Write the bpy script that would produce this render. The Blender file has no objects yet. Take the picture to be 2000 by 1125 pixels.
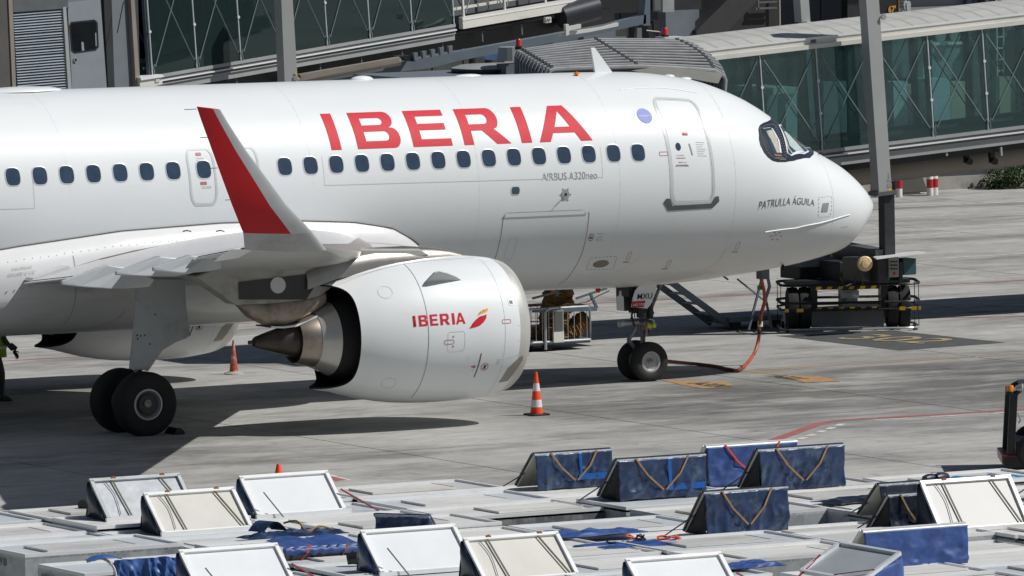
import bpy, bmesh, math, random
import numpy as np
from mathutils import Vector, Matrix, noise
random.seed(7)
C = bpy.context.scene.collection
SC = bpy.context.scene
PI = math.pi
# ------------------------------------------------------------------ camera
# world: metres, +X = direction the airliner points, -Y = its right-hand side (towards the camera), +Z up
CAM_F, CAM_P = 16177.543, (-82.337, -137.161, 13.633)
YAW, PITCH, ROLL = .49736, .07499, -.01572
fw = Vector((math.sin(YAW)*math.cos(PITCH), math.cos(YAW)*math.cos(PITCH), -math.sin(PITCH)))
r0 = Vector((math.cos(YAW), -math.sin(YAW), 0)); u0 = r0.cross(fw)
rt = r0*math.cos(ROLL)+u0*math.sin(ROLL); up = -r0*math.sin(ROLL)+u0*math.cos(ROLL)
cd = bpy.data.cameras.new('camera'); cam = bpy.data.objects.new('camera', cd); C.objects.link(cam)
M = Matrix((rt, up, -fw)).transposed().to_4x4(); M.translation = Vector(CAM_P)
cam.matrix_world = M
cd.sensor_width = 36; cd.lens = CAM_F/2000*36; cd.clip_start = 1; cd.clip_end = 3000
SC.camera = cam
SC.render.resolution_x = 1024; SC.render.resolution_y = 576
# ------------------------------------------------------------------ sky and sun
SUN = Vector((.75, -.50, 1.0)).normalized()
w = bpy.data.worlds.new('World'); SC.world = w; w.use_nodes = True
nt = w.node_tree; bg = nt.nodes['Background']
sky = nt.nodes.new('ShaderNodeTexSky'); sky.sky_type = 'NISHITA'; sky.sun_disc = False
sky.sun_elevation = math.asin(SUN.z); sky.sun_rotation = math.atan2(SUN.x, SUN.y)
sky.air_density = 1.0; sky.dust_density = 1.2
nt.links.new(sky.outputs[0], bg.inputs[0]); bg.inputs[1].default_value = .05
sl = bpy.data.lights.new('sun', 'SUN'); sl.energy = 4.9; sl.angle = math.radians(.53); sl.color = (1, .975, .935)
so = bpy.data.objects.new('sun', sl); C.objects.link(so)
so.rotation_euler = SUN.to_track_quat('Z', 'Y').to_euler()
SC.view_settings.view_transform = 'Standard'; SC.view_settings.look = 'None'
SC.view_settings.gamma = 1; SC.view_settings.use_curve_mapping = False
SC.view_settings.exposure = -.33
# ------------------------------------------------------------------ materials
MATS = {}
def mat(name, col, rough=.5, metal=0., var=.12, scale=3., bump=0., bscale=40., coat=0., spec=None, dirt=None, dscale=1.2, dlo=.5, dhi=.7,
        stretch=(1, 1, 1), obj=False, trans=None, rvar=.1):
    if name in MATS: return MATS[name]
    m = bpy.data.materials.new(name); m.use_nodes = True; nt = m.node_tree; N = nt.nodes; L = nt.links
    b = N['Principled BSDF']; b.inputs['Roughness'].default_value = rough; b.inputs['Metallic'].default_value = metal
    if coat: b.inputs['Coat Weight'].default_value = coat; b.inputs['Coat Roughness'].default_value = .04
    if spec is not None: b.inputs['Specular IOR Level'].default_value = spec
    geo = N.new('ShaderNodeNewGeometry'); tc = N.new('ShaderNodeTexCoord')
    mp = N.new('ShaderNodeMapping'); mp.inputs['Scale'].default_value = stretch
    L.new(tc.outputs['Object'] if obj else geo.outputs['Position'], mp.inputs[0])
    ns = N.new('ShaderNodeTexNoise'); ns.inputs['Scale'].default_value = scale; ns.inputs['Detail'].default_value = 6; ns.inputs['Roughness'].default_value = .62
    L.new(mp.outputs[0], ns.inputs[0])
    rp = N.new('ShaderNodeMapRange'); rp.inputs[1].default_value = .3; rp.inputs[2].default_value = .7
    rp.inputs[3].default_value = 1-var; rp.inputs[4].default_value = 1+var; L.new(ns.outputs[0], rp.inputs[0])
    mx = N.new('ShaderNodeMix'); mx.data_type = 'RGBA'; mx.blend_type = 'MULTIPLY'; mx.inputs[0].default_value = 1
    mx.inputs[6].default_value = (*col, 1); L.new(rp.outputs[0], mx.inputs[7])
    out = mx.outputs[2]
    if dirt:
        n2 = N.new('ShaderNodeTexNoise'); n2.inputs['Scale'].default_value = dscale; n2.inputs['Detail'].default_value = 8; n2.inputs['Roughness'].default_value = .7
        L.new(mp.outputs[0], n2.inputs[0])
        r2 = N.new('ShaderNodeMapRange'); r2.inputs[1].default_value = dlo; r2.inputs[2].default_value = dhi; L.new(n2.outputs[0], r2.inputs[0])
        m2 = N.new('ShaderNodeMix'); m2.data_type = 'RGBA'; L.new(r2.outputs[0], m2.inputs[0]); L.new(out, m2.inputs[6]); m2.inputs[7].default_value = (*dirt, 1)
        out = m2.outputs[2]
    L.new(out, b.inputs['Base Color'])
    if rvar:
        rr = N.new('ShaderNodeMapRange'); rr.inputs[3].default_value = max(.02, rough-rvar*.5); rr.inputs[4].default_value = min(1, rough+rvar*.5)
        L.new(ns.outputs[0], rr.inputs[0]); L.new(rr.outputs[0], b.inputs['Roughness'])
    if bump:
        nb = N.new('ShaderNodeTexNoise'); nb.inputs['Scale'].default_value = bscale; nb.inputs['Detail'].default_value = 4
        L.new(mp.outputs[0], nb.inputs[0]); bp = N.new('ShaderNodeBump'); bp.inputs['Strength'].default_value = bump; bp.inputs['Distance'].default_value = .02
        L.new(nb.outputs[0], bp.inputs['Height']); L.new(bp.outputs[0], b.inputs['Normal'])
    MATS[name] = m; return m
def glassmat(name, tint, rough=.02, gl=.12):
    m = bpy.data.materials.new(name); m.use_nodes = True; nt = m.node_tree; N = nt.nodes; L = nt.links
    N.remove(N['Principled BSDF']); o = N['Material Output']
    t = N.new('ShaderNodeBsdfTransparent'); t.inputs[0].default_value = (*tint, 1)
    g = N.new('ShaderNodeBsdfGlossy'); g.inputs['Roughness'].default_value = rough; g.inputs[0].default_value = (.8, .95, .95, 1)
    f = N.new('ShaderNodeFresnel'); f.inputs[0].default_value = 1.5
    df = N.new('ShaderNodeBsdfDiffuse'); df.inputs[0].default_value = (.10, .185, .185, 1)
    mx0 = N.new('ShaderNodeMixShader'); mx0.inputs[0].default_value = gl; L.new(t.outputs[0], mx0.inputs[1]); L.new(df.outputs[0], mx0.inputs[2])
    mx = N.new('ShaderNodeMixShader'); L.new(f.outputs[0], mx.inputs[0]); L.new(mx0.outputs[0], mx.inputs[1]); L.new(g.outputs[0], mx.inputs[2]); L.new(mx.outputs[0], o.inputs[0])
    MATS[name] = m; return m
def emit(name, col, s):
    m = bpy.data.materials.new(name); m.use_nodes = True; b = m.node_tree.nodes['Principled BSDF']
    b.inputs['Base Color'].default_value = (*col, 1); b.inputs['Emission Color'].default_value = (*col, 1); b.inputs['Emission Strength'].default_value = s
    MATS[name] = m; return m
white = mat('aircraft_white_paint', (.76, .79, .80), .42, spec=.3, bump=.05, bscale=1.1, coat=.35, var=.018, scale=1.2, rvar=.06, dirt=(.70, .69, .66), dscale=.9, dlo=.60, dhi=.90, stretch=(.6, 1, 1.6))
whiteb = mat('belly_fairing_paint', (.72, .73, .73), .3, coat=.25, var=.04, scale=1.5, dirt=(.50, .48, .44), dscale=1.0, dlo=.55, dhi=.85, stretch=(.5, 1, 1.5))
greyw = mat('wing_grey_paint', (.42, .43, .43), .38, var=.05, scale=1.5, dirt=(.28, .27, .25), dscale=1.3, dlo=.55, dhi=.8)
greyl = mat('light_grey_paint', (.56, .57, .58), .35, var=.03)
redp = mat('livery_red', (.62, .016, .035), .55, spec=.25, var=.04, scale=2)
redw = mat('winglet_red', (.50, .012, .018), .5, spec=.3, var=.05, scale=2)
yelp = mat('livery_yellow', (.80, .42, .04), .35, var=.03)
silver = mat('bare_aluminium', (.36, .34, .31), .34, metal=.85, var=.1, scale=2.2, dirt=(.30, .25, .2), dscale=1.2, dlo=.55, dhi=.85)
silverl = mat('winglet_aluminium', (.50, .52, .53), .35, metal=.35, var=.05)
titan = mat('exhaust_metal', (.40, .36, .32), .34, metal=.85, var=.15, scale=3, dirt=(.16, .11, .07), dscale=1.5, dlo=.45, dhi=.75)
titanl = mat('core_cowl_metal', (.56, .55, .53), .3, metal=.6, var=.06, scale=2)
plugm = mat('burnt_brown_metal', (.078, .066, .057), .4, metal=.7, var=.2, scale=4)
burnt = mat('scorched_fairing', (.34, .29, .24), .42, metal=.35, var=.2, scale=3, dirt=(.12, .075, .045), dscale=2.2, dlo=.5, dhi=.7)
blackm = mat('black_duct', (.006, .006, .007), .7, var=.1)
dgrey = mat('dark_grey_panel', (.035, .036, .036), .5, var=.1)
line = mat('panel_line_grey', (.27, .27, .27), .6, var=.1)
line2 = mat('soft_panel_line', (.60, .61, .61), .5, var=.05)
ring = mat('door_outline_grey', (.55, .58, .59), .35, var=.03)
scuffm = mat('scuff_plate', (.13, .14, .14), .45, metal=.3, var=.15)
txtg = mat('lettering_grey', (.13, .13, .15), .5, var=.03)
txtl = mat('lettering_light_grey', (.36, .36, .35), .5, var=.03)
txtk = mat('lettering_black', (.012, .012, .013), .5, var=.05)
txtr = mat('lettering_red', (.50, .16, .16), .5, var=.05)
badgem = mat('badge_blue', (.34, .38, .72), .7, spec=.1, var=.1)
winm = mat('cabin_window', (.035, .058, .10), .08, var=.2, scale=5, coat=.5)
wframe = mat('window_surround', (.62, .64, .66), .3, var=.03)
cockm = mat('cockpit_mask', (.012, .018, .032), .28, coat=.4, var=.1)
cockg = mat('cockpit_glass', (.03, .06, .09), .04, coat=1, var=.3, scale=3)
visor = mat('cockpit_interior', (.40, .39, .35), .6, var=.25, scale=8)
visor2 = mat('folded_sunshade', (.42, .50, .50), .5, var=.35, scale=25, stretch=(1, 1, 4))
brass = mat('orange_brown_trim', (.35, .13, .05), .5)
rivet = mat('steel_rivet', (.5, .5, .5), .35, metal=.8)
tyre = mat('tyre_rubber', (.013, .013, .014), .75, var=.2, scale=8, bump=.3, bscale=30)
wheelm = mat('wheel_grey', (.40, .42, .43), .4, metal=.3, var=.1)
wheeld = mat('wheel_dark', (.05, .05, .05), .5, metal=.4, var=.2)
strutm = mat('landing_gear_grey', (.23, .24, .24), .4, metal=.3, var=.3, scale=9, dirt=(.05, .05, .05), dscale=5, dlo=.5, dhi=.7)
chrome = mat('chrome', (.7, .7, .7), .12, metal=1)
darkm = mat('dark_steel', (.028, .03, .033), .5, metal=.2, var=.25, scale=5)
blackp = mat('black_paint', (.012, .012, .013), .45, var=.3, scale=4)
yellowm = mat('hazard_yellow', (.62, .36, .02), .5, var=.15, scale=6)
cream = mat('cream_plastic', (.70, .54, .28), .45, var=.08)
steelp = mat('steel_panel', (.26, .26, .24), .4, metal=.4, var=.1)
redl = mat('red_lamp', (.65, .02, .01), .2, coat=1, var=.05)
orangel = mat('orange_lamp', (.80, .25, .01), .2, coat=1, var=.05)
coneo = mat('cone_orange', (.85, .07, .012), .5, var=.08, scale=12, obj=True)
coneold = mat('faded_cone_orange', (.42, .07, .03), .7, var=.25, scale=10, dirt=(.42, .38, .33), dscale=5, dlo=.5, dhi=.62)
conew = mat('cone_reflective_white', (.75, .74, .72), .4, var=.12, scale=20)
jbw = mat('jetbridge_white', (.66, .65, .60), .45, var=.06, scale=1.5, dirt=(.42, .40, .36), dscale=2, dlo=.58, dhi=.8, stretch=(.4, 1, 1))
jbg = mat('jetbridge_grey', (.33, .34, .34), .45, var=.08, scale=2)
jbd = mat('jetbridge_dark_steel', (.10, .11, .12), .5, var=.15, scale=2)
jbb = mat('jetbridge_blue_grey', (.12, .15, .185), .5, var=.1, scale=2)
jbl = mat('jetbridge_grey_blue_cladding', (.15, .175, .205), .5, var=.08, scale=2)
ducm = mat('brown_duct', (.24, .21, .18), .6, var=.1, scale=1.5)
rod = mat('tie_rod_steel', (.62, .68, .68), .4)
bellow = mat('bellows_grey', (.028, .029, .031), .6, var=.2, scale=4)
belhoop = mat('bellows_hoop', (.27, .28, .29), .45, var=.2, scale=3)
shut = mat('shutter_blue_grey', (.30, .35, .40), .45, metal=.2, var=.08)
navy = mat('terminal_navy', (.055, .065, .085), .6, var=.12, scale=.6)  # shade on the wall is put into this dark base colour
navyl = mat('terminal_slate', (.15, .17, .20), .6, var=.08, scale=.5)  # paler tone, also carries the sunlit look of the upper-right wall
concr = mat('concrete_panel', (.34, .33, .30), .8, var=.12, scale=1.2, dirt=(.2, .19, .17), dscale=.8, bump=.2)
beige = mat('beige_render', (.42, .39, .30), .8, var=.08, scale=.8)
teal = glassmat('teal_glass', (.70, .84, .83), gl=.11)
teald = glassmat('dark_teal_glass', (.52, .72, .70), gl=.14)
darkglass = mat('dark_window', (.01, .012, .014), .06, coat=.5, var=.2)
ulda = mat('container_aluminium', (.60, .60, .575), .45, metal=.1, var=.07, scale=2.2, dirt=(.33, .31, .28), dscale=1.3, dlo=.52, dhi=.85, bump=.15, bscale=14, stretch=(.6, 1.6, 1))
uldw = mat('container_pale_roof', (.68, .675, .65), .5, metal=.0, var=.06, scale=2, dirt=(.40, .38, .34), dscale=1.1, dlo=.5, dhi=.85, stretch=(.6, 1.6, 1))
uldb = mat('container_bluish_roof', (.58, .62, .65), .42, metal=.1, var=.05, scale=2, dirt=(.38, .38, .37), dscale=1.4, dlo=.55, dhi=.85)
uldf = mat('container_edge_rail', (.76, .77, .77), .4, metal=.05, var=.05)
uldd = mat('container_side', (.46, .49, .50), .45, metal=.25, var=.12, scale=2.5, dirt=(.18, .19, .2), dscale=2, dlo=.5, dhi=.75)
doorw = mat('door_sheet_white', (.72, .745, .76), .35, var=.03, scale=2)
doorc = mat('door_sheet_cream', (.60, .59, .535), .45, var=.05, scale=2)
doors = mat('door_sheet_silver', (.62, .65, .68), .3, metal=.35, var=.08, scale=5, bump=.25, bscale=6)
tarpd = mat('tarpaulin_dark_blue', (.022, .042, .10), .32, var=.4, scale=6, dirt=(.10, .15, .22), dscale=3.5, dlo=.52, dhi=.72, bump=.35, bscale=9)
tarpb = mat('tarpaulin_bright_blue', (.026, .07, .24), .52, var=.3, scale=5, dirt=(.07, .12, .27), dscale=2.5, dlo=.5, dhi=.75, bump=.2, bscale=6)
tarpn = mat('tarpaulin_navy', (.012, .018, .035), .4, var=.4, scale=6, bump=.3, bscale=8)
tarpc = mat('tarpaulin_cyan', (.02, .19, .42), .3, var=.2, scale=6, bump=.6, bscale=9)
tape = mat('blue_repair_tape', (.01, .10, .40), .35, var=.15)
strapt = mat('tan_strap', (.30, .18, .08), .7, var=.2, scale=20)
strapg = mat('olive_strap', (.11, .11, .07), .7, var=.2, scale=20)
strapr = mat('dark_red_strap', (.25, .02, .03), .6, var=.15)
strapo = mat('orange_red_strap', (.75, .07, .02), .6, var=.1)
strapk = mat('grey_strap', (.10, .10, .11), .7)
hose = mat('orange_cable', (.42, .07, .025), .5, var=.2, scale=6, dirt=(.06, .02, .015), dscale=3, dlo=.5, dhi=.6)
hosed = mat('dark_cable', (.03, .02, .02), .6)
brownh = mat('brown_air_hose', (.17, .085, .02), .7, var=.3, scale=5, bump=.6, bscale=14)
galv = mat('galvanised_tube', (.42, .44, .45), .4, metal=.5, var=.1)
cartb = mat('cart_blue_grey', (.09, .12, .15), .5, var=.15)
markr = mat('marking_red', (.36, .10, .10), .8, var=.2, scale=5, dirt=(.27, .2, .18), dscale=4, dlo=.5, dhi=.7)
markw = mat('marking_white', (.62, .62, .60), .8, var=.15, scale=5, dirt=(.28, .28, .27), dscale=4, dlo=.5, dhi=.7)
marky = mat('marking_orange', (.42, .24, .08), .8, var=.15, scale=5, dirt=(.22, .2, .17), dscale=4, dlo=.48, dhi=.62)
markd = mat('marking_dark_backing', (.075, .08, .08), .8, var=.2, scale=3)
hivis = mat('hi_vis_vest', (.32, .52, .02), .7, var=.1)
clothg = mat('grey_workwear', (.07, .075, .085), .8, var=.15)
skin = mat('skin', (.30, .16, .10), .55, var=.05)
hairm = mat('dark_hair', (.015, .01, .008), .6)
tugr = mat('tug_dark_red', (.13, .012, .012), .4, coat=.2, var=.15)
leaf = mat('bush_leaf', (.05, .09, .025), .6, var=.35, scale=9)
boltr = mat('bollard_red', (.42, .02, .02), .45, var=.08)
boltw = mat('bollard_white', (.68, .68, .66), .5, var=.08)
warnb = mat('warning_yellow', (.75, .45, .05), .5)
# apron concrete: base, streaks, stains
def concrete():
    m = bpy.data.materials.new('apron_concrete'); m.use_nodes = True; nt = m.node_tree; N = nt.nodes; L = nt.links; b = N['Principled BSDF']
    b.inputs['Roughness'].default_value = .85; b.inputs['Specular IOR Level'].default_value = .25
    g = N.new('ShaderNodeNewGeometry')
    def noise(sc, st, det=6, ro=.6, rot=0):
        mp = N.new('ShaderNodeMapping'); mp.inputs['Scale'].default_value = st; mp.inputs['Rotation'].default_value = (0, 0, rot); L.new(g.outputs['Position'], mp.inputs[0])
        n = N.new('ShaderNodeTexNoise'); n.inputs['Scale'].default_value = sc; n.inputs['Detail'].default_value = det; n.inputs['Roughness'].default_value = ro
        L.new(mp.outputs[0], n.inputs[0]); return n.outputs[0]
    def rng(x, a, b_, c, d):
        r = N.new('ShaderNodeMapRange'); r.inputs[1].default_value = a; r.inputs[2].default_value = b_; r.inputs[3].default_value = c; r.inputs[4].default_value = d; L.new(x, r.inputs[0]); return r.outputs[0]
    def mul(a, b_, col=False):
        k = N.new('ShaderNodeMath'); k.operation = 'MULTIPLY'; L.new(a, k.inputs[0]); L.new(b_, k.inputs[1]); return k.outputs[0]
    v = rng(noise(.30, (1, 1, 1), 8, .7), .32, .68, .80, 1.12)
    v = mul(v, rng(noise(2.5, (.5, 1.3, 1), 8, .75), .32, .68, .80, 1.14))
    v = mul(v, rng(noise(22, (1, 1, 1), 3, .6), .3, .7, .93, 1.06))
    st = rng(noise(.32, (.45, 1.0, 1), 8, .72), .48, .64, 1, .50)     # tyre and oil streaks
    v = mul(v, st)
    st2 = rng(noise(1.3, (1.0, .5, 1), 5, .75, .5), .60, .72, 1, .60)
    v = mul(v, st2)
    # darker worn lane where the nose wheels and tugs run
    sep = N.new('ShaderNodeSeparateXYZ'); L.new(g.outputs['Position'], sep.inputs[0])
    lane = N.new('ShaderNodeMath'); lane.operation = 'ABSOLUTE'; sh = N.new('ShaderNodeMath'); sh.operation = 'ADD'; sh.inputs[1].default_value = 4.6
    L.new(sep.outputs[1], sh.inputs[0]); L.new(sh.outputs[0], lane.inputs[0])
    ln = rng(lane.outputs[0], 1.0, 9.0, 1, 0); ln2 = rng(noise(.5, (.5, 1.5, 1), 7, .7), .36, .56, .15, 1)
    xs = rng(sep.outputs[0], -13, -7, 0, 1); k1 = mul(mul(ln, ln2), xs)
    v = mul(v, rng(k1, 0, .8, 1, .42))
    mx = N.new('ShaderNodeMix'); mx.data_type = 'RGBA'; mx.blend_type = 'MULTIPLY'; mx.inputs[0].default_value = 1
    mx.inputs[6].default_value = (.425, .42, .40, 1); L.new(v, mx.inputs[7]); L.new(mx.outputs[2], b.inputs['Base Color'])
    bp = N.new('ShaderNodeBump'); bp.inputs['Strength'].default_value = .15; bp.inputs['Distance'].default_value = .01; L.new(noise(30, (1, 1, 1)), bp.inputs['Height']); L.new(bp.outputs[0], b.inputs['Normal'])
    return m
apronm = concrete()
jointm = mat('joint_sealant', (.05, .05, .05), .8)
# ------------------------------------------------------------------ building helpers
def tag(o, label=None, cat=None, group=None, kind=None):
    if label: o['label'] = label
    if cat: o['category'] = cat
    if group: o['group'] = group
    if kind: o['kind'] = kind
    return o
def empty(name, loc=(0, 0, 0), label=None, cat=None, group=None, rot=(0, 0, 0)):
    o = bpy.data.objects.new(name, None); o.empty_display_size = .2; C.objects.link(o); o.location = loc; o.rotation_euler = rot
    return tag(o, label, cat, group)
class MB:
    def __init__(s): s.v = []; s.f = []; s.mi = []; s.cur = 0
    def add(s, vs, fs):
        n = len(s.v); s.v += [tuple(q) for q in vs]; s.f += [tuple(n+i for i in f) for f in fs]; s.mi += [s.cur]*len(fs); return s
    def box(s, a, b):
        x0, y0, z0 = a; x1, y1, z1 = b
        return s.hexa([(x0, y0, z0), (x1, y0, z0), (x1, y1, z0), (x0, y1, z0), (x0, y0, z1), (x1, y0, z1), (x1, y1, z1), (x0, y1, z1)])
    def hexa(s, v): return s.add(v, [(0, 3, 2, 1), (4, 5, 6, 7), (0, 1, 5, 4), (1, 2, 6, 5), (2, 3, 7, 6), (3, 0, 4, 7)])
    def bar(s, a, b, w, h=None, upv=(0, 0, 1)):
        a = Vector(a); b = Vector(b); h = h or w; d = (b-a).normalized(); u = Vector(upv)
        if abs(d.dot(u)) > .98: u = Vector((1, 0, 0))
        x = d.cross(u).normalized()*w/2; y = x.cross(d).normalized()*h/2
        return s.hexa([a-x-y, a+x-y, b+x-y, b-x-y, a-x+y, a+x+y, b+x+y, b-x+y])
    def tube(s, pts, r, n=8, cap=True):
        pts = [Vector(q) for q in pts]; R = r if isinstance(r, (list, tuple)) else [r]*len(pts); N0 = len(s.v); pu = None
        vs = []
        for i, q in enumerate(pts):
            d = (pts[min(i+1, len(pts)-1)]-pts[max(i-1, 0)]).normalized()
            u = (pu - d*pu.dot(d)) if pu is not None else d.cross(Vector((0, 0, 1)) if abs(d.z) < .9 else Vector((1, 0, 0)))
            u.normalize(); pu = u; v = d.cross(u)
            vs += [q+(u*math.cos(2*PI*k/n)+v*math.sin(2*PI*k/n))*R[i] for k in range(n)]
        fs = []
        for i in range(len(pts)-1):
            for k in range(n): a = i*n+k; b = i*n+(k+1) % n; fs.append((a, b, b+n, a+n))
        if cap: fs.append(tuple(range(n-1, -1, -1))); fs.append(tuple((len(pts)-1)*n+k for k in range(n)))
        return s.add(vs, fs)
    def lathe(s, prof, axis=((0, 0, 0), (0, 0, 1)), n=24, cap=False):
        o = Vector(axis[0]); d = Vector(axis[1]).normalized(); u = d.cross(Vector((0, 0, 1)) if abs(d.z) < .9 else Vector((1, 0, 0))).normalized(); v = d.cross(u)
        vs = [o+d*h+(u*math.cos(2*PI*k/n)+v*math.sin(2*PI*k/n))*r for (h, r) in prof for k in range(n)]
        fs = [(i*n+k, i*n+(k+1) % n, (i+1)*n+(k+1) % n, (i+1)*n+k) for i in range(len(prof)-1) for k in range(n)]
        if cap: fs.append(tuple(range(n-1, -1, -1))); fs.append(tuple((len(prof)-1)*n+k for k in range(n)))
        return s.add(vs, fs)
    def prism(s, poly, axis, a, b):
        # poly: 2D points; axis 'x','y','z' extruded from a to b
        def P(q, t): return {'x': (t, q[0], q[1]), 'y': (q[0], t, q[1]), 'z': (q[0], q[1], t)}[axis]
        n = len(poly); vs = [P(q, a) for q in poly]+[P(q, b) for q in poly]
        return s.add(vs, [tuple(range(n)), tuple(range(2*n-1, n-1, -1))]+[(i, (i+1) % n, (i+1) % n+n, i+n) for i in range(n)])
    def mesh(s, name):
        me = bpy.data.meshes.new(name); me.from_pydata(s.v, [], s.f); me.update(); return me
    def build(s, name, m, parent=None, smooth=False, bevel=0, label=None, fix=True):
        me = s.mesh(name)
        ms = m if isinstance(m, (list, tuple)) else [m]
        for q in ms: me.materials.append(q)
        if len(ms) > 1: me.polygons.foreach_set('material_index', s.mi)
        if fix:
            bm = bmesh.new(); bm.from_mesh(me); bmesh.ops.recalc_face_normals(bm, faces=bm.faces); bm.to_mesh(me); bm.free()
        if smooth: me.polygons.foreach_set('use_smooth', [True]*len(me.polygons)); me.set_sharp_from_angle(angle=math.radians(38))
        o = bpy.data.objects.new(name, me); C.objects.link(o)
        if parent: o.parent = parent
        if bevel:
            md = o.modifiers.new('bevel', 'BEVEL'); md.width = bevel; md.segments = 2; md.limit_method = 'ANGLE'
        if label: o['label'] = label
        return o
def linkmesh(name, me, parent, loc=None, rot=None):
    o = bpy.data.objects.new(name, me); C.objects.link(o); o.parent = parent
    if loc: o.location = loc
    if rot: o.rotation_euler = rot
    return o
def copy_tree(o, parent=None):
    c = o.copy(); C.objects.link(c); c.parent = parent
    for ch in list(o.children): copy_tree(ch, c)
    return c
def grid(f, nu, nv, closeu=False):
    vs = [f(i/nu, j/nv) for i in range(nu+1) for j in range(nv+1)]
    fs = [(i*(nv+1)+j, i*(nv+1)+j+1, (i+1)*(nv+1)+j+1, (i+1)*(nv+1)+j) for i in range(nu) for j in range(nv)]
    return vs, fs
# flat shapes (outlines or text) laid onto a curved skin: fill, cut into a fine grid, then map
def shape_mesh(loops=None, text=None, size=1, font_shear=0, bold=0, xs=1, spacing=1):
    if text is not None:
        cu = bpy.data.curves.new('t', 'FONT'); cu.body = text; cu.size = size; cu.offset = bold; cu.shear = font_shear; cu.space_character = spacing
        cu.resolution_u = 3; cu.align_x = 'LEFT'
    else:
        cu = bpy.data.curves.new('t', 'CURVE'); cu.dimensions = '2D'; cu.fill_mode = 'BOTH'
        for lp in loops:
            sp = cu.splines.new('POLY'); sp.points.add(len(lp)-1)
            for i, q in enumerate(lp): sp.points[i].co = (q[0], q[1], 0, 1)
            sp.use_cyclic_u = True
    ob = bpy.data.objects.new('t', cu); C.objects.link(ob)
    dg = bpy.context.evaluated_depsgraph_get(); dg.update(); ev = ob.evaluated_get(dg); me = bpy.data.meshes.new_from_object(ev)
    bpy.data.objects.remove(ob); bpy.data.curves.remove(cu)
    bm = bmesh.new(); bm.from_mesh(me); bpy.data.meshes.remove(me)
    for v in bm.verts: v.co.x *= xs
    return bm
def wrap(name, bm, fn, m, parent, step=.12, off=.006, label=None):
    if len(bm.verts) == 0: bm.free(); return None
    for ax in (0, 1):
        lo = min(v.co[ax] for v in bm.verts); hi = max(v.co[ax] for v in bm.verts); k = math.floor(lo/step)+1
        while k*step < hi:
            co = [0, 0, 0]; co[ax] = k*step; no = [0, 0, 0]; no[ax] = 1
            bmesh.ops.bisect_plane(bm, geom=bm.verts[:]+bm.edges[:]+bm.faces[:], plane_co=co, plane_no=no); k += 1
    for v in bm.verts: v.co = fn(v.co.x, v.co.y, off)
    me = bpy.data.meshes.new(name); bm.to_mesh(me); bm.free(); me.materials.append(m); me.polygons.foreach_set('use_smooth', [True]*len(me.polygons))
    o = bpy.data.objects.new(name, me); C.objects.link(o); o.parent = parent
    if label: o['label'] = label
    return o
def rrect(x0, y0, x1, y1, r, n=5):
    P = []
    for cx, cy, a in ((x1-r, y1-r, 0), (x0+r, y1-r, 90), (x0+r, y0+r, 180), (x1-r, y0+r, 270)):
        for k in range(n+1): t = math.radians(a+90*k/n); P.append((cx+r*math.cos(t), cy+r*math.sin(t)))
    return P
def ell(cx, cy, rx, ry, n=20): return [(cx+rx*math.cos(2*PI*k/n), cy+ry*math.sin(2*PI*k/n)) for k in range(n)]
# point seen at photo pixel (u, v) (2000 x 1125) on the upright plane y=Y, or on the level plane z=Z: gives real positions at real depths
def ray(u, v): return fw+rt*((u-1000)/CAM_F)-up*((v-562.5)/CAM_F)
def at(u, v, Y): d = ray(u, v); return Vector(CAM_P)+d*((Y-CAM_P[1])/d.y)
def atz(u, v, Z=0.): d = ray(u, v); return Vector(CAM_P)+d*((Z-CAM_P[2])/d.z)
def settle(root):
    for ch in root.children: ch.matrix_parent_inverse = Matrix.Translation(root.location).inverted()
# ================================================================== SETTING: apron
base = MB(); base.box((-260, -180, -.5), (420, 420, -.02)); apron = base.build('apron', jointm); tag(apron, kind='structure')
SX, SY, GAP = 6.1, 6.1, .034
slab = MB(); slab.box((GAP/2, GAP/2, -.25), (SX-GAP/2, SY-GAP/2, 0)); slabme = slab.mesh('concrete_slab'); slabme.materials.append(apronm)
bmt = bmesh.new(); bmt.from_mesh(slabme); bmesh.ops.recalc_face_normals(bmt, faces=bmt.faces); bmt.to_mesh(slabme); bmt.free()
near = MB()
def sees(x, y):
    d = Vector((x, y, 0))-Vector(CAM_P); z = d.dot(fw)
    if z < 10: return False
    u = 1000+CAM_F*d.dot(rt)/z; v = 562.5-CAM_F*d.dot(up)/z
    return -260 < u < 2260 and 100 < v < 1500
cells = []
for i in range(-42, 68):
    for j in range(-29, 68):
        x = -9.5+SX*i; y = -3.6+SY*j
        (cells if (sees(x, y) or sees(x+SX, y) or sees(x, y+SY) or sees(x+SX, y+SY)) else near.v and [] or []).append((x, y))
        if not (sees(x, y) or sees(x+SX, y) or sees(x, y+SY) or sees(x+SX, y+SY)):
            near.box((x+GAP/2, y+GAP/2, -.019), (x+SX-GAP/2, y+SY-GAP/2, 0))
cells.sort(key=lambda c: c[1]-c[0]*.1)
for k, (x, y) in enumerate(cells):
    if k < 290: linkmesh('concrete_slab', slabme, apron, (x, y, 0))
    else: near.box((x+GAP/2, y+GAP/2, -.019), (x+SX-GAP/2, y+SY-GAP/2, 0))
tag(near.build('concrete_slab', apronm, apron, fix=False), kind='stuff')

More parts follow.
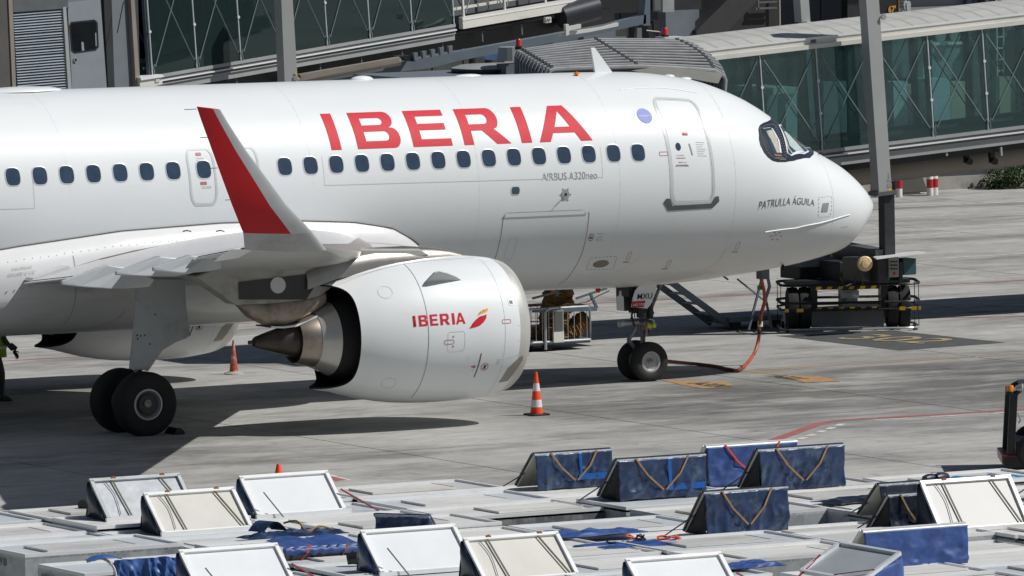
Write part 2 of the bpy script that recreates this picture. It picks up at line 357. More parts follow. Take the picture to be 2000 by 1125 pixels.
# ================================================================== AIRLINER
plane = empty('airliner', (-17.7, 0, 0), 'white airliner with large red lettering and a red upturned wingtip, parked at the bridge', 'airplane')
FS = np.array([0.0, 0.15, 0.4, 0.8, 1.3, 1.9, 2.5, 3.2, 4.2, 5.5, 7.5, 24, 28, 32, 35, 37, 37.6])
FW = np.array([0, .42, .72, 1.02, 1.28, 1.5, 1.66, 1.80, 1.90, 1.955, 1.975, 1.975, 1.78, 1.3, .75, .32, .12])
FT = np.array([-0.686, -0.494, -0.223, 0.098, 0.37, 0.698, 1.179, 1.562, 1.878, 2.018, 2.038, 2.038, 2.02, 1.93, 1.8, 1.6, 1.45])
FB = np.array([-0.686, -0.922, -1.222, -1.563, -1.695, -1.804, -1.883, -1.95, -2.037, -2.085, -2.07, -2.07, -1.55, -.55, .35, .95, 1.2])
def hermite(x, xp, yp):
    h = np.diff(xp); d = np.diff(yp)/h; m = np.zeros_like(yp)
    for i in range(1, len(xp)-1):
        if d[i-1]*d[i] > 0: m[i] = 2*d[i-1]*d[i]/(d[i-1]+d[i])
    m[0] = d[0]
    x = np.clip(x, xp[0], xp[-1]); k = np.clip(np.searchsorted(xp, x)-1, 0, len(h)-1); t = (x-xp[k])/h[k]
    return (2*t**3-3*t**2+1)*yp[k]+(t**3-2*t**2+t)*h[k]*m[k]+(-2*t**3+3*t**2)*yp[k+1]+(t**3-t**2)*h[k]*m[k+1]
def fsec(X):
    q = np.sqrt(FS); x = math.sqrt(max(-X, 0)); return float(hermite(x, q, FW)), float(hermite(x, q, FT)), float(hermite(x, q, FB))
def FP(X, th):
    w_, t, b = fsec(X); return Vector((X, -w_*math.sin(th), 3.844-.0082*X+(t+b)/2+(t-b)/2*math.cos(th)))
def FO(X, th, off=0.):
    p0 = FP(X, th); e = 1e-3; a = FP(X-e, th)-FP(X+e, th); b = FP(X, th+e)-FP(X, th-e); n = a.cross(b)
    if n.length < 1e-12: return p0
    n.normalize(); c = Vector((X, 0, 3.844-.0082*X))
    if n.dot(p0-c) < 0: n = -n
    return p0+n*off
ss = [(.001 + 1.5*(i/22)**2) for i in range(23)]+[1.5+.25*k for k in range(1, 25)]+[7.5+.6*k for k in range(1, 51)]
mb = MB(); NT = 120
vs = [FP(-s, 2*PI*k/NT) for s in ss for k in range(NT)]
fs = [(i*NT+k, i*NT+(k+1) % NT, (i+1)*NT+(k+1) % NT, (i+1)*NT+k) for i in range(len(ss)-1) for k in range(NT)]+[tuple(range(NT))]
mb.add(vs, fs); fus = mb.build('fuselage', white, plane, smooth=True)
# passenger windows: surround ring > dark pane
def window_at(X, V, hw=.145, hh=.0815, name='cabin_window'):
    o = wrap(name, shape_mesh([rrect(X-hw, V-hh, X+hw, V+hh, .075 if hh > .07 else .05, 6)][:1]), None, wframe, fus) if False else None
    k = hw/.145
    fr = MB(); outer = []; inner = []
    n = 28
    def oval(s, q):
        P = []
        for i in range(n):
            a = 2*PI*i/n; ca, sa = math.cos(a), math.sin(a)
            P.append((X+s*hw*math.copysign(abs(ca)**.62, ca), V+q*hh*math.copysign(abs(sa)**.72, sa)))
        return P
    o1 = oval(1.11, 1.10); o2 = oval(1.0, 1.0); o3 = oval(.93, .95)
    fr.add([FO(x, v, .003) for x, v in o1]+[FO(x, v, .007) for x, v in o2]+[FO(x, v, -.0) for x, v in o3], [(i, (i+1) % n, n+(i+1) % n, n+i) for i in range(n)]+[(n+i, n+(i+1) % n, 2*n+(i+1) % n, 2*n+i) for i in range(n)])
    f = fr.build(name, wframe, fus, fix=False)
    pn = MB(); vv = [FO(X, V, .004)]; ff = []
    for q_ in (.35, .7, 1.0): vv += [FO(X+(x-X)*q_, V+(v-V)*q_, .004) for x, v in o2]
    ff += [(0, 1+i, 1+(i+1) % n) for i in range(n)]
    for j in range(2): ff += [(1+j*n+i, 1+(j+1)*n+i, 1+(j+1)*n+(i+1) % n, 1+j*n+(i+1) % n) for i in range(n)]
    ff = [tuple(reversed(q)) for q in ff]; pn.add(vv, ff); po = pn.build('pane', winm, f, smooth=False, fix=False)
    po.data.polygons.foreach_set('use_smooth', [True]*len(po.data.polygons))
    return f
for k in range(15): window_at(-6.156-.5319*k, 1.268+.0005*k)
for k in range(24): window_at(-15.882-.5365*k, 1.274)
window_at(-15.262, 1.274); window_at(-14.42, 1.274)
# titles
T0, T1 = .746, 1.139
H = T1-T0
def L(pts): return [(x, T0+(1-y)*H) for x, y in pts]          # y: 0 bottom .. 1 top
def rowI(a, b): return [L([(a, 0), (b, 0), (b, 1), (a, 1)])]
def curveB(a, b):
    w_ = b-a; s = .205; t = .185
    def bowl(y0, y1, xr): # outer right side arc from bottom to top
        return [(a+xr*w_-.16*w_+.16*w_*math.sin(q), (y0+y1)/2-(y1-y0)/2*math.cos(q)) for q in [PI*i/10 for i in range(11)]]
    outer = [(a, 0)]+bowl(0, .53, 1.0)+bowl(.53, 1, .93)+[(a, 1)]
    def hole(y0, y1, xr): return [(a+s, y0)]+[(a+xr*w_-.09*w_+.09*w_*math.sin(q), (y0+y1)/2-(y1-y0)/2*math.cos(q)) for q in [PI*i/8 for i in range(9)]]+[(a+s, y1)]
    return [L(outer), L(hole(t, .435, .76)), L(hole(.61, 1-t, .70))]
def letE(a, b): s = .205; t = .185; return [L([(a, 0), (b, 0), (b, t), (a+s, t), (a+s, .42), (b-.06, .42), (b-.06, .60), (a+s, .60), (a+s, 1-t), (b-.02, 1-t), (b-.02, 1), (a, 1)])]
def letR(a, b):
    s = .205; t = .185; w_ = b-a
    arc = [(a+.84*w_-.17*w_+.17*w_*math.sin(q), .68-.32*math.cos(q)) for q in [PI*i/10 for i in range(2, 11)]]
    outer = [(a, 0), (a+s, 0), (a+s, .36), (a+.44*w_, .36), (a+.70*w_, 0), (b, 0), (a+.70*w_, .40)]+arc+[(a, 1)]
    hole = [(a+s, .535)]+[(a+.62*w_-.09*w_+.09*w_*math.sin(q), .675-.14*math.cos(q)) for q in [PI*i/8 for i in range(9)]]+[(a+s, 1-t)]
    return [L(outer), L(hole)]
def letA(a, b):
    m = (a+b)/2; h = .155
    return [L([(a, 0), (a+.235, 0), (a+.33, .22), (b-.34, .22), (b-.245, 0), (b, 0), (m+h, 1), (m-h, 1)]), L([(a+.40, .38), (b-.41, .38), (m, .83)])]
for lp in (rowI(-12.58, -12.37), curveB(-12.03, -11.10), letE(-10.87, -10.05), letR(-9.80, -8.81), rowI(-8.59, -8.37), letA(-8.21, -7.08)):
    wrap('title_letter', shape_mesh(lp), FO, redp, fus, .08, .005)
# small lettering on the fuselage: text baseline runs towards the nose, letter height is an angle around the skin
def ftext(txt, X, V, size, m, name='lettering', slope=0, vs_=.5, spacing=1, shear=0, bold=0, width=None):
    bm = shape_mesh(text=txt, size=size, spacing=spacing, font_shear=shear, bold=bold)
    if width:
        k = width/max(v.co.x for v in bm.verts)
        for v in bm.verts: v.co.x *= k
    def fn(x, y, off): return FO(X+x, V-(y)*vs_-slope*x, off)
    return wrap(name, bm, fn, m, fus, .1, .005)
ftext('AIRBUS A320neo', -8.27, 1.497, .20, txtl, vs_=.5, width=1.18)
ftext('PATRULLA ÁGUILA', -3.52, 1.815, .225, txtg, slope=.121, vs_=.55, shear=.12, width=1.37)
def fpoly(lps, m, name='marking', step=.1, off=.005, label=None): return wrap(name, shape_mesh(lps), FO, m, fus, step, off, label)
def fline(pts, wd, m, name='panel_seam', off=.0035):
    # thin strip following (X, angle) points on the skin
    q = []
    for (a, b) in zip(pts[:-1], pts[1:]):
        n = max(1, int(max(abs(a[0]-b[0])/.15, abs(a[1]-b[1])/.06)))
        q += [(a[0]+(b[0]-a[0])*i/n, a[1]+(b[1]-a[1])*i/n) for i in range(n)]
    q.append(pts[-1]); v = []
    for i, c in enumerate(q):
        a = q[max(i-1, 0)]; b = q[min(i+1, len(q)-1)]; dx = (b[0]-a[0]); dy = (b[1]-a[1])*2; l = math.hypot(dx, dy) or 1
        nx, ny = -dy/l*wd/2, dx/l*wd/4
        v += [FO(c[0]+nx, c[1]+ny, off), FO(c[0]-nx, c[1]-ny, off)]
    z = MB(); z.add(v, [(2*i, 2*i+1, 2*i+3, 2*i+2) for i in range(len(q)-1)]); return z.build(name, m, fus, fix=False)
# front service door: grey outline, seams, scuff plate, small round window, handle
D0, D1, D2, D3 = -5.52, -4.52, .665, 1.765
door = fpoly([rrect(D0, D2, D1, D3, .15), rrect(D0+.055, D2+.028, D1-.055, D3-.028, .12)], ring, 'front_door_outline', .08)
fline([(x, y) for x, y in rrect(D0+.075, D2+.04, D1-.075, D3-.04, .1)]+[rrect(D0+.075, D2+.04, D1-.075, D3-.04, .1)[0]], .006, line2)
fpoly([[(-5.66, 1.735), (-5.60, 1.70), (-5.52, 1.70), (-5.45, 1.77), (-4.6, 1.755), (-4.52, 1.69), (-4.44, 1.685), (-4.42, 1.735), (-4.56, 1.80), (-5.54, 1.815)]], scuffm, 'scuff_plate', .08, .008)
fpoly([ell(-5.262, 1.219, .055, .038)], winm, 'door_window', .05, .008)
fpoly([[(-5.025, 1.19), (-4.995, 1.188), (-4.965, 1.30), (-4.99, 1.302)]], line, 'door_handle', .05, .006)
fpoly([rrect(-5.11, 1.078, -4.995, 1.108, .008)], txtr, 'door_label')
for k, (x, v, ww) in enumerate([(-5.33, 1.30, .16), (-5.34, 1.325, .2), (-5.30, 1.365, .18), (-5.36, 1.39, .26), (-5.38, 1.40, .3)]): fpoly([[(x, v), (x+ww, v), (x+ww, v+.006), (x, v+.006)]], txtr if k % 2 else line2, 'placard_line')
for k in range(7): fpoly([[(-4.86, 1.17+.022*k), (-4.66-.03*(k % 3), 1.17+.022*k), (-4.66-.03*(k % 3), 1.175+.022*k), (-4.86, 1.175+.022*k)]], ring, 'placard_line')
fpoly([rrect(-5.70, 1.265, -5.51, 1.305, .006), rrect(-5.69, 1.27, -5.52, 1.30, .006)], txtr, 'door_label')
# round blue sticker with white writing
wrap('round_badge', shape_mesh([ell(-5.81, .895, .155, .085, 28)]), FO, badgem, fus, .06, .006)
bm = shape_mesh(text='oneworld', size=.062); wrap('badge_lettering', bm, lambda x, y, off: FO(-5.93+x, .908-y*.55, off), white, fus, .1, .010)
# drip rail above the door
z = MB(); z.tube([FO(-6.05+.1*k, .545-.03*math.sin(PI*k/17), .004) for k in range(18)], .010, 6); z.build('drip_rail', white, fus, smooth=True)
# over-wing exits
for (a, b, lab) in ((-15.585, -15.02, 1), (-14.70, -14.12, 0)):
    fpoly([rrect(a, 1.065, b, 1.60, .13), rrect(a+.045, 1.09, b-.045, 1.577, .10)], ring, 'exit_outline', .08)
    fpoly([rrect((a+b)/2-.07, 1.115, (a+b)/2+.04, 1.145, .006)], txtr, 'exit_label'); fpoly([rrect((a+b)/2-.06, 1.385, (a+b)/2+.07, 1.412, .006)], txtr, 'exit_label')
    for k in range(2): fpoly([[((a+b)/2-.07, 1.165+.018*k), ((a+b)/2+.08, 1.165+.018*k), ((a+b)/2+.08, 1.17+.018*k), ((a+b)/2-.07, 1.17+.018*k)]], line2, 'placard_line')
bm = shape_mesh(text='SALIDA', size=.06); wrap('exit_lettering', bm, lambda x, y, off: FO(-15.34+x, 1.445-y*.5, off), txtl, fus, .1, .006)
# seams
fline([(-12.824, 1.46), (-6.973, 1.487)], .012, line2); fline([(-6.973, 1.487), (-6.95, 1.20)], .008, line2); fline([(-12.81, 1.19), (-12.824, 1.46)], .008, line2)
fline([(-19.6, 1.555), (-18.72, 1.56), (-18.72, 1.30)], .010, line2)
# round window with dark pane, outflow port with ring and wire
fpoly([rrect(-8.94, 1.535, -8.74, 1.618, .04), rrect(-8.925, 1.543, -8.755, 1.61, .036)], wframe, 'inspection_window_frame')
fpoly([rrect(-8.925, 1.543, -8.755, 1.61, .036)], cockg, 'inspection_window', .05, .007)
fpoly([ell(-7.78, 1.632, .085, .048)], galv, 'valve_disc', .05, .008); fpoly([ell(-7.775, 1.63, .025, .014)], blackm, 'valve_hole', .05, .012)
for k in range(6):
    a = 2*PI*k/6; cx, cy = -7.78+.105*math.cos(a), 1.632+.058*math.sin(a); fpoly([ell(cx, cy, .018, .008, 8)], line, 'valve_mark')
fline([(-7.79, 1.64), (-7.95, 1.71), (-8.06, 1.765)], .016, line, 'valve_wire', .02)
# cargo door outline with bright top hinge
fline([(-9.03, 1.80), (-9.075, 1.83), (-9.06, 2.224), (-9.04, 2.50), (-9.0, 2.7)], .014, line); fline([(-7.262, 1.79), (-7.245, 1.83), (-7.215, 2.25), (-7.235, 2.627), (-7.3, 2.75)], .014, line)
fline([(-9.05, 1.79), (-7.262, 1.79)], .035, white, 'cargo_door_hinge', .02); fline([(-9.04, 1.785), (-8.98, 1.748), (-7.36, 1.748), (-7.28, 1.765), (-7.262, 1.787)], .018, white, 'cargo_door_hinge', .02)
z = rrect(-8.88, 2.02, -8.70, 2.28, .06); fline(z+[z[0]], .008, line2)
# underside markings
fpoly([ell(-6.70, 2.386, .17, .052, 24)], mat('inlet_grille', (.23, .22, .19), .5, metal=.3), 'vent_grille')
for (a, b) in (((-6.99, 2.30), (-6.43, 2.287)), ((-6.96, 2.463), (-6.37, 2.475)), ((-6.99, 2.31), (-6.965, 2.455)), ((-6.425, 2.29), (-6.37, 2.47))):
    n = 7
    for k in range(n):
        p1 = (a[0]+(b[0]-a[0])*(k+.2)/n, a[1]+(b[1]-a[1])*(k+.2)/n); p2 = (a[0]+(b[0]-a[0])*(k+.65)/n, a[1]+(b[1]-a[1])*(k+.65)/n); fline([p1, p2], .014, line, 'dash_mark')
fpoly([ell(-7.12, 2.062, .055, .035), ell(-7.12, 2.062, .043, .027)], txtr, 'warning_ring'); fpoly([rrect(-7.15, 2.055, -7.09, 2.069, .003)], txtk, 'warning_mark')
z = [(-7.0, 2.09), (-6.86, 2.09), (-6.93, 2.045)]; fline(z+[z[0]], .010, txtl, 'warning_triangle'); fline([(-7.18, 2.02), (-7.06, 2.02)], .006, line, 'dash_mark'); fline([(-7.02, 2.022), (-6.86, 2.022)], .006, line, 'dash_mark')
for (x, v) in ((-6.16, 2.29), (-3.79, 2.235), (-5.2, 2.42)):
    z = rrect(x-.035, v-.045, x+.035, v+.045, .012); fline(z+[z[0]], .008, txtr, 'red_box_mark'); fline([(x-.1, v+.07), (x+.05, v+.072)], .006, txtr if x < -5 else line, 'placard_line'); fline([(x-.07, v+.085), (x+.06, v+.087)], .016, line, 'placard_line')
fline([(-6.35, 2.53), (-6.2, 2.50), (-5.98, 2.36), (-5.9, 2.27)], .007, line2); fline([(-4.25, 2.6), (-4.1, 2.45), (-4.02, 2.30), (-3.9, 2.2)], .008, line2)
# nose details: seam strip, static plate, dashed square, pitot and aerials
z = MB(); z.tube([FO(-3.251+.07*k, float(np.interp(-3.251+.07*k, [-3.251, -2.529, -1.791, -1.152], [2.073, 2.005, 1.837, 1.691])), .004) for k in range(31)], .013, 6); z.build('radome_strip', white, fus, smooth=True)
fpoly([[(-1.925, 1.565), (-1.755, 1.53), (-1.80, 1.68), (-1.965, 1.70)]], mat('grey_square', (.30, .31, .31), .5), 'static_plate', .06, .006)
z = [(-2.035, 1.50), (-1.66, 1.41), (-1.705, 1.745), (-2.03, 1.79), (-2.035, 1.50)]
for a, b in zip(z[:-1], z[1:]):
    for k in range(5): fline([(a[0]+(b[0]-a[0])*(k+.2)/5, a[1]+(b[1]-a[1])*(k+.2)/5), (a[0]+(b[0]-a[0])*(k+.7)/5, a[1]+(b[1]-a[1])*(k+.7)/5)], .010, line, 'dash_mark')
fpoly([ell(-2.96, 2.125, .05, .02)], chrome, 'static_port', .05, .012)
for k in range(6):
    a = 2*PI*k/6; fpoly([ell(-2.96+.12*math.cos(a), 2.125+.055*math.sin(a), .022, .008, 8)], txtr if k % 2 else line, 'dash_mark')
fline([(-1.35, 1.95), (-1.15, 1.93)], .012, line, 'placard_line')
# thin circumferential skin joints, barely darker than the paint
for X in (-1.62, -4.05, -6.6, -9.6, -13.05, -18.0): fline([(X, .15+.1*k) for k in range(27 if X > -13 else 14)], .006, mat('faint_joint', (.66, .67, .68), .35, var=.02), 'skin_joint', .0025)
# cockpit glazing: dark mask over both sides, panes with bright frames, rivets
MK = [(-3.309, .977), (-3.27, .90), (-3.19, .835), (-3.05, .765), (-2.90, .695), (-2.72, .58), (-2.56, .42), (-2.47, .28), (-2.43, .12), (-2.42, 0.0001), (-1.40, .0001), (-1.43, .2), (-1.558, .43), (-1.75, .66), (-2.0, .87), (-2.337, 1.055), (-2.55, 1.15), (-2.806, 1.225), (-3.0, 1.26), (-3.132, 1.262), (-3.24, 1.235), (-3.31, 1.19), (-3.36, 1.11), (-3.35, 1.04)]
mask = fpoly([MK], cockm, 'cockpit_mask', .07, .006)
wrap('cockpit_mask', shape_mesh([MK]), lambda x, y, off: (lambda q: Vector((q.x, -q.y, q.z)))(FO(x, y, off)), cockm, fus, .07, .006)
P1 = [(-3.14, .885), (-2.80, .765), (-2.79, .80), (-2.87, 1.15), (-3.09, 1.20), (-3.12, 1.0)]
P2 = [(-2.555, .615), (-2.32, .43), (-1.93, .62), (-1.90, .68), (-2.18, .90), (-2.62, 1.10), (-2.70, 1.09)]
P3 = [(-2.26, .36), (-2.28, .03), (-1.50, .03), (-1.60, .38), (-1.86, .56)]
def sidepane(P, nm='cockpit_window'):
    f = fpoly([P], cockg, nm, .06, .010); 
    return f
pw1 = sidepane(P1); pw2 = sidepane(P2); pw3 = sidepane(P3)
def framed(P, par, m=uldf, wd=.026):
    o = fline(P+[P[0]], wd, m, 'window_frame', .015); o.parent = fus
framed(P2, pw2, uldf, .028); framed(P3, pw3, uldf, .02)
fpoly([[(-3.10, .90), (-2.90, .83), (-2.865, .92), (-2.90, 1.13), (-2.99, 1.15), (-3.03, 1.05), (-3.06, .99)]], visor, 'pilot_seat_back', .06, .0125)
fline([(-2.885, .80), (-2.835, .95), (-2.885, 1.13)], .035, uldf, 'window_post', .014); fline([(-3.07, 1.19), (-2.88, 1.165)], .03, brass, 'window_sill', .014); fline([(-3.15, .875), (-2.92, .80)], .018, galv, 'window_post', .014)
fpoly([[(-2.52, .70), (-2.42, .66), (-2.10, .82), (-2.17, .88), (-2.42, .985), (-2.56, .95)]], visor2, 'folded_sunshade', .05, .0125)
fline([(-2.57, .68), (-2.63, 1.0), (-2.55, 1.06)], .045, visor, 'window_post', .0135); fline([(-2.55, 1.06), (-2.2, .88)], .03, doorw, 'sunshade_edge', .0145)
rv = MB()
def rivets(pts, n):
    seg = [math.dist(a, b) for a, b in zip(pts[:-1], pts[1:])]; tot = sum(seg)
    for k in range(n):
        d = tot*k/(n-1); i = 0
        while i < len(seg)-1 and d > seg[i]: d -= seg[i]; i += 1
        f = d/seg[i]; a, b = pts[i], pts[i+1]; c = FO(a[0]+(b[0]-a[0])*f, a[1]+(b[1]-a[1])*f, .012); e = .009
        rv.box((c.x-e, c.y-e, c.z-e), (c.x+e, c.y+e, c.z+e))
rivets([(-3.22, .88), (-2.95, .765), (-2.76, .69)], 11); rivets([(-2.74, .70), (-2.78, .9), (-2.80, 1.19), (-2.95, 1.225)], 17); rivets([(-2.70, .69), (-2.72, .9), (-2.755, 1.15)], 14)
rivets([(-3.25, .9), (-3.29, 1.05), (-3.24, 1.18), (-3.1, 1.23), (-2.82, 1.20)], 22); rivets([(-3.05, 1.215), (-2.85, 1.185)], 7)
tag(rv.build('window_rivets', rivet, fus), kind='stuff')
def fpipe(a, b, m, name, h=.05, w=.04):
    z = MB(); z.bar(FO(*a, h), FO(*b, h), w); return z.build(name, m, fus)
z = MB(); z.tube([FO(-1.50, .5, .0), FO(-1.48, .5, .06), FO(-1.36, .5, .07)], .012, 6); z.build('wiper_pivot', blackm, fus)
z = MB(); z.tube([FO(-2.30, 2.76, 0), FO(-2.30, 2.76, .12)], .03, 8); z.build('pitot_probe', blackm, fus)
# antennas on the crown
def blade(X0, X1, X2, X3, h, nm, m=white, t=.035):
    zb = FP((X0+X1)/2, 0).z-.03; z = MB(); z.hexa([(X0, -t, zb), (X1, -t*.4, zb), (X1, t*.4, zb), (X0, t, zb), (X2, -t*.4, zb+h), (X3, -t*.2, zb+h), (X3, t*.2, zb+h), (X2, t*.4, zb+h)])
    return z.build(nm, m, fus, bevel=.01)
blade(-6.02, -5.62, -6.10, -6.01, .50, 'blade_antenna')
z = MB(); z.lathe([(0, .0), (.04, .06), (.07, .035), (.085, .0)], ((-6.62, -.38, FP(-6.62, .19).z-.01), (0, -.19, 1)), 10); z.build('beacon_lamp', orangel, fus)
for (X, a, b, h) in ((-18.05, .85, .35, .075), (-11.0, .24, .12, .07), (-8.75, .30, .1, .035), (-4.4, .12, .08, .03), (-4.05, .14, .08, .03)):
    zb = FP(X, 0).z-.015; z = MB(); vs_, f_ = [], []
    vs_, f_ = grid(lambda u, v: (X+a*math.cos(2*PI*v)*math.sin(PI/2*u), b*math.sin(2*PI*v)*math.sin(PI/2*u), zb+(h+.015)*math.cos(PI/2*u)), 6, 20); z.add(vs_, f_); z.build('antenna_fairing', white, fus, smooth=True)
# -------------------------------------------------- belly fairing
SXS = [-10.45, -10.8, -11.4, -12.2, -13.4, -15, -17, -19, -21, -22.5, -23.6]
HWS = [1.45, 1.78, 2.0, 2.12, 2.2, 2.24, 2.24, 2.2, 2.05, 1.8, 1.3]; TPS = [3.25, 3.55, 3.78, 3.88, 3.93, 3.94, 3.86, 3.62, 3.35, 3.1, 2.8]; BTS = [2.25, 1.95, 1.76, 1.65, 1.6, 1.58, 1.58, 1.6, 1.7, 1.9, 2.15]
def bellyP(X, th, off=0.):
    xs_ = -X; a = np.array([-q for q in SXS]); hw = float(np.interp(xs_, a, HWS)); tp = float(np.interp(xs_, a, TPS)); bt = float(np.interp(xs_, a, BTS))
    zc = (tp+bt)/2; h = (tp-bt)/2; s_, c_ = math.sin(th), math.cos(th); e = .72
    k = 1+off/1.5
    return Vector((X, -k*hw*math.copysign(abs(s_)**e, s_), zc+k*h*math.copysign(abs(c_)**e, c_)))
z = MB(); nb = 72; xs_ = [-10.45-.3*k for k in range(44)]+[-23.6]
z.add([bellyP(X, 2*PI*k/nb) for X in xs_ for k in range(nb)], [(i*nb+k, i*nb+(k+1) % nb, (i+1)*nb+(k+1) % nb, (i+1)*nb+k) for i in range(len(xs_)-1) for k in range(nb)]+[tuple(range(nb)), tuple((len(xs_)-1)*nb+k for k in range(nb))])
belly = z.build('belly_fairing', whiteb, plane, smooth=True)
def bstrip(pts, wd, m, name='panel_seam', off=.006):
    q = []
    for (a, b) in zip(pts[:-1], pts[1:]):
        n = max(1, int(max(abs(a[0]-b[0])/.15, abs(a[1]-b[1])/.08))); q += [(a[0]+(b[0]-a[0])*i/n, a[1]+(b[1]-a[1])*i/n) for i in range(n)]
    q.append(pts[-1]); v = []
    for i, c in enumerate(q):
        a = q[max(i-1, 0)]; b = q[min(i+1, len(q)-1)]; dx = b[0]-a[0]; dy = (b[1]-a[1])*1.5; l = math.hypot(dx, dy) or 1
        v += [bellyP(c[0]-dy/l*wd/2, c[1]+dx/l*wd/3, off), bellyP(c[0]+dy/l*wd/2, c[1]-dx/l*wd/3, off)]
    z = MB(); z.add(v, [(2*i, 2*i+1, 2*i+3, 2*i+2) for i in range(len(q)-1)]); return z.build(name, m, belly, fix=False)

# dark sealant line where the fairing meets the fuselage skin
lp = []
for k in range(60):
    X = -10.62-.155*k; lo, hi = .2, 1.5
    def outside(th):
        q = bellyP(X, th); w_, t_, b_ = fsec(X); c = 3.844-.0082*X+(t_+b_)/2; return (q.y/w_)**2+((q.z-c)/((t_-b_)/2))**2 > 1
    if outside(lo) or not outside(hi): continue
    for _ in range(22):
        m_ = (lo+hi)/2
        if outside(m_): hi = m_
        else: lo = m_
    q = bellyP(X, hi); w_, t_, b_ = fsec(X); c = 3.844-.0082*X+(t_+b_)/2; lp.append((X, math.atan2(-q.y/w_, (q.z-c)/((t_-b_)/2))-.006))
if len(lp) > 3: fline(lp, .022, mat('sealant_brown', (.16, .13, .11), .6), 'fairing_sealant', .012)
# -------------------------------------------------- wings
def foil(n=14):
    xs = [(1-math.cos(PI*i/n))/2 for i in range(n+1)]
    t = lambda x: 5*(.2969*math.sqrt(x)-.126*x-.3516*x*x+.2843*x**3-.1036*x**4)
    return [(x, t(x)) for x in xs]
FOIL = foil()
def wLE(y): return -11.4-.59*(y-1.3)
def wTE(y): return -19.05 if y < 6.4 else -19.05-.285*(y-6.4)
def wz(y): return 2.80+.09*(y-1.3)
def wingpt(y, c, s, tc=None):      # c chord fraction, s +1 top -1 bottom
    tcv = .15-.045*min(1, (y-1.3)/6) if tc is None else tc
    ch = wLE(y)-wTE(y); t = 5*(.2969*math.sqrt(c)-.126*c-.3516*c*c+.2843*c**3-.1036*c**4)*tcv*ch
    zc = wz(y)-(.2-.25*y/17)*c+.012*ch*4*c*(1-c)
    return Vector((wLE(y)-ch*c, -y, zc+s*t*(1.0 if s > 0 else .95)))
def wing(sgn):
    S = lambda q: Vector((q[0], q[1]*(1 if sgn < 0 else -1), q[2]))
    z = MB(); ys = [1.2, 1.9, 2.6, 3.5, 4.5, 5.5, 6.4, 7.5, 9, 10.5, 12, 13.5, 15, 16.2, 17.0]; cs = [f[0] for f in FOIL]; n = len(cs)
    loop = [(c, 1) for c in cs]+[(c, -1) for c in cs[-2:0:-1]]; m = len(loop)
    v = [S(wingpt(y, c, s)) for y in ys for (c, s) in loop]; z.v = v
    for i in range(len(ys)-1):
        for k in range(m):
            c0, s0 = loop[k]; c1, s1 = loop[(k+1) % m]; cm = (c0+c1)/2; ss_ = 1 if k < n-1 else -1
            z.f.append((i*m+k, i*m+(k+1) % m, (i+1)*m+(k+1) % m, (i+1)*m+k)); z.mi.append(1 if cm < .07 else (2 if ss_ > 0 else 0))
    z.f.append(tuple(range(m))); z.mi.append(0); z.f.append(tuple((len(ys)-1)*m+k for k in range(m))); z.mi.append(0)
    w_ = z.build('wing', [greyw, silver, greyl], plane, smooth=True)
    # flaps and aileron as separate pieces just behind/below the trailing edge
    for (a, b) in ((2.35, 6.3), (6.5, 13.2), (13.35, 16.6)):
        f = MB(); q = []
        for y in (a, b):
            p1 = S(wingpt(y, .80, -1)); p2 = S(wingpt(y, .80, 1)); te = S(wingpt(y, 1, 1)); p1.z -= .012; p2.z += .012
            q += [p1, p2, te+Vector((-.10, 0, -.035)), te+Vector((-.10, 0, -.055))]
        f.add(q, [(0, 1, 2, 3), (4, 7, 6, 5), (0, 4, 5, 1), (1, 5, 6, 2), (2, 6, 7, 3), (3, 7, 4, 0)]); f.build('flap' if b < 14 else 'aileron', greyl, w_)
    # flap track fairings
    ffm = mat('flap_fairing_paint', (.50, .53, .55), .35, coat=.2, var=.03)
    for yy, P in ((6.2, ((119, 549), (119, 557), (150, 560), (184, 562), (240, 564), (290, 560), (300, 545), (240, 522), (207, 517))), (10.0, ((225, 530), (225, 537), (250, 538), (282, 539), (335, 539), (375, 533), (380, 517), (340, 503), (309, 500))), (13.0, ((297, 522), (298, 530), (322, 531), (350, 533), (395, 530), (430, 524), (430, 508), (400, 500), (369, 498)))):
        q = [at(u, v, -yy) for u, v in P]; n = len(q); f = MB(); hw = [.03, .03, .09, .14, .15, .05, .05, .12, .11]
        f.v = [tuple(S((c.x, -yy-h_, c.z))) for c, h_ in zip(q, hw)]+[tuple(S((c.x, -yy+h_, c.z))) for c, h_ in zip(q, hw)]
        f.f = [(0, 1, 2, 8), (2, 3, 7, 8), (3, 4, 5, 6, 7), (n, n+8, n+2, n+1), (n+2, n+8, n+7, n+3), (n+3, n+7, n+6, n+5, n+4)]+[(i, (i+1) % n, (i+1) % n+n, i+n) for i in range(n)]; f.mi = [0]*len(f.f)
        f.build('flap_track_fairing', ffm, w_, bevel=.02)
    if sgn < 0:
        q = [at(u, v, -2.5) for u, v in ((61, 549), (66, 543), (135, 519), (139, 527), (100, 541), (70, 552))]; f = MB(); n = 6
        f.v = [tuple(c) for c in q]+[tuple(c+Vector((0, .5, .0))) for c in q]; f.f = [tuple(range(n)), tuple(range(2*n-1, n-1, -1))]+[(i, (i+1) % n, (i+1) % n+n, i+n) for i in range(n)]; f.mi = [0]*len(f.f); f.build('inboard_flap_tip', greyl, w_)
    # static wicks
    # winglet
    secs = [((637, 487), (478, 487), 17.0), ((609, 452), (475, 455), 17.28), ((559, 400), (453, 400), 17.5), ((517, 343), (432, 343), 17.62), ((480, 293), (414, 293), 17.72), ((446, 241), (393, 235), 17.84), ((430, 214), (384, 208), 17.90)]
    P = []
    for i, (le, te, Y) in enumerate(secs):
        a = at(*le, -Y); b = at(*te, -Y); P.append((a, b))
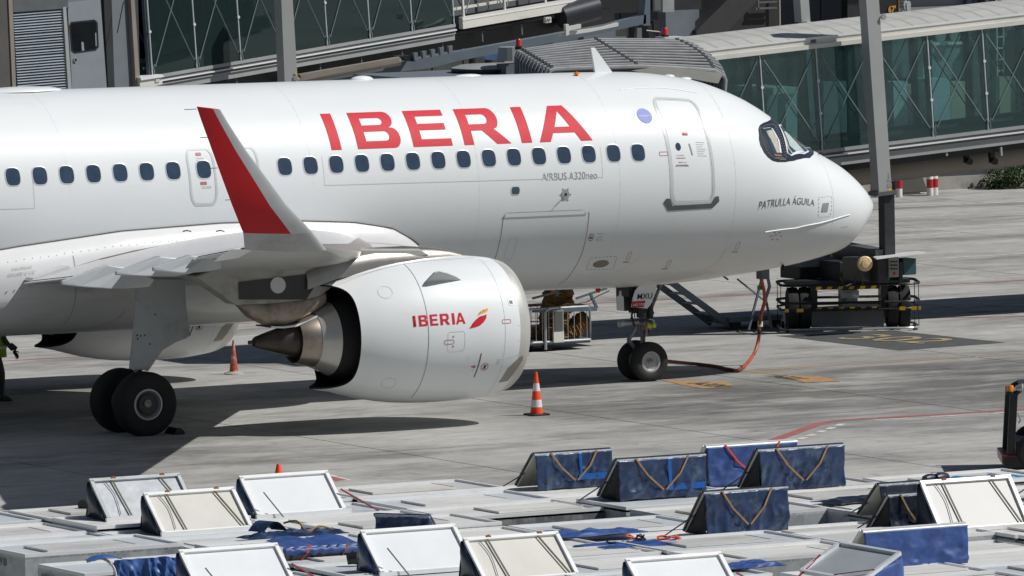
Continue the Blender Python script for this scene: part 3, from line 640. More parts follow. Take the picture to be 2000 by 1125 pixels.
    z = MB(); cs = [0, .01, .04, .10, .2, .32, .33, .5, .7, .87, 1.0]; loop = [(c, 1) for c in cs]+[(c, -1) for c in cs[-2:0:-1]]; m = len(loop); vv = []
    for i, (a, b) in enumerate(P):
        d = b-a; ch = d.length; nxt = P[min(i+1, len(P)-1)][0]; prv = P[max(i-1, 0)][0]; n_ = d.cross(nxt-prv).normalized()
        if n_.y > 0: n_ = -n_      # outward, towards -Y
        for (c, s) in loop:
            t = 5*(.2969*math.sqrt(c)-.126*c-.3516*c*c+.2843*c**3-.1036*c**4)*.085*ch; vv.append(S(a+d*c-n_*(t*s)))
    z.v = vv
    for i in range(len(P)-1):
        for k in range(m):
            c0, _ = loop[k]; c1, _ = loop[(k+1) % m]; cm = (c0+c1)/2
            z.f.append((i*m+k, i*m+(k+1) % m, (i+1)*m+(k+1) % m, (i+1)*m+k)); z.mi.append(0 if i == 0 else (1 if (cm < .325 and i < 6) else 2))
    z.f.append(tuple((len(P)-1)*m+k for k in range(m))); z.mi.append(2); z.f.append(tuple(range(m))); z.mi.append(0)
    wl = z.build('winglet', [greyw, silverl, redw], w_, smooth=True, label='upturned red wingtip with bare grey leading edge')
    tp = MB()
    if sgn < 0:
        for (u, v, dx) in ((384, 213, .22), (410, 268, .18), (425, 328, .14), (455, 390, .14)):
            a = at(u, v, -17.7); tp.tube([a, a+Vector((-dx, 0, .0))], .006, 5)
        tag(tp.build('static_wick', dgrey, w_), kind='stuff')
        a = at(590, 441, -17.25)
        # small dark vent square on the lower leading edge and the navigation light
        q = MB(); q.add([at(585, 452, -17.29), at(600, 452, -17.29), at(592, 440, -17.33), at(588, 440, -17.33)], [(0, 1, 2, 3)]); q.build('winglet_placard', dgrey, w_, fix=False)
        # aileron tip fairing seen below the winglet root
        q = MB(); q.hexa([at(418, 511, -16.2), at(446, 506, -16.2), at(478, 487, -16.9), at(452, 487, -16.9), at(432, 499, -15.9), at(466, 504, -15.9), at(492, 489, -16.7), at(470, 483, -16.7)]); q.build('wingtip_trailing_edge', doorw, w_)
    return w_
wr = wing(-1); wl_ = wing(1)
# -------------------------------------------------- engines
RX = [-15.15, -14.75, -14.2, -13.5, -12.8, -12.2, -11.6, -11.38, -11.26, -11.2]
RR = [.94, 1.02, 1.17, 1.28, 1.315, 1.31, 1.255, 1.205, 1.15, 1.03]
EZ = 1.74
def smooth_r(X):
    k = np.clip(np.searchsorted(RX, X)-1, 0, len(RX)-2); m = []
    x = float(np.clip(X, RX[0], RX[-1]))
    hs = np.diff(RX); d = np.diff(RR)/hs
    def sl_(i): return d[0] if i == 0 else (d[-1] if i == len(RX)-1 else (0 if d[i-1]*d[i] <= 0 else 2*d[i-1]*d[i]/(d[i-1]+d[i])))
    t = (x-RX[k])/hs[k]; return float((2*t**3-3*t**2+1)*RR[k]+(t**3-2*t**2+t)*hs[k]*sl_(k)+(-2*t**3+3*t**2)*RR[k+1]+(t**3-t**2)*hs[k]*sl_(k+1))
def EP(Yc, X, a, off=0.): r = smooth_r(X)+off; return Vector((X, Yc-r*math.sin(a), EZ+r*math.cos(a)))
def engine(Yc, main):
    z = MB(); n = 96; us = [0, .012, .03, .055, .09, .14, .2, .28, .36, .44, .52, .6, .68, .76, .84, .9, .95, 1.0]
    xa = lambda a: -14.63-.50*abs(math.cos(a))**9
    v = [EP(Yc, -11.2+(xa(2*PI*k/n)+11.2)*u, 2*PI*k/n) for u in us for k in range(n)]
    z.v = v
    for i in range(len(us)-1):
        for k in range(n): z.f.append((i*n+k, i*n+(k+1) % n, (i+1)*n+(k+1) % n, (i+1)*n+k)); z.mi.append(1 if i < 4 else 0)
    # inlet inside
    b = len(z.v); pr = [(-11.2, 1.03), (-11.24, .94), (-11.4, .885), (-11.8, .90), (-12.3, .92)]
    z.v += [Vector((X, Yc-r*math.sin(2*PI*k/n), EZ+r*math.cos(2*PI*k/n))) for X, r in pr for k in range(n)]
    for i in range(len(pr)-1):
        for k in range(n): z.f.append((b+i*n+k, b+(i+1)*n+k, b+(i+1)*n+(k+1) % n, b+i*n+(k+1) % n)); z.mi.append(1)
    cowl = z.build('engine_cowl', [white, mat('inlet_lip_grey', (.60, .595, .56), .35, metal=.4, var=.05)], plane, smooth=True)
    z = MB(); v = []
    for (du, dr) in ((0, 0), (0, -.035)): v += [EP(Yc, xa(2*PI*k/n), 2*PI*k/n, dr) for k in range(n)]
    for X, r in ((-14.3, 1.08), (-13.6, 1.15), (-12.8, 1.1), (-12.8, .3)): v += [Vector((X, Yc-r*math.sin(2*PI*k/n), EZ+r*math.cos(2*PI*k/n))) for k in range(n)]
    z.v = v; z.f = [(i*n+k, i*n+(k+1) % n, (i+1)*n+(k+1) % n, (i+1)*n+k) for i in range(5) for k in range(n)]; z.mi = [0]*len(z.f)
    z.build('fan_duct', blackm, cowl, smooth=True)
    ax = ((0, Yc, 1.69), (1, 0, 0))
    z = MB(); z.lathe([(-14.80, .665), (-14.84, .64), (-14.95, .59), (-15.12, .515), (-15.12, .48)], ax, 64); z.build('core_cowl', titanl, cowl, smooth=True); z = MB(); z.lathe([(-12.9, .70), (-13.6, .84), (-14.2, .86), (-14.6, .76), (-14.80, .68), (-14.80, .58)], ax, 64); z.build('inner_duct_wall', blackm, cowl, smooth=True)
    z = MB(); z.lathe([(-15.05, .50), (-15.14, .505), (-15.44, .425), (-15.47, .415), (-15.44, .40), (-15.0, .40)], ax, 64); z.build('exhaust_nozzle', titan, cowl, smooth=True)
    z = MB(); z.lathe([(-15.10, .405), (-15.1, .06)], ax, 40); z.build('nozzle_interior', blackm, cowl)
    z = MB(); z.lathe([(-14.9, .37), (-15.3, .345), (-15.62, .27), (-16.0, .165), (-16.2, .105), (-16.25, .075), (-16.26, .035), (-16.35, .035), (-16.35, 0)], ax, 48); z.build('exhaust_cone', plugm, cowl, smooth=True)
    z = MB(); z.lathe([(-12.2, .0), (-12.2, .92)], ax, 40); z.build('fan', darkm, cowl); z = MB(); z.lathe([(-11.75, .0), (-11.9, .15), (-12.19, .27)], ax, 32); z.build('spinner', blackm, cowl, smooth=True)
    def em(x, y, off): return EP(Yc, x, y, off)
    def ep(lps, m, nm, step=.08, off=.005): return wrap(nm, shape_mesh(lps), em, m, cowl, step, off)
    def el(pts, wd, m, nm='panel_seam', off=.004):
        q = []
        for (a, b) in zip(pts[:-1], pts[1:]):
            k = max(1, int(max(abs(a[0]-b[0])/.12, abs(a[1]-b[1])/.08))); q += [(a[0]+(b[0]-a[0])*i/k, a[1]+(b[1]-a[1])*i/k) for i in range(k)]
        q.append(pts[-1]); v = []
        for i, c in enumerate(q):
            a = q[max(i-1, 0)]; b = q[min(i+1, len(q)-1)]; dx = b[0]-a[0]; dy = (b[1]-a[1])*1.25; l = math.hypot(dx, dy) or 1
            v += [em(c[0]-dy/l*wd/2, c[1]+dx/l*wd/2.5, off), em(c[0]+dy/l*wd/2, c[1]-dx/l*wd/2.5, off)]
        z = MB(); z.add(v, [(2*i, 2*i+1, 2*i+3, 2*i+2) for i in range(len(q)-1)]); return z.build(nm, m, cowl, fix=False)
    el([(-13.40, .28+.1*k) for k in range(25)], .012, line); el([(-11.84, .28+.1*k) for k in range(25)], .008, line2)
    el([(-13.42, .30), (-14.3, .38), (-14.8, .42)], .012, line2); el([(-14.75, .32), (-14.2, .35), (-13.4, .30), (-12.3, .26), (-11.9, .2)], .01, line2)
    for (x, a) in ((-14.06, .85), (-14.0, 2.35)): z_ = [(x+.13*math.cos(q), a+.11*math.sin(q)) for q in [2*PI*k/20 for k in range(21)]]; el(z_, .008, line2)
    z_ = rrect(-13.02, 1.535, -12.68, 1.80, .04); el(z_+[z_[0]], .008, line2); z_ = rrect(-13.09, 1.645, -12.90, 1.70, .02); el(z_+[z_[0]], .010, txtr, 'latch_mark'); el([(-12.93, 1.60), (-12.90, 1.60)], .03, line, 'latch_mark'); el([(-12.93, 1.735), (-12.90, 1.735)], .03, line, 'latch_mark')
    z_ = rrect(-11.90, 1.41, -11.72, 1.46, .015); el(z_+[z_[0]], .010, txtr, 'latch_mark')
    ep([rrect(-11.71, 1.115, -11.60, 1.205, .02)], uldf, 'vent_plate', .08, .004); 
    for k in range(3): ep([rrect(-11.685+.024*k, 1.135, -11.67+.024*k, 1.185, .003)], blackm, 'vent_slot', .08, .007)
    el([(-12.325, 1.86), (-12.36, 2.24)], .02, txtk, 'warning_stroke')
    z_ = ell(-12.205, 2.075, .07, .055, 20); el(z_+[z_[0]], .014, txtr, 'warning_ring'); ep([rrect(-12.225, 2.045, -12.185, 2.105, .01)], txtk, 'warning_mark', .08, .006); el([(-12.25, 2.11), (-12.16, 2.04)], .01, txtr, 'warning_mark')
    ep([ell(-12.43, 2.06, .035, .022)], txtr, 'warning_mark'); ep([ell(-12.48, 2.055, .012, .01)], txtr, 'warning_mark'); el([(-12.46, 2.115), (-12.42, 2.118)], .008, txtl, 'placard_line')
    for k in range(3): el([(-11.98, 1.98+.03*k), (-11.90, 1.985+.03*k)], .008, txtl, 'placard_line'); el([(-12.6, 1.9+.03*k), (-12.56, 1.9+.03*k)], .008, ring, 'placard_line')
    for k in range(4): el([(-11.55, 1.5+.22*k), (-11.53, 1.5+.22*k)], .012, ring, 'rivet_mark')
    el([(-11.80, 1.98), (-11.42, 1.93)], .006, line2)
    ep([[(-11.76, 2.42), (-11.70, 2.16), (-11.50, 2.0), (-11.40, 1.97), (-11.38, 2.05), (-11.48, 2.2), (-11.56, 2.42)]], mat('intake_grille_beige', (.30, .29, .24), .5, metal=.2), 'lower_cowl_patch', .08, .005)
    for k in range(9): el([(-11.42-.01*k, 2.0+.035*k), (-11.40-.01*k, 2.01+.035*k)], .012, line, 'grille_slot', .008)
    if main:
        bm = None
        # company name and tail-feather emblem on the cowl
        sc = (12.66-13.68); x0 = -13.675; h0, h1 = 1.434, 1.280
        def word(ch, a, b):
            W = b-a; s = W*.24 if ch in 'IBERA' else .03
            f = lambda p: (a+p[0]*W, h0+(h1-h0)*p[1])
            t = .17
            if ch == 'I': return [[f(q) for q in ((0, 0), (1, 0), (1, 1), (0, 1))]]
            if ch == 'E': return [[f(q) for q in ((0, 0), (1, 0), (1, t), (.28, t), (.28, .42), (.9, .42), (.9, .59), (.28, .59), (.28, 1-t), (.97, 1-t), (.97, 1), (0, 1))]]
            if ch == 'A': return [[f(q) for q in ((0, 0), (.22, 0), (.30, .2), (.70, .2), (.78, 0), (1, 0), (.62, 1), (.38, 1))], [f(q) for q in ((.36, .36), (.64, .36), (.5, .78))]]
            arc = lambda y0, y1, xr: [(xr-.2+.2*math.sin(q), (y0+y1)/2-(y1-y0)/2*math.cos(q)) for q in [PI*i/8 for i in range(9)]]
            if ch == 'B': return [[f(q) for q in [(0, 0)]+arc(0, .53, 1)+arc(.53, 1, .93)+[(0, 1)]], [f(q) for q in [(.26, t)]+arc(t, .43, .76)+[(.26, .43)]], [f(q) for q in [(.26, .6)]+arc(.6, 1-t, .7)+[(.26, 1-t)]]]
            if ch == 'R': return [[f(q) for q in [(0, 0), (.26, 0), (.26, .35), (.45, .35), (.70, 0), (1, 0), (.72, .38)]+arc(.38, 1, .93)[1:]+[(0, 1)]], [f(q) for q in [(.26, .52)]+arc(.52, 1-t, .7)+[(.26, 1-t)]]]
        xs = [(-13.68, -13.63, 'I'), (-13.57, -13.40, 'B'), (-13.355, -13.20, 'E'), (-13.155, -12.97, 'R'), (-12.92, -12.87, 'I'), (-12.845, -12.66, 'A')]
        for a, b, ch in xs: ep(word(ch, a, b), redp, 'logo_letter', .06, .005)
        red = [(-12.59, 1.505), (-12.52, 1.44), (-12.45, 1.39), (-12.36, 1.35), (-12.21, 1.325), (-12.235, 1.38), (-12.29, 1.43), (-12.37, 1.47), (-12.46, 1.49)]
        yel = [(-12.41, 1.345), (-12.36, 1.295), (-12.28, 1.26), (-12.165, 1.238), (-12.18, 1.275), (-12.24, 1.295), (-12.33, 1.315)]
        ep([red], redp, 'logo_feather', .06, .005); ep([yel], yelp, 'logo_feather', .06, .005)
    # strake
    a_ = .775 if main else -.775
    for sg in ((1,) if main else (1,)):
        aa = .775 if Yc < 0 else -.775
        n_ = Vector((0, -math.sin(aa), math.cos(aa))); p0 = EP(Yc, -13.27, aa, -.02); p1 = EP(Yc, -12.50, aa, -.02); z = MB(); tq = Vector((0, math.cos(aa), math.sin(aa)))*.012
        pts = [p0, p1, EP(Yc, -12.68, aa)+n_*.10, EP(Yc, -12.88, aa)+n_*.20, EP(Yc, -13.06, aa)+n_*.27, EP(Yc, -13.16, aa)+n_*.25]
        z.v = [q+tq for q in pts]+[q-tq for q in pts]; n6 = len(pts); z.f = [tuple(range(n6)), tuple(range(2*n6-1, n6-1, -1))]+[(i, (i+1) % n6, (i+1) % n6+n6, i+n6) for i in range(n6)]; z.mi = [0]*len(z.f)
        z.build('nacelle_strake', greyl, cowl)
    # pylon
    sg = 1 if Yc < 0 else -1
    def pyl(px, h, m, nm, dY=0, bev=.0, par=cowl):
        q = [at(u, v, -5.75-h) for u, v in px]; z = MB(); n = len(q); z.v = [Vector((c.x, Yc-sg*h, c.z)) for c in q]+[Vector((c.x, Yc+sg*h, c.z)) for c in q]
        z.f = [tuple(range(n)), tuple(range(2*n-1, n-1, -1))]+[(i, (i+1) % n, (i+1) % n+n, i+n) for i in range(n)]; z.mi = [0]*len(z.f); return z.build(nm, m, par, bevel=bev)
    py = pyl([(383, 540), (462, 596), (612, 590), (650, 560), (700, 530), (790, 508), (840, 498), (820, 486), (640, 486), (560, 506), (430, 520)], .22, mat('pylon_grey', (.36, .36, .34), .4, var=.06, scale=2, dirt=(.2, .17, .14), dscale=1.6), 'pylon', bev=.03)
    # aft pylon fairing: rounded, scorched
    z = MB(); st = [(-16.60, 2.40, 2.42, .10), (-16.35, 2.14, 2.44, .2), (-16.05, 1.99, 2.44, .26), (-15.7, 1.96, 2.45, .29), (-15.4, 2.04, 2.46, .29), (-15.12, 2.16, 2.50, .27), (-14.9, 2.30, 2.56, .24)]; nn = 20; v = []
    for (X, b, t, hw) in st:
        for k in range(nn):
            a = 2*PI*k/nn; v.append(Vector((X, Yc-hw*math.copysign(abs(math.sin(a))**.7, math.sin(a)), (b+t)/2+(t-b)/2*math.copysign(abs(math.cos(a))**.8, math.cos(a)))))
    z.add(v, [(i*nn+k, i*nn+(k+1) % nn, (i+1)*nn+(k+1) % nn, (i+1)*nn+k) for i in range(len(st)-1) for k in range(nn)]+[tuple(range(nn)), tuple((len(st)-1)*nn+k for k in range(nn))])
    z.build('pylon_aft_fairing', burnt, cowl, smooth=True)
    # heat shield lip under it
    z = MB(); q = [(-16.05, 1.955), (-15.8, 1.935), (-15.55, 1.95), (-15.3, 2.02), (-15.12, 2.10)]; z.add([Vector((x, Yc-sg*.30+dy, zz+dz)) for x, zz in q for dy, dz in ((0, 0), (.6*sg, 0), (.6*sg, .03), (0, .03))], [(4*i+j, 4*i+(j+1) % 4, 4*i+4+(j+1) % 4, 4*i+4+j) for i in range(4) for j in range(4)]); z.build('heat_shield', uldf, cowl)
    # polished top fairing
    z = MB(); st = [(-15.3, 3.02, .30), (-14.7, 3.19, .32), (-13.9, 3.27, .31), (-13.2, 3.27, .27), (-12.7, 3.22, .21), (-12.3, 3.15, .13), (-12.02, 3.07, .05)]; v = []
    for (X, t, hw) in st:
        for k in range(13):
            a = PI*k/12; v.append(Vector((X, Yc-hw*math.cos(a), t-.42+.42*math.sin(a)**.7)))
    z.add(v, [(i*13+k, i*13+k+1, (i+1)*13+k+1, (i+1)*13+k) for i in range(len(st)-1) for k in range(12)]); z.build('pylon_top_fairing', silver, cowl, smooth=True)
    if main:
        q = MB(); pp = [at(u, v, -5.985) for u, v in ((466, 551), (560, 540), (652, 529), (654, 534), (622, 549), (598, 585), (467, 585))]; q.add(pp, [tuple(range(7))]); q.build('dark_access_panel', dgrey, cowl, fix=False)
        q = MB(); q.add([at(543+15*math.cos(2*PI*k/24), 557+16*math.sin(2*PI*k/24), -5.995) for k in range(24)], [tuple(range(24))]); q.build('round_cover', greyl, cowl, fix=False)
    return cowl
e1 = engine(-5.75, True); e2 = engine(5.75, False)
# -------------------------------------------------- wheels and gear
def wheel(par, c, r, wd, rim, big, name='wheel'):
    z = MB(); h = wd/2; prof = [(-h*.62, rim), (-h*.9, rim+.03), (-h, r*.72), (-h*.93, r*.90), (-h*.72, r*.975), (-h*.4, r), (h*.4, r), (h*.72, r*.975), (h*.93, r*.90), (h, r*.72), (h*.9, rim+.03), (h*.62, rim)]
    z.lathe(prof, (c, (0, 1, 0)), 48); t = z.build(name, tyre, par, smooth=True)
    for k in ((-.22, -.07, .07, .22) if big else (-.15, 0, .15)):
        g_ = MB(); g_.lathe([(wd*k-.006, r+.0015), (wd*k+.006, r+.0015)], (c, (0, 1, 0)), 48); g_.build('tread_groove', blackm, t, fix=False)
    z = MB(); z.lathe([(-h*.62, rim), (-h*.80, rim+.012), (-h*.82, rim-.02), (-h*.5, rim-.05), (-h*.42, rim*.45), (-h*.5, rim*.42), (-h*.5, 0)], (c, (0, 1, 0)), 40)
    z.lathe([(h*.62, rim), (h*.80, rim+.012), (h*.82, rim-.02), (h*.5, rim-.05), (h*.42, rim*.45), (h*.42, 0)], (c, (0, 1, 0)), 40)
    z.mi = [0 if ((i//40) if i < 240 else (i//40)-6) < 3 else 1 for i in range(len(z.f))]; z.build('rim', [wheelm, wheeld if big else wheelm], t, smooth=True)
    z = MB(); n = 9
    for k in range(n):
        a = 2*PI*k/n
        rr_ = rim*.72; cc = Vector(c)+Vector((rr_*math.cos(a), 0, rr_*math.sin(a))); rad = .030 if big else .016
        for s in (-1, 1): z.lathe([(s*h*.465, 0), (s*h*.465, rad)], (cc, (0, 1, 0)), 8)
    tag(z.build('rim_hole', blackm, t), kind='stuff')
    if big:
        z = MB(); z.lathe([(-h*.60, .0), (-h*.60, rim*.62), (-h*.45, rim*.66)], (c, (0, 1, 0)), 28); z.build('brake_unit', wheeld, t)
    else:
        z = MB(); z.lathe([(-h*.75, .0), (-h*.75, rim*.26), (-h*.45, rim*.34)], (c, (0, 1, 0)), 20); z.build('hub_cap', galv, t, smooth=True)
    return t
for s in (-1, 1):
    g = MB(); X = -17.71; Y = 3.80*s
    g.tube([(X, Y, .58), (X+.08, Y+.12*s, 1.25)], .075, 14); g.tube([(X+.07, Y+.12*s, 1.2), (X+.22, Y+.14*s, 2.9)], .12, 16); g.tube([(X, Y-.62, .585), (X, Y+.62, .585)], .07, 12)
    gear = g.build('main_gear_leg', strutm, plane, smooth=True)
    wheel(plane, (X, Y+.465*s, .565), .584, .41, .27, True); wheel(plane, (X, Y-.465*s, .565), .584, .41, .27, True)
    q = [at(u, v, -4.2) for u, v in ((268, 545), (362, 545), (364, 600), (372, 652), (366, 660), (345, 668), (318, 684), (307, 700), (290, 725), (283, 723), (254, 721), (262, 640))]
    z = MB(); n = len(q); z.v = [Vector((c.x, s*4.14, c.z)) for c in q]+[Vector((c.x, s*4.20, c.z)) for c in q]; z.f = [tuple(range(n)), tuple(range(2*n-1, n-1, -1))]+[(i, (i+1) % n, (i+1) % n+n, i+n) for i in range(n)]; z.mi = [0]*len(z.f)
    dr = z.build('gear_leg_door', mat('gear_door_grey', (.40, .43, .45), .38, var=.05, scale=1.5, dirt=(.26, .27, .28), dscale=1.2), plane, bevel=.01)
    if s < 0:
        zz = MB()
        for (u, v) in ((268, 655), (275, 656), (269, 662), (283, 655), (303, 614), (293, 672)): a = at(u, v, -4.205); zz.lathe([(0, 0), (0, .018)], (a, (0, -1, 0)), 8)
        tag(zz.build('door_bolt', dgrey, dr), kind='stuff')
# nose gear
X = -5.07
g = MB(); g.tube([(X, 0, .38), (X+.02, 0, .95)], .05, 12); g.tube([(X+.02, 0, .85), (X+.12, 0, 2.1)], .085, 14); g.tube([(X, -.36, .385), (X, .36, .385)], .05, 10)
g.tube([(X+.1, 0, 1.15), (X+.30, 0, 1.55), (X+.55, 0, 2.1)], .035, 8)
leg = g.build('nose_gear_leg', strutm, plane, smooth=True)
g = MB(); g.bar((X-.10, 0, .55), (X-.30, 0, .78), .08, .05); g.bar((X-.30, 0, .78), (X-.12, 0, 1.05), .08, .05); g.build('torque_link', strutm, leg)
g = MB(); g.tube([(X-.52, -.02, 1.10), (X-.05, -.05, 1.13)], .055, 10); g.tube([(X-.50, -.02, 1.10), (X-.42, -.02, 1.12)], .075, 10); g.build('steering_actuator', galv, leg, smooth=True)
g = MB(); g.lathe([(0, .075), (.22, .075)], ((X-.10, -.13, 1.22), (0, 0, 1)), 10, cap=True); g.lathe([(0, .06), (.30, .06)], ((X+.12, -.12, 1.18), (0, 0, 1)), 10, cap=True); g.box((X-.22, -.12, 1.3), (X+.1, .12, 1.42)); g.tube([(X-.15, -.1, 1.45), (X-.28, -.1, 1.28), (X-.22, -.1, 1.05)], .02, 6); g.tube([(X+.05, -.12, 1.5), (X+.18, -.14, 1.3), (X+.08, -.12, 1.02)], .016, 6)
g.tube([(X, -.1, 1.02), (X-.02, -.1, .72)], .014, 6); tag(g.build('hydraulic_fittings', darkm, leg, smooth=True), kind='stuff')
g = MB(); g.lathe([(0, .09), (.05, .09)], ((X+.13, -.06, 1.08), (-.0, 0, 1)), 12, cap=True); g.build('gear_collar', mat('teal_collar', (.05, .16, .15), .5), leg)
g = MB(); g.box((X-.02, -.11, .97), (X+.16, .11, 1.02)); g.build('red_band', txtr, leg)
g = MB()
for (a, b, t) in ((-.30, -.09, 0), (.09, .30, 0)):
    pass
for yy in (-.25, .25): wheel(plane, (X, yy, .375), .381, .22, .19, False)
# wheel bay and its doors
g = MB(); g.box((X-.42, -.24, 1.63), (X+.15, .24, 2.2)); g.prism([(X-.42, 1.63), (X-.40, 1.35), (X-.15, 1.35), (X-.1, 1.63)], 'y', -.05, .24)
g.build('nose_gear_bay', darkm, plane)
g = MB()
for k in range(4): g.tube([(X-.28+.07*k, -.15, 1.65), (X-.22+.05*k, -.12, 1.22)], .012, 5)
g.tube([(X-.12, -.1, 1.62), (X-.3, -.1, 1.2)], .014, 5); g.tube([(X-.3, -.1, 1.62), (X-.1, -.1, 1.2)], .014, 5); g.build('bay_pipework', darkm, plane)
def ngdoor(px, Y, m, nm):
    q = [at(u, v, Y) for u, v in px]; z = MB(); n = len(q); z.v = q+[c+Vector((0, .03, 0)) for c in q]; z.f = [tuple(range(n)), tuple(range(2*n-1, n-1, -1))]+[(i, (i+1) % n, (i+1) % n+n, i+n) for i in range(n)]; z.mi = [0]*len(z.f); return z.build(nm, m, plane)
nd = ngdoor([(1234, 600), (1237, 582), (1241, 568), (1248, 559), (1256, 556), (1283, 555), (1282, 566), (1277, 580), (1270, 596), (1264, 603), (1258, 602)], -.36, white, 'nose_gear_door')
ngdoor([(1206, 606), (1205, 580), (1210, 577), (1211, 568), (1213, 568), (1214, 577), (1218, 580), (1219, 607)], -.34, greyl, 'nose_gear_side_door')
pl = MB(); pl.add([at(u, v, -.366) for u, v in ((1234, 589), (1261, 587), (1257, 600), (1235, 601))], [(0, 1, 2, 3)]); pl.build('red_placard', mat('placard_red', (.45, .01, .02), .4), nd, fix=False)
def planar_text(txt, p0, ux, uz, size, m, nm, par, step=5, bold=0, spacing=1):
    bm = shape_mesh(text=txt, size=size, bold=bold, spacing=spacing); p0 = Vector(p0); ux = Vector(ux); uz = Vector(uz)
    for v in bm.verts: v.co = p0+ux*v.co.x+uz*v.co.y
    me = bpy.data.meshes.new(nm); bm.to_mesh(me); bm.free(); me.materials.append(m); o = bpy.data.objects.new(nm, me); C.objects.link(o); o.parent = par; return o
a = at(1244, 585, -.372); b = at(1276, 583, -.372); planar_text('MXU', a, (b-a).normalized(), Vector((.12, 0, 1)), .155, txtk, 'registration_lettering', nd, bold=.001, spacing=1.0)
a = at(1237, 598, -.372); planar_text('NO TOW', a, Vector((1, 0, .02)), Vector((.1, 0, 1)), .062, white, 'placard_lettering', nd, bold=.001)
# tail
z = MB(); z.hexa([(-30.5, -.12, 5.6), (-36.6, -.08, 5.4), (-36.6, .08, 5.4), (-30.5, .12, 5.6), (-35.6, -.05, 11.76), (-37.4, -.04, 11.76), (-37.4, .04, 11.76), (-35.6, .05, 11.76)]); z.build('tail_fin', redp, plane, bevel=.03)
for s in (-1, 1):
    z = MB(); z.hexa([(-32.6, .3*s, 4.9), (-36.2, .3*s, 4.85), (-36.2, .3*s, 5.0), (-32.6, .3*s, 5.1), (-36.0, 6.2*s, 5.5), (-37.4, 6.2*s, 5.5), (-37.4, 6.2*s, 5.56), (-36.0, 6.2*s, 5.58)]); z.build('tailplane', greyl, plane)
# belly fairing markings
bstrip([(-13.0, 1.50), (-13.0, 1.9), (-12.98, 2.4)], .012, line2); bstrip([(-11.05, 1.45), (-13.0, 1.33)], .008, line2)
bstrip([(-19.9, 1.15), (-19.9, 1.55), (-19.8, 1.72), (-18.9, 1.68)], .010, line2)
bstrip([(-18.05, 1.25), (-18.05, 1.75), (-18.1, 2.3)], .010, line); bstrip([(-17.0, 2.05), (-17.08, 2.25), (-17.4, 2.5), (-18.0, 2.65)], .012, line); bstrip([(-16.1, 1.9), (-16.1, 2.2), (-15.95, 2.4), (-15.6, 2.5)], .014, line)
for k, (t, x) in enumerate((('CAUTION', -19.28), ('ESCAPE SLIDE', -19.36))):
    bm = shape_mesh(text=t, size=.085, spacing=1.02); wrap('fairing_lettering', bm, lambda xx, yy, off, x=x, k=k: bellyP(x+xx, 1.36+.085*k-yy*.65, .01), txtl, belly, .1)
rv = MB()
for k in range(26): c = bellyP(-19.8+.16*k, 1.19+.004*(k % 5), .004); rv.box((c.x-.005, c.y-.005, c.z-.005), (c.x+.005, c.y+.005, c.z+.005))
for k in range(14): c = bellyP(-19.7+.15*k, 1.60-.006*k, .006); rv.box((c.x-.008, c.y-.008, c.z-.008), (c.x+.008, c.y+.008, c.z+.008))
tag(rv.build('fairing_fastener', line, belly), kind='stuff')
settle(plane)
# brown sealing line between the belly fairing and the wing's upper skin
z = MB(); z.tube([at(u, v, Y) for u, v, Y in ((138, 524, -2.26), (200, 505, -2.28), (262, 490, -2.29), (330, 478, -2.29), (400, 471, -2.28), (470, 466, -2.27))], .012, 5); zz = z.build('wing_root_seal', mat('sealant_brown', (.16, .13, .11), .6), belly)
for (u, v) in ((430, 452), (365, 452)): z = MB(); z.tube([at(u-8, v, -2.26), at(u, v-2, -2.28), at(u+8, v, -2.26)], .012, 5); z.build('fairing_vent', dgrey, belly)
# ================================================================== JET BRIDGES
def frame(O, ang, tilt):
    ex = Vector((math.cos(ang)*math.cos(tilt), math.sin(ang)*math.cos(tilt), math.sin(tilt))); ey = Vector((-math.sin(ang), math.cos(ang), 0)); ez = ex.cross(ey)
    return Vector(O), ex, ey, ez
def FR(F, x, y, z): return F[0]+F[1]*x+F[2]*y+F[3]*z
def fbox(mb, F, a, b):
    x0, y0, z0 = a; x1, y1, z1 = b
    return mb.hexa([FR(F, *q) for q in ((x0, y0, z0), (x1, y0, z0), (x1, y1, z0), (x0, y1, z0), (x0, y0, z1), (x1, y0, z1), (x1, y1, z1), (x0, y1, z1))])
def onplane(F, u, v, y=0.):       # local (x, z) where the sight line through a photo pixel meets the plane y of a frame
    d = ray(u, v); c = Vector(CAM_P); n = F[2]; t = (F[0]+F[2]*y-c).dot(n)/d.dot(n); q = c+d*t-F[0]; return q.dot(F[1]), q.dot(F[3])
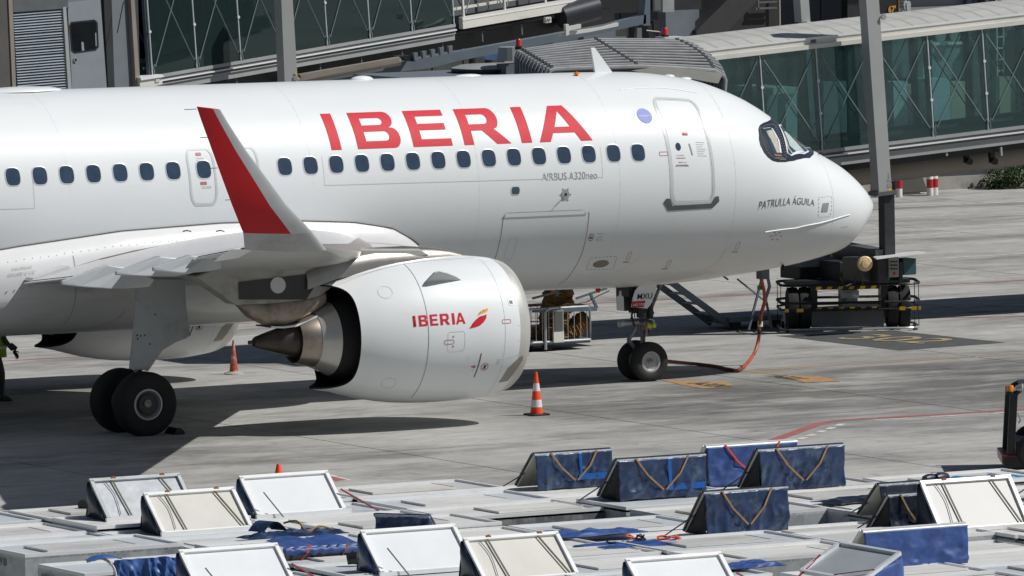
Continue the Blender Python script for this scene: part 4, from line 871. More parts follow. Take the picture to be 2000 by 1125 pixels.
def tunnel(root, F, x0, x1, pitch, px0, H, Wd, glass, roof=True, rail0=.0, beam=.30, nb=None, xend=None):
    b = MB(); fbox(b, F, (x0, -.02, -.07), (x1, .14, 0)); b.build('sill_rail', jbg, root)
    b = MB(); fbox(b, F, (x0, .0, -.20), (x1, .12, -.07)); b.build('floor_beam', jbd, root)
    b = MB(); fbox(b, F, (x0, -.05, -.15), (x1, .0, -.122)); b.build('bright_trim', uldf, root)
    b = MB(); fbox(b, F, (x0, .03, -.36), (x1, .12, -.20)); fbox(b, F, (x0, -.01, -.225), (x1, .03, -.20)); b.build('lower_beam', jbg, root)
    b = MB(); fbox(b, F, (x0, .12, -.24), (x1, Wd-.12, -.10)); b.build('floor', jbd, root)
    b = MB(); fbox(b, F, (x0, Wd-.12, -.36), (x1, Wd, 0)); b.build('far_beam', jbg, root)
    n = nb or int((x1-px0)/pitch)
    pane = MB(); 
    gl = MB(); fbox(gl, (Vector((0, 0, 0)), Vector((1, 0, 0)), Vector((0, 1, 0)), Vector((0, 0, 1))), (.03, -.004, .0), (pitch-.03, .004, H)); gm = gl.mesh('glass_pane'); gm.materials.append(glass)
    Mx = Matrix((F[1], F[2], F[3])).transposed().to_4x4()
    def inst(nm, me, x, y, z=0):
        o = bpy.data.objects.new(nm, me); C.objects.link(o); o.parent = root; m = Mx.copy(); m.translation = FR(F, x, y, z); o.matrix_basis = m; return o
    I4 = (Vector((0, 0, 0)), Vector((1, 0, 0)), Vector((0, 1, 0)), Vector((0, 0, 1)))
    ps = MB(); fbox(ps, I4, (-.055, .03, 0), (.055, .12, H)); psm = ps.mesh('post'); psm.materials.append(jbb)
    pr = MB(); pr.tube([(.0, .0, 0), (.0, .0, H)], .016, 6); 
    for zz in (H*.36, H*.68): pr.lathe([(-.02, .035), (.02, .035)], ((0, -.01, zz), (0, 1, 0)), 8, cap=True)
    prm = pr.mesh('tie_rod'); prm.materials.append(rod)
    xb = MB(); g = .085
    xb.tube([(g, .05, .18), (pitch-g, .05, H-.12)], .013, 5); xb.tube([(g, .065, H-.12), (pitch-g, .065, .18)], .013, 5)
    for s, x in ((1, g), (-1, pitch-g)):
        xb.tube([(x, .05, .18), (x-s*.03, .05, .24), (x-s*.06, .05, .17), (x-s*.04, .05, .06), (x-s*.05, .05, 0)], .012, 5)
    xbm = xb.mesh('cross_brace'); xbm.materials.append(mat('brace_teal_grey', (.20, .26, .27), .5, metal=.2))
    fp = MB(); fbox(fp, I4, (.1, .0, .10), (pitch*.62, .03, .16)); fpm = fp.mesh('handrail'); fpm.materials.append(galv)
    for k in range(-3, n+1):
        x = px0+pitch*k
        if x < x0-.01: continue
        inst('post', psm, x, 0); inst('tie_rod', prm, x, -.0)
        if Wd > 0: inst('post', psm, x, Wd-.15)
        if x+pitch <= x1+.01:
            inst('glass_pane', gm, x, .0); inst('cross_brace', xbm, x, -.07); inst('glass_pane', gm, x, Wd-.02); inst('cross_brace', xbm, x, Wd-.22); inst('handrail', fpm, x, .35)
    if roof:
        b = MB(); fbox(b, F, (x0, -.06, H), (x1, .10, H+.09)); b.build('eave_rail', jbw, root)
        b = MB(); fbox(b, F, (x0, -.01, H+.09), (x1, .10, H+.19)); b.build('eave_panel', jbw, root)
        b = MB(); fbox(b, F, (x0, -.03, H+.19), (x1, .10, H+.23)); b.build('eave_rail', uldf, root)
        sh = MB(); prof = [(.02, H+.23), (.5, H+.33), (Wd/2, H+.40), (Wd-.5, H+.33), (Wd, H+.20), (Wd, H+.05), (.02, H+.05)]
        sh.add([FR(F, x, y, z) for x in (x0, x1) for y, z in prof], [tuple(range(7)), tuple(range(13, 6, -1))]+[(i, (i+1) % 7, (i+1) % 7+7, i+7) for i in range(7)]); sh.build('roof', mat('jetbridge_roof', (.50, .50, .47), .5, var=.05, scale=1.2, dirt=(.38, .37, .34), dscale=1.5, dlo=.5, dhi=.8, stretch=(.5, 1, 1)), root)
        for k in range(int((x1-x0)/.42)):
            rb = MB(); x = x0+.42*k; rb.add([FR(F, x+dx, y, z+.006+dz) for dx, dz in ((0, 0), (.012, 0)) for y, z in prof[:5]], [(i, i+1, i+6, i+5) for i in range(4)])
            if k < 70: rb.build('roof_rib', jbg, root, fix=False)
B1 = empty('jet_bridge', (4.6, 8.6, 0), 'glass-sided boarding bridge with white roof behind the airliner nose, on a two-column wheeled drive unit', 'jet bridge')
F1 = frame((0, 7.2, 3.535), 0, math.atan(.064))
px0 = onplane(F1, 1492, 230)[0]; pit = (onplane(F1, 1924, 150)[0]-px0)/4
tunnel(B1, F1, .15, 24, pit, px0, 2.07, 2.9, teal)
# big duct, tray and rollers underneath
b = MB(); b.tube([FR(F1, .6, 1.3, -.71), FR(F1, 24, 1.3, -.71)], .255, 20); b.build('cable_duct', ducm, B1, smooth=True)
b = MB(); fbox(b, F1, (.5, .2, -.50), (24, 2.6, -.37)); b.build('under_tray', darkm, B1)
for (u, v0, v1) in ((1886, 282, 318), (1935, 280, 318)):
    x, z1 = onplane(F1, u, v0, .6); _, z0 = onplane(F1, u, v1, .6); b = MB(); fbox(b, F1, (x-.05, .55, z0), (x+.05, .65, z1)); b.lathe([(-.04, .07), (.04, .07)], (FR(F1, x, .5, z0+.03), F1[2]), 12, cap=True); b.build('duct_hanger', blackp, B1)
for k in range(16):
    x, z = onplane(F1, 1760+15*k, 302-2.2*k, .1); b = MB(); fbox(b, F1, (x, .08, z-.03), (x+.08, .12, z)); b.build('cable_clip', galv if k % 3 else jbw, B1)
for u in (1845, 1952):
    x, z = onplane(F1, u, 292, .1); b = MB(); fbox(b, F1, (x, .05, z-.13), (x+.04, .09, z+.05)); b.build('bracket', jbg, B1)
# near column of the drive unit: outer box, collar, inner black ram
def column(Y, l, r, v0, v1, F, root, w=.29, top=7.8, mo=jbg):
    x0, z0 = onplane(F, l, v1, Y-F[0].y); x1, _ = onplane(F, r, v1, Y-F[0].y); xt, zt = onplane(F, l, v0, Y-F[0].y)
    b = MB(); fbox(b, F, (x0, Y-F[0].y, z0), (x1, Y-F[0].y+w, top-F[0].z)); return b.build('lift_column', mo, root), x0, x1, z0
colm = mat('column_grey', (.36, .37, .37), .42, var=.04, scale=1.5)
_, cx0, cx1, cz = column(6.5, 1717, 1742, 0, 375, F1, B1, mo=colm)
b = MB(); fbox(b, F1, (cx0-.06, -.76, cz-.08), (cx1+.08, -.36, cz)); b.build('column_collar', jbd, B1)
b = MB(); a_ = at(1731, 380, 6.65); c_ = at(1733, 500, 6.65); b.bar(a_, (c_.x, 6.65, c_.z-.1), .24, .24, upv=(0, 1, 0)); b.build('lift_ram', darkm, B1)
b = MB(); q = at(1724, 33, 6.5); b.lathe([(0, .06), (.05, .06)], (q, (0, -1, 0)), 14, cap=True); b.build('column_fitting', galv, B1)
for (u0, u1, v0, v1, m_) in ((1735, 1737, 338, 350, line), (1732, 1742, 352, 354, line), (1733, 1742, 358, 366, line), (1735, 1742, 368, 374, warnb)):
    b = MB(); p_ = [at(u, v, 6.494) for u, v in ((u0, v0), (u1, v0), (u1, v1), (u0, v1))]; b.add(p_, [(0, 1, 2, 3)]); b.build('column_sticker', m_, B1, fix=False)
_, dx0, dx1, dz = column(10.5, 1566, 1583, 0, 44, F1, B1, mo=colm)
b = MB(); q = [at(u, v, 10.4) for u, v in ((1569, 57), (1600, 52), (1590, 43), (1577, 42))]; b.add(q+[c+Vector((0, .3, 0)) for c in q], [(0, 1, 2, 3), (7, 6, 5, 4), (0, 4, 5, 1), (1, 5, 6, 2), (2, 6, 7, 3), (3, 7, 4, 0)]); b.build('column_bracket', jbw, B1)
b = MB(); c2 = at(1566, 520, 10.6); b.box((dx0-.05, 10.45, 1.45), (dx1-.02, 10.75, cz+F1[0].z)); b.build('lift_ram', darkm, B1)
# wheeled drive bogie: turned so its axle faces the camera
FB_ = frame((4.25, 7.95, 0), -.447, 0)
def bb(a, b_, m_, nm, par=B1, bev=0): z = MB(); fbox(z, FB_, a, b_); return z.build(nm, m_, par, bevel=bev)
bb((-.78, -.35, .07), (.70, .35, .40), jbd, 'bogie_body'); bb((-.80, -.40, .40), (.74, .40, .425), blackp, 'bogie_top')
for s in (-1, 1):
    for o in (-.122, .122):
        z = MB(); c = FR(FB_, 1.02*s+o, 0, .44); z.lathe([(-.12, .2), (-.12, .38), (-.10, .43), (0, .44), (.10, .43), (.12, .38), (.12, .2)], (c, FB_[1]), 32, cap=True); z.build('drive_tyre', tyre, B1, smooth=True)
    bb((.72*s-.07, -.3, .25), (.72*s+.07, .3, .95), blackp, 'fork_plate')
bb((-1.3, -.3, .95), (1.25, .3, 1.02), darkm, 'upper_frame')
z = MB(); z.bar((cx0+.2, 6.6, 1.52), (dx0+.1, 10.6, 1.52), .34, .36); z.build('cross_beam', jbd, B1)
bb((-.17, -.32, .425), (.17, .32, .95), jbd, 'centre_pivot'); bb((-.19, -.42, .66), (.19, -.40, .82), jbg, 'rating_plate'); bb((-.12, -.425, .77), (.04, -.421, .79), txtg, 'plate_lettering'); bb((-.14, -.425, .70), (.12, -.421, .71), txtl, 'plate_lettering')
for zz, yy in ((.88, -.43), (.45, -.45)):
    bb((-.72, yy, zz-.035), (.62, yy+.05, zz+.035), blackp, 'hazard_bar')
    for k in range(6): z = MB(); x = -.70+.225*k; z.add([FR(FB_, x+dx, yy-.004, zz+dz) for dx, dz in ((0, -.035), (.10, -.035), (.13, .035), (.03, .035))], [(0, 1, 2, 3)]); z.build('hazard_stripe', yellowm, B1, fix=False)
for zz in (.06, .60, .96):
    z = MB(); P = rrect(-1.42, -.75, 1.42, .75, .35, 6); P.append(P[0]); z.tube([FR(FB_, x, y, zz) for x, y in P], .030 if zz > .1 else .025, 6, cap=False); z.build('guard_hoop', blackp if zz > .1 else galv, B1, smooth=True)
z = MB(); P = rrect(-1.42, -.75, 1.42, .75, .35, 6); z.tube([FR(FB_, x, y, .46) for x, y in P+[P[0]]], .022, 6, cap=False); z.build('guard_hoop', blackp, B1, smooth=True)
for (x, y) in ((-1.41, -.42), (-1.41, .42), (1.41, -.42), (1.41, .42), (-1.3, -.7), (1.3, -.7)): z = MB(); z.tube([FR(FB_, x, y, .05), FR(FB_, x, y, .98)], .008, 5); z.build('guard_wire', blackp, B1)
for (x0, x1) in ((-1.36, -1.28), (-1.12, -.98), (.98, 1.10), (1.22, 1.33), (1.37, 1.42)): bb((x0, -.785, .425), (x1, -.765, .495), yellowm, 'hazard_stripe')
for (x, y) in ((-1.3, -.6), (1.3, -.6), (-1.3, .6), (1.3, .6)): z = MB(); z.lathe([(-.03, .07), (.03, .07)], (FR(FB_, x, y, .07), FB_[1]), 12, cap=True); z.build('castor', blackp, B1)
# motor cases and the tilted control cabinet on the cross beam
z = MB(); 
for (u0, v0, u1, v1, Y, dd, m_, nm) in ((1562, 516, 1640, 542, 8.6, .8, darkm, 'motor_case'), (1565, 508, 1670, 517, 8.5, .9, jbb, 'motor_cover'), (1640, 512, 1692, 548, 7.6, .8, darkm, 'gearbox'), (1684, 506, 1716, 548, 6.6, .8, mat('cabinet_olive_grey', (.10, .10, .09), .45, metal=.3), 'cabinet'), (1714, 503, 1736, 552, 6.3, .5, darkm, 'cabinet'), (1736, 503, 1756, 541, 6.25, .5, steelp, 'control_panel'), (1756, 512, 1764, 548, 6.3, .4, blackp, 'panel_hood'), (1764, 506, 1790, 536, 6.4, .4, mat('dark_teal_case', (.02, .07, .08), .4), 'cable_case')):
    p_ = at(u0, v0, Y); q_ = at(u1, v1, Y); z = MB(); z.box((p_.x, Y, q_.z), (q_.x, Y+dd, p_.z)); z.build(nm, m_, B1, bevel=.015)
for (u, v, r) in ((1582, 540, .13), (1640, 540, .09)): z = MB(); z.lathe([(0, r), (.3, r)], (at(u, v, 8.5), (0, 1, 0)), 16, cap=True); z.build('drive_drum', blackp, B1)
z = MB(); P = [at(u, v, Y) for u, v, Y in ((1712, 504, 6.0), (1742, 500, 6.0), (1808, 492, 6.0), (1790, 490, 6.9), (1700, 500, 6.9))]; z.add(P+[p_+Vector((0, 0, -.03)) for p_ in P], [(0, 1, 2, 3, 4), (9, 8, 7, 6, 5)]+[(i, (i+1) % 5, (i+1) % 5+5, i+5) for i in range(5)]); z.build('cabinet_lid', uldf, B1)
z = MB(); c = at(1688, 515, 6.35); d_ = Vector((-.25, -1, .05)); z.lathe([(0, .10), (.02, .155), (.07, .155), (.09, .13), (.09, .09), (.14, .085), (.15, .0)], (c, d_), 28); z.build('cream_horn', cream, B1, smooth=True)
for k in range(9): p_ = at(1741+5*(k % 3), 511+7*(k//3), 6.24); z = MB(); z.lathe([(0, .018), (.02, .018)], (p_, (0, -1, 0)), 8, cap=True); z.build('push_button', blackp, B1)
z = MB(); z.lathe([(0, .03), (.03, .025)], (at(1748, 534, 6.24), (0, -1, 0)), 10, cap=True); z.build('stop_button', redl, B1)
z = MB(); z.lathe([(0, .05), (.02, .05), (.02, .035), (.11, .03), (.12, 0)], (at(1625, 504, 8.7), (0, 0, 1)), 12); z.build('beacon_lamp', orangel, B1)
for (pts, r) in (([(1640, 542), (1650, 560), (1668, 552), (1676, 530)], .02), ([(1720, 550), (1728, 565), (1742, 560), (1748, 548)], .008), ([(1757, 545), (1760, 570), (1756, 573), (1750, 570)], .01)): z = MB(); z.tube([at(u, v, 6.6) for u, v in pts], r, 6); z.build('hanging_cable', blackp, B1)
z = MB(); z.bar(at(1684, 520, 6.9), at(1684, 556, 6.9), .05); z.build('cable_bracket', blackp, B1)
# stairs at the cab
zt = 4.0; sl_a = at(1310, 552, 9.4); sl_b = at(1425, 636, 9.4); dd_ = (sl_b-sl_a); dd_.y = 0; dd_.normalize(); top = sl_b-dd_*((zt-sl_b.z)/-dd_.z)
for Y in (9.35, 10.15):
    z = MB(); a0 = Vector((sl_b.x, Y, sl_b.z)); a1 = Vector((top.x, Y, zt)); z.bar(a0, a1, .05, .13, upv=(0, 0, 1)); z.build('stair_stringer', jbb, B1)
    z = MB(); z.tube([a0+Vector((-.05, 0, .95)), a1+Vector((0, 0, .95))], .02, 6); z.build('stair_handrail', jbd, B1)
n = 18
for k in range(n+1):
    p_ = Vector((sl_b.x, 0, sl_b.z)).lerp(Vector((top.x, 0, zt)), k/n); z = MB(); z.box((p_.x-.09, 9.37, p_.z+.02), (p_.x+.09, 10.13, p_.z+.045)); z.build('stair_tread', jbg, B1)
z = MB(); z.box((sl_b.x-.1, 9.2, .16), (sl_b.x+1.15, 10.3, .26)); z.build('stair_carriage', jbb, B1)
for dx in (.05, .5, 1.0): z = MB(); z.lathe([(-.04, .11), (.04, .11)], ((sl_b.x+dx, 9.25, .115), (0, 1, 0)), 14, cap=True); z.build('castor', blackp, B1)
# tripod frame that carries the power cable plug
z = MB(); z.bar(at(1492, 528, 8.5), at(1462, 644, 8.5), .04); z.bar(at(1487, 540, 8.5), at(1508, 646, 8.5), .04); z.bar(at(1440, 545, 8.5), at(1496, 590, 8.5), .03); z.tube([at(1497, 528, 8.0), at(1503, 560, 8.0), at(1490, 600, 8.0)], .035, 8); z.build('support_frame', jbb, B1)
# cab: body, round roof deck, bellows canopy of hoops and folds
z = MB(); z.box((-6.2, 6.2, 2.9), (.3, 9.6, 5.55)); z.build('cab_body', jbl, B1)
z = MB(); c = at(975, 131, 8.2); z.lathe([(-.14, .70), (-.10, .95), (0, .98)], ((c.x, 8.2, c.z), (0, 0, 1)), 36); z.build('turntable_rim', blackp, B1, smooth=True)
z = MB(); z.lathe([(0, .97), (.05, .8), (.09, .0)], ((c.x, 8.2, c.z), (0, 0, 1)), 36); z.build('turntable_roof', jbg, B1, smooth=True)
z = MB(); p_ = at(984, 137, 7.2); z.box((p_.x, 7.1, p_.z-.4), (p_.x+.45, 7.5, p_.z+.12)); z.build('cab_box', jbb, B1)
z = MB(); z.lathe([(0, .0), (.25, .02), (.27, .25), (.0, .28)], (at(998, 118, 7.4), (0, 0, 1)), 16); z.build('horn_cover', jbg, B1)
NH = 12
hoops = []
for k in range(NH):
    f = k/(NH-1); g = f**1.12; Y = 6.6-2.3*f
    L0 = Vector((1010+63*g, 99+38*g, 0)); A0 = Vector((1164+86*g, 77+53*g, 0)); R0 = Vector((1344+70*math.sin(f*PI/2*.95), 79+68*f**1.2, 0))
    pts = []
    p = at(L0.x-3, L0.y+8, Y); pts += [Vector((p.x, Y, 4.4)), Vector((p.x, Y, p.z-.05)), at(L0.x+1, L0.y+1.5, Y), at(L0.x+10, L0.y-1.5, Y)]
    for q in (.25, .5, .75): pts.append(at(L0.x+10+(A0.x-L0.x-10)*q, L0.y-1.5+(A0.y-L0.y+1.5)*q-.6*math.sin(q*PI), Y))
    pts.append(at(A0.x, A0.y, Y))
    for q in (.3, .6, .88): pts.append(at(A0.x+(R0.x-A0.x)*q, A0.y+(R0.y-8*f-A0.y)*q-.5*math.sin(q*PI), Y))
    pts.append(at(R0.x, R0.y+2, Y)); p = at(R0.x+3, R0.y+9, Y); pts += [p, Vector((p.x-.1, Y, 4.4))]
    hoops.append(pts)
    z = MB(); z.tube(pts, .030 if k < NH-1 else .045, 7); z.build('canopy_hoop', belhoop, B1, smooth=True)
for k in range(NH-1):
    a, b_ = hoops[k], hoops[k+1]; z = MB(); v = []
    for i in range(len(a)): m_ = (a[i]+b_[i])/2; inn = Vector((-.0, 0, -.13)); v += [a[i], m_+inn, b_[i]]
    z.add(v, [(3*i+j, 3*i+j+1, 3*i+3+j+1, 3*i+3+j) for i in range(len(a)-1) for j in range(2)]); z.build('canopy_fold', bellow, B1, smooth=True, fix=False)
    for i in (3, 7, 10):
        z = MB(); p_ = a[i]; z.box((p_.x-.035, p_.y-.03, p_.z-.02), (p_.x+.035, p_.y+.03, p_.z+.045)); z.build('hoop_hinge', jbd, B1)
z = MB(); P = [at(1237, 138, 4.2), at(1285, 131, 4.2), at(1350, 136, 4.2), at(1412, 143, 4.2), at(1403, 163, 4.2), at(1340, 152, 4.2), at(1260, 144, 4.2)]; z.add(P+[q+Vector((0, .25, .0)) for q in P], [tuple(range(7)), tuple(range(13, 6, -1))]+[(i, (i+1) % 7, (i+1) % 7+7, i+7) for i in range(7)]); z.build('canopy_bumper', mat('canopy_bumper_grey', (.33, .33, .30), .6, var=.1), B1)
def beacon(u, v, Y, root):
    z = MB(); c = at(u, v, Y); z.lathe([(-.07, .075), (0, .075), (0, .06)], (c, (0, 0, 1)), 14, cap=True); z.build('lamp_base', blackp, root)
    z = MB(); z.lathe([(0, .055), (.12, .055), (.14, .04), (.145, 0)], (c, (0, 0, 1)), 14); z.build('red_lamp', redl, root, smooth=True)
beacon(1013, 90, 7.0, B1); beacon(1299, 68, 7.2, B1)
z = MB(); c = at(1299, 72, 7.2); z.box((c.x-.12, 7.0, c.z-.05), (c.x+.35, 7.4, c.z)); z.build('lamp_bracket', jbw, B1)
z = MB(); q = at(1541, 38, 8.6); F = F1; x, zz = onplane(F1, 1587, 79, .0); fbox(z, F1, (x-.05, -.02, zz-.05), (x+.07, .2, zz+.06)); z.build('gutter_outlet', jbd, B1)
settle(B1)

# ---- second bridge, further back
p_a = Vector((-5.2, 21.2, 0)); d1 = ray(283, 150); t1 = (p_a.y-CAM_P[1])/d1.y; O2 = Vector(CAM_P)+d1*t1
d2 = ray(966, 33); O2b = Vector(CAM_P)+d2*((24.7-CAM_P[1])/d2.y); dv = O2b-O2
F2 = frame(O2, math.atan2(dv.y, dv.x), math.atan2(dv.z, math.hypot(dv.x, dv.y)))
B2 = empty('jet_bridge', (O2.x+8, O2.y+4, 0), 'dark-glassed boarding bridge above the airliner roof with a grey door at its left end', 'jet bridge')
px2 = onplane(F2, 293, 80)[0]; pit2 = (onplane(F2, 885, 20)[0]-px2)/7
xe = onplane(F2, 893, 30)[0]
tunnel(B2, F2, onplane(F2, 270, 100)[0], px2+pit2*7.02, pit2, px2, 2.6, 2.9, teald, roof=True)
# open-frame section further along, in front of the narrower inner tunnel
xw, zw = onplane(F2, 1130, 10)
z = MB(); fbox(z, F2, (xe+.1, -.06, -.14), (xw, .06, .12)); z.build('white_beam', jbw, B2)
z = MB(); fbox(z, F2, (xe+.1, -.07, .04), (xw, -.06, .07)); z.build('bright_trim', uldf, B2)
for k in range(5):
    x = xe+.2+k*pit2; z = MB(); fbox(z, F2, (x, .0, .12), (x+.05, .05, 2.6)); z.build('post', jbw, B2)
    z = MB(); z.tube([FR(F2, x+.1, .02, .2), FR(F2, x+pit2-.05, .02, 2.4)], .015, 5); z.tube([FR(F2, x+.1, .02, 2.4), FR(F2, x+pit2-.05, .02, .2)], .015, 5); z.build('cross_brace', galv, B2)
z = MB(); fbox(z, F2, (xe, .5, .1), (xw+3, 2.6, 2.6)); z.build('inner_tunnel', jbd, B2)
z = MB(); fbox(z, F2, (xe, .3, .25), (xw-.3, .34, .31)); z.build('handrail', jbw, B2)
# under-structure: dark belly, drive beam, duct
z = MB(); fbox(z, F2, (px2-1, .3, -.62), (xw+1.5, 2.2, -.30)); z.build('under_tray', blackp, B2)
for k in range(10):
    x = px2+1.3*k; z = MB(); fbox(z, F2, (x, .1, -.52), (x+.04, .14, -.28)); z.build('bracket', jbd, B2)
def quad(pts, Y, m_, nm, par, dep=.2, bev=0):
    q = [at(u, v, Y) for u, v in pts]; n = len(q); z = MB(); z.add(q+[c+Vector((0, dep, 0)) for c in q], [tuple(range(n)), tuple(range(2*n-1, n-1, -1))]+[(i, (i+1) % n, (i+1) % n+n, i+n) for i in range(n)]); return z.build(nm, m_, par, bevel=bev)
quad([(560, 161), (900, 100), (1190, 48), (1262, 28), (1262, 46), (1190, 62), (900, 118), (840, 133), (640, 158)], 23.0, jbb, 'drive_beam', B2, .3)
quad([(590, 158), (780, 118), (782, 112), (586, 146)], 22.6, ducm, 'cable_duct', B2, .25)
z = MB(); z.tube([at(560, 160, 22.7), at(780, 119, 22.7)], .10, 12); z.build('cable_duct', ducm, B2, smooth=True)
quad([(783, 110), (800, 108), (812, 120), (803, 120)], 22.6, blackp, 'duct_mouth', B2, .4)
for k in range(5): quad([(808+17*k, 104-3.4*k), (816+17*k, 102.5-3.4*k), (816+17*k, 117-3.4*k), (810+17*k, 118-3.4*k)], 22.55, jbl, 'beam_stiffener', B2, .1)
quad([(1090, 66), (1180, 52), (1208, 44), (1208, 51), (1150, 63), (1090, 72)], 22.5, jbw, 'white_arm', B2, .12); quad([(1105, 48), (1111, 47), (1112, 68), (1106, 70)], 22.4, jbw, 'white_arm_post', B2, .1); quad([(1111, 52), (1135, 47), (1135, 55), (1111, 60)], 22.42, jbw, 'white_arm_plate', B2, .1)
quad([(1066, 34), (1077, 33), (1077, 44), (1066, 45)], 22.3, jbw, 'socket_box', B2, .1); quad([(1069, 37), (1071, 37), (1071, 40), (1069, 40)], 22.28, blackp, 'socket_hole', B2, .01); quad([(1073, 37), (1075, 37), (1075, 40), (1073, 40)], 22.28, blackp, 'socket_hole', B2, .01)
z = MB(); z.tube([at(1095, 33, 25.5), at(1165, 14, 25.5)], .28, 16); z.build('hydraulic_drum', mat('drum_navy', (.03, .035, .045), .4), B2, smooth=True)
quad([(1262, -10), (1270, -10), (1270, 50), (1256, 50)], 23, jbb, 'beam_end_post', B2, .3)
z = MB(); c = at(1220, 60, 24); z.lathe([(0, .2), (.35, .22), (.36, .0)], ((c.x, c.y, c.z-.12), (0, 0, 1)), 18); z.build('drive_wheel_hub', concr, B2)
for (u0, v0, u1, v1) in ((1236, 50, 1245, 78), (1266, 46, 1274, 76), (1276, 40, 1288, 60)): quad([(u0, v0), (u1, v0), (u1-1, v1), (u0+1, v1)], 23.6, darkm, 'drive_leg', B2, .3)
for (a, b_) in (((1262, 60), (1290, 63)), ((1290, 60), (1280, 76)), ((1240, 50), (1236, 74))): z = MB(); z.tube([at(*a, 23.4), at(*b_, 23.4)], .025, 6); z.build('hanging_cable', blackp, B2)
# lift column in front of bridge two
Yc = 21.0
q = [at(545, -20, Yc), at(557, 156, Yc), at(571, 156, Yc), at(562, -20, Yc)]
z = MB(); a = at(547, 0, Yc); b_ = at(581, 150, Yc); z.hexa([at(559, 230, Yc), at(586, 230, Yc), at(586, 230, Yc)+Vector((0, .34, 0)), at(559, 230, Yc)+Vector((0, .34, 0)), at(547, -60, Yc), at(568, -60, Yc), at(568, -60, Yc)+Vector((0, .34, 0)), at(547, -60, Yc)+Vector((0, .34, 0))]); z.build('lift_column', colm, B2)
z = MB(); c = at(572, 230, Yc+.17); z.box((c.x-.15, Yc+.05, 0), (c.x+.15, Yc+.3, c.z+.1)); z.build('lift_ram', darkm, B2)
quad([(574, 145), (580, 145), (577, 140)], Yc-.02, warnb, 'column_sticker', B2, .01); quad([(573, 150), (581, 150), (581, 157), (573, 157)], Yc-.02, line, 'column_sticker', B2, .01)
# cab two: shutter of slats, door with window, dark side wall
def lp2(u, v, y=0.): return onplane(F2, u, v, y)
def plate(pts, y, m_, nm, dep=.06, bev=0):
    q = [lp2(u, v, y) for u, v in pts]; n = len(q); z = MB(); z.add([FR(F2, x, y, zz) for x, zz in q]+[FR(F2, x, y+dep, zz) for x, zz in q], [tuple(range(n)), tuple(range(2*n-1, n-1, -1))]+[(i, (i+1) % n, (i+1) % n+n, i+n) for i in range(n)]); return z.build(nm, m_, B2, bevel=bev)
plate([(-60, -60), (268, -60), (275, 215), (-60, 230)], .12, mat('cab_wall_dark', (.05, .052, .055), .5, var=.15), 'cab_wall', .3)
plate([(-40, -60), (12, -60), (24, 230), (-40, 230)], .0, mat('cab_edge_brown_grey', (.09, .085, .08), .5), 'cab_corner_post', .1)
plate([(14, -60), (22, -60), (34, 230), (27, 230)], -.03, ducm, 'corner_trim', .1)
plate([(28, -60), (250, -60), (262, 230), (36, 230)], .06, mat('cab_panel_grey', (.16, .18, .20), .45, var=.06), 'cab_panel', .06)
plate([(24, -60), (130, -60), (133, 10), (135, 16), (26, 24)], -.02, jbd, 'shutter_box', .1)
for k in range(30):
    f = k/29; v0 = 26+155*f; x0 = 26+9.5*f; x1 = 124+11*f; h = 4.2 if not (5 < k < 17 and k % 2) else 3.4
    a = [lp2(x0, v0, 0), lp2(x1, v0-8.2, 0), lp2(x1+.3, v0-8.2+h, 0), lp2(x0+.3, v0+h, 0)]
    z = MB(); z.add([FR(F2, a[0][0], .05, a[0][1]), FR(F2, a[1][0], .05, a[1][1]), FR(F2, a[2][0], -.01, a[2][1]), FR(F2, a[3][0], -.01, a[3][1]), FR(F2, a[3][0], .05, a[3][1]-.005), FR(F2, a[2][0], .05, a[2][1]-.005)], [(0, 1, 2, 3), (3, 2, 5, 4)]); z.build('shutter_slat', shut, B2, fix=False)
plate([(123, 14), (129, 13), (141, 185), (134, 185)], -.03, jbg, 'shutter_guide', .06)
dr2 = plate([(132, 6), (196, -2), (210, 190), (142, 192)], .0, mat('cab_door_grey', (.22, .25, .28), .4, var=.05), 'cab_door', .05)
plate([(139, 43), (185, 38), (191, 44), (193, 92), (188, 98), (146, 104), (140, 99), (136, 50)], -.012, blackp, 'door_window_frame', .02, .0)
plate([(141, 46), (184, 41), (188, 46), (190, 91), (186, 95), (147, 101), (143, 97), (139, 52)], -.018, darkglass, 'door_window', .02)
plate([(159, 82), (163, 82), (165, 99), (160, 99)], -.02, line, 'reflection_strip', .004); plate([(186, 64), (188, 64), (189, 90), (187, 90)], -.02, galv, 'window_latch', .004)
z = MB(); x, zz = lp2(146, 117, 0); z.lathe([(0, .055), (.03, .05), (.03, .03)], (FR(F2, x, -.0, zz), -F2[2]), 16); z.build('door_knob', galv, B2); z = MB(); z.lathe([(0.031, .035), (.031, 0)], (FR(F2, x, -.0, zz), -F2[2]), 16); z.build('knob_centre', blackp, B2)
plate([(200, -60), (216, -60), (226, 230), (214, 230)], -.01, mat('cab_trim_dark', (.03, .033, .036), .4), 'cab_trim', .07)
plate([(252, -60), (259, -60), (273, 150), (273, 200), (266, 200), (264, 140)], -.05, ducm, 'corner_trim', .12)
z = MB(); z.tube([FR(F2, *[lp2(241, 4, -.2)[0], -.2, lp2(241, 4, -.2)[1]]), FR(F2, *[lp2(229, 64, -.2)[0], -.2, lp2(229, 64, -.2)[1]])], .012, 5); z.build('hanging_cable', blackp, B2)
plate([(272, 152), (316, 145), (318, 165), (274, 175)], -.12, jbw, 'white_end_box', .3, .01); plate([(304, 155), (312, 154), (312, 160), (304, 161)], -.14, uldb, 'latch', .03)
plate([(274, 151), (316, 145), (322, 150), (276, 157)], -.16, uldf, 'end_box_lid', .34)
settle(B2)
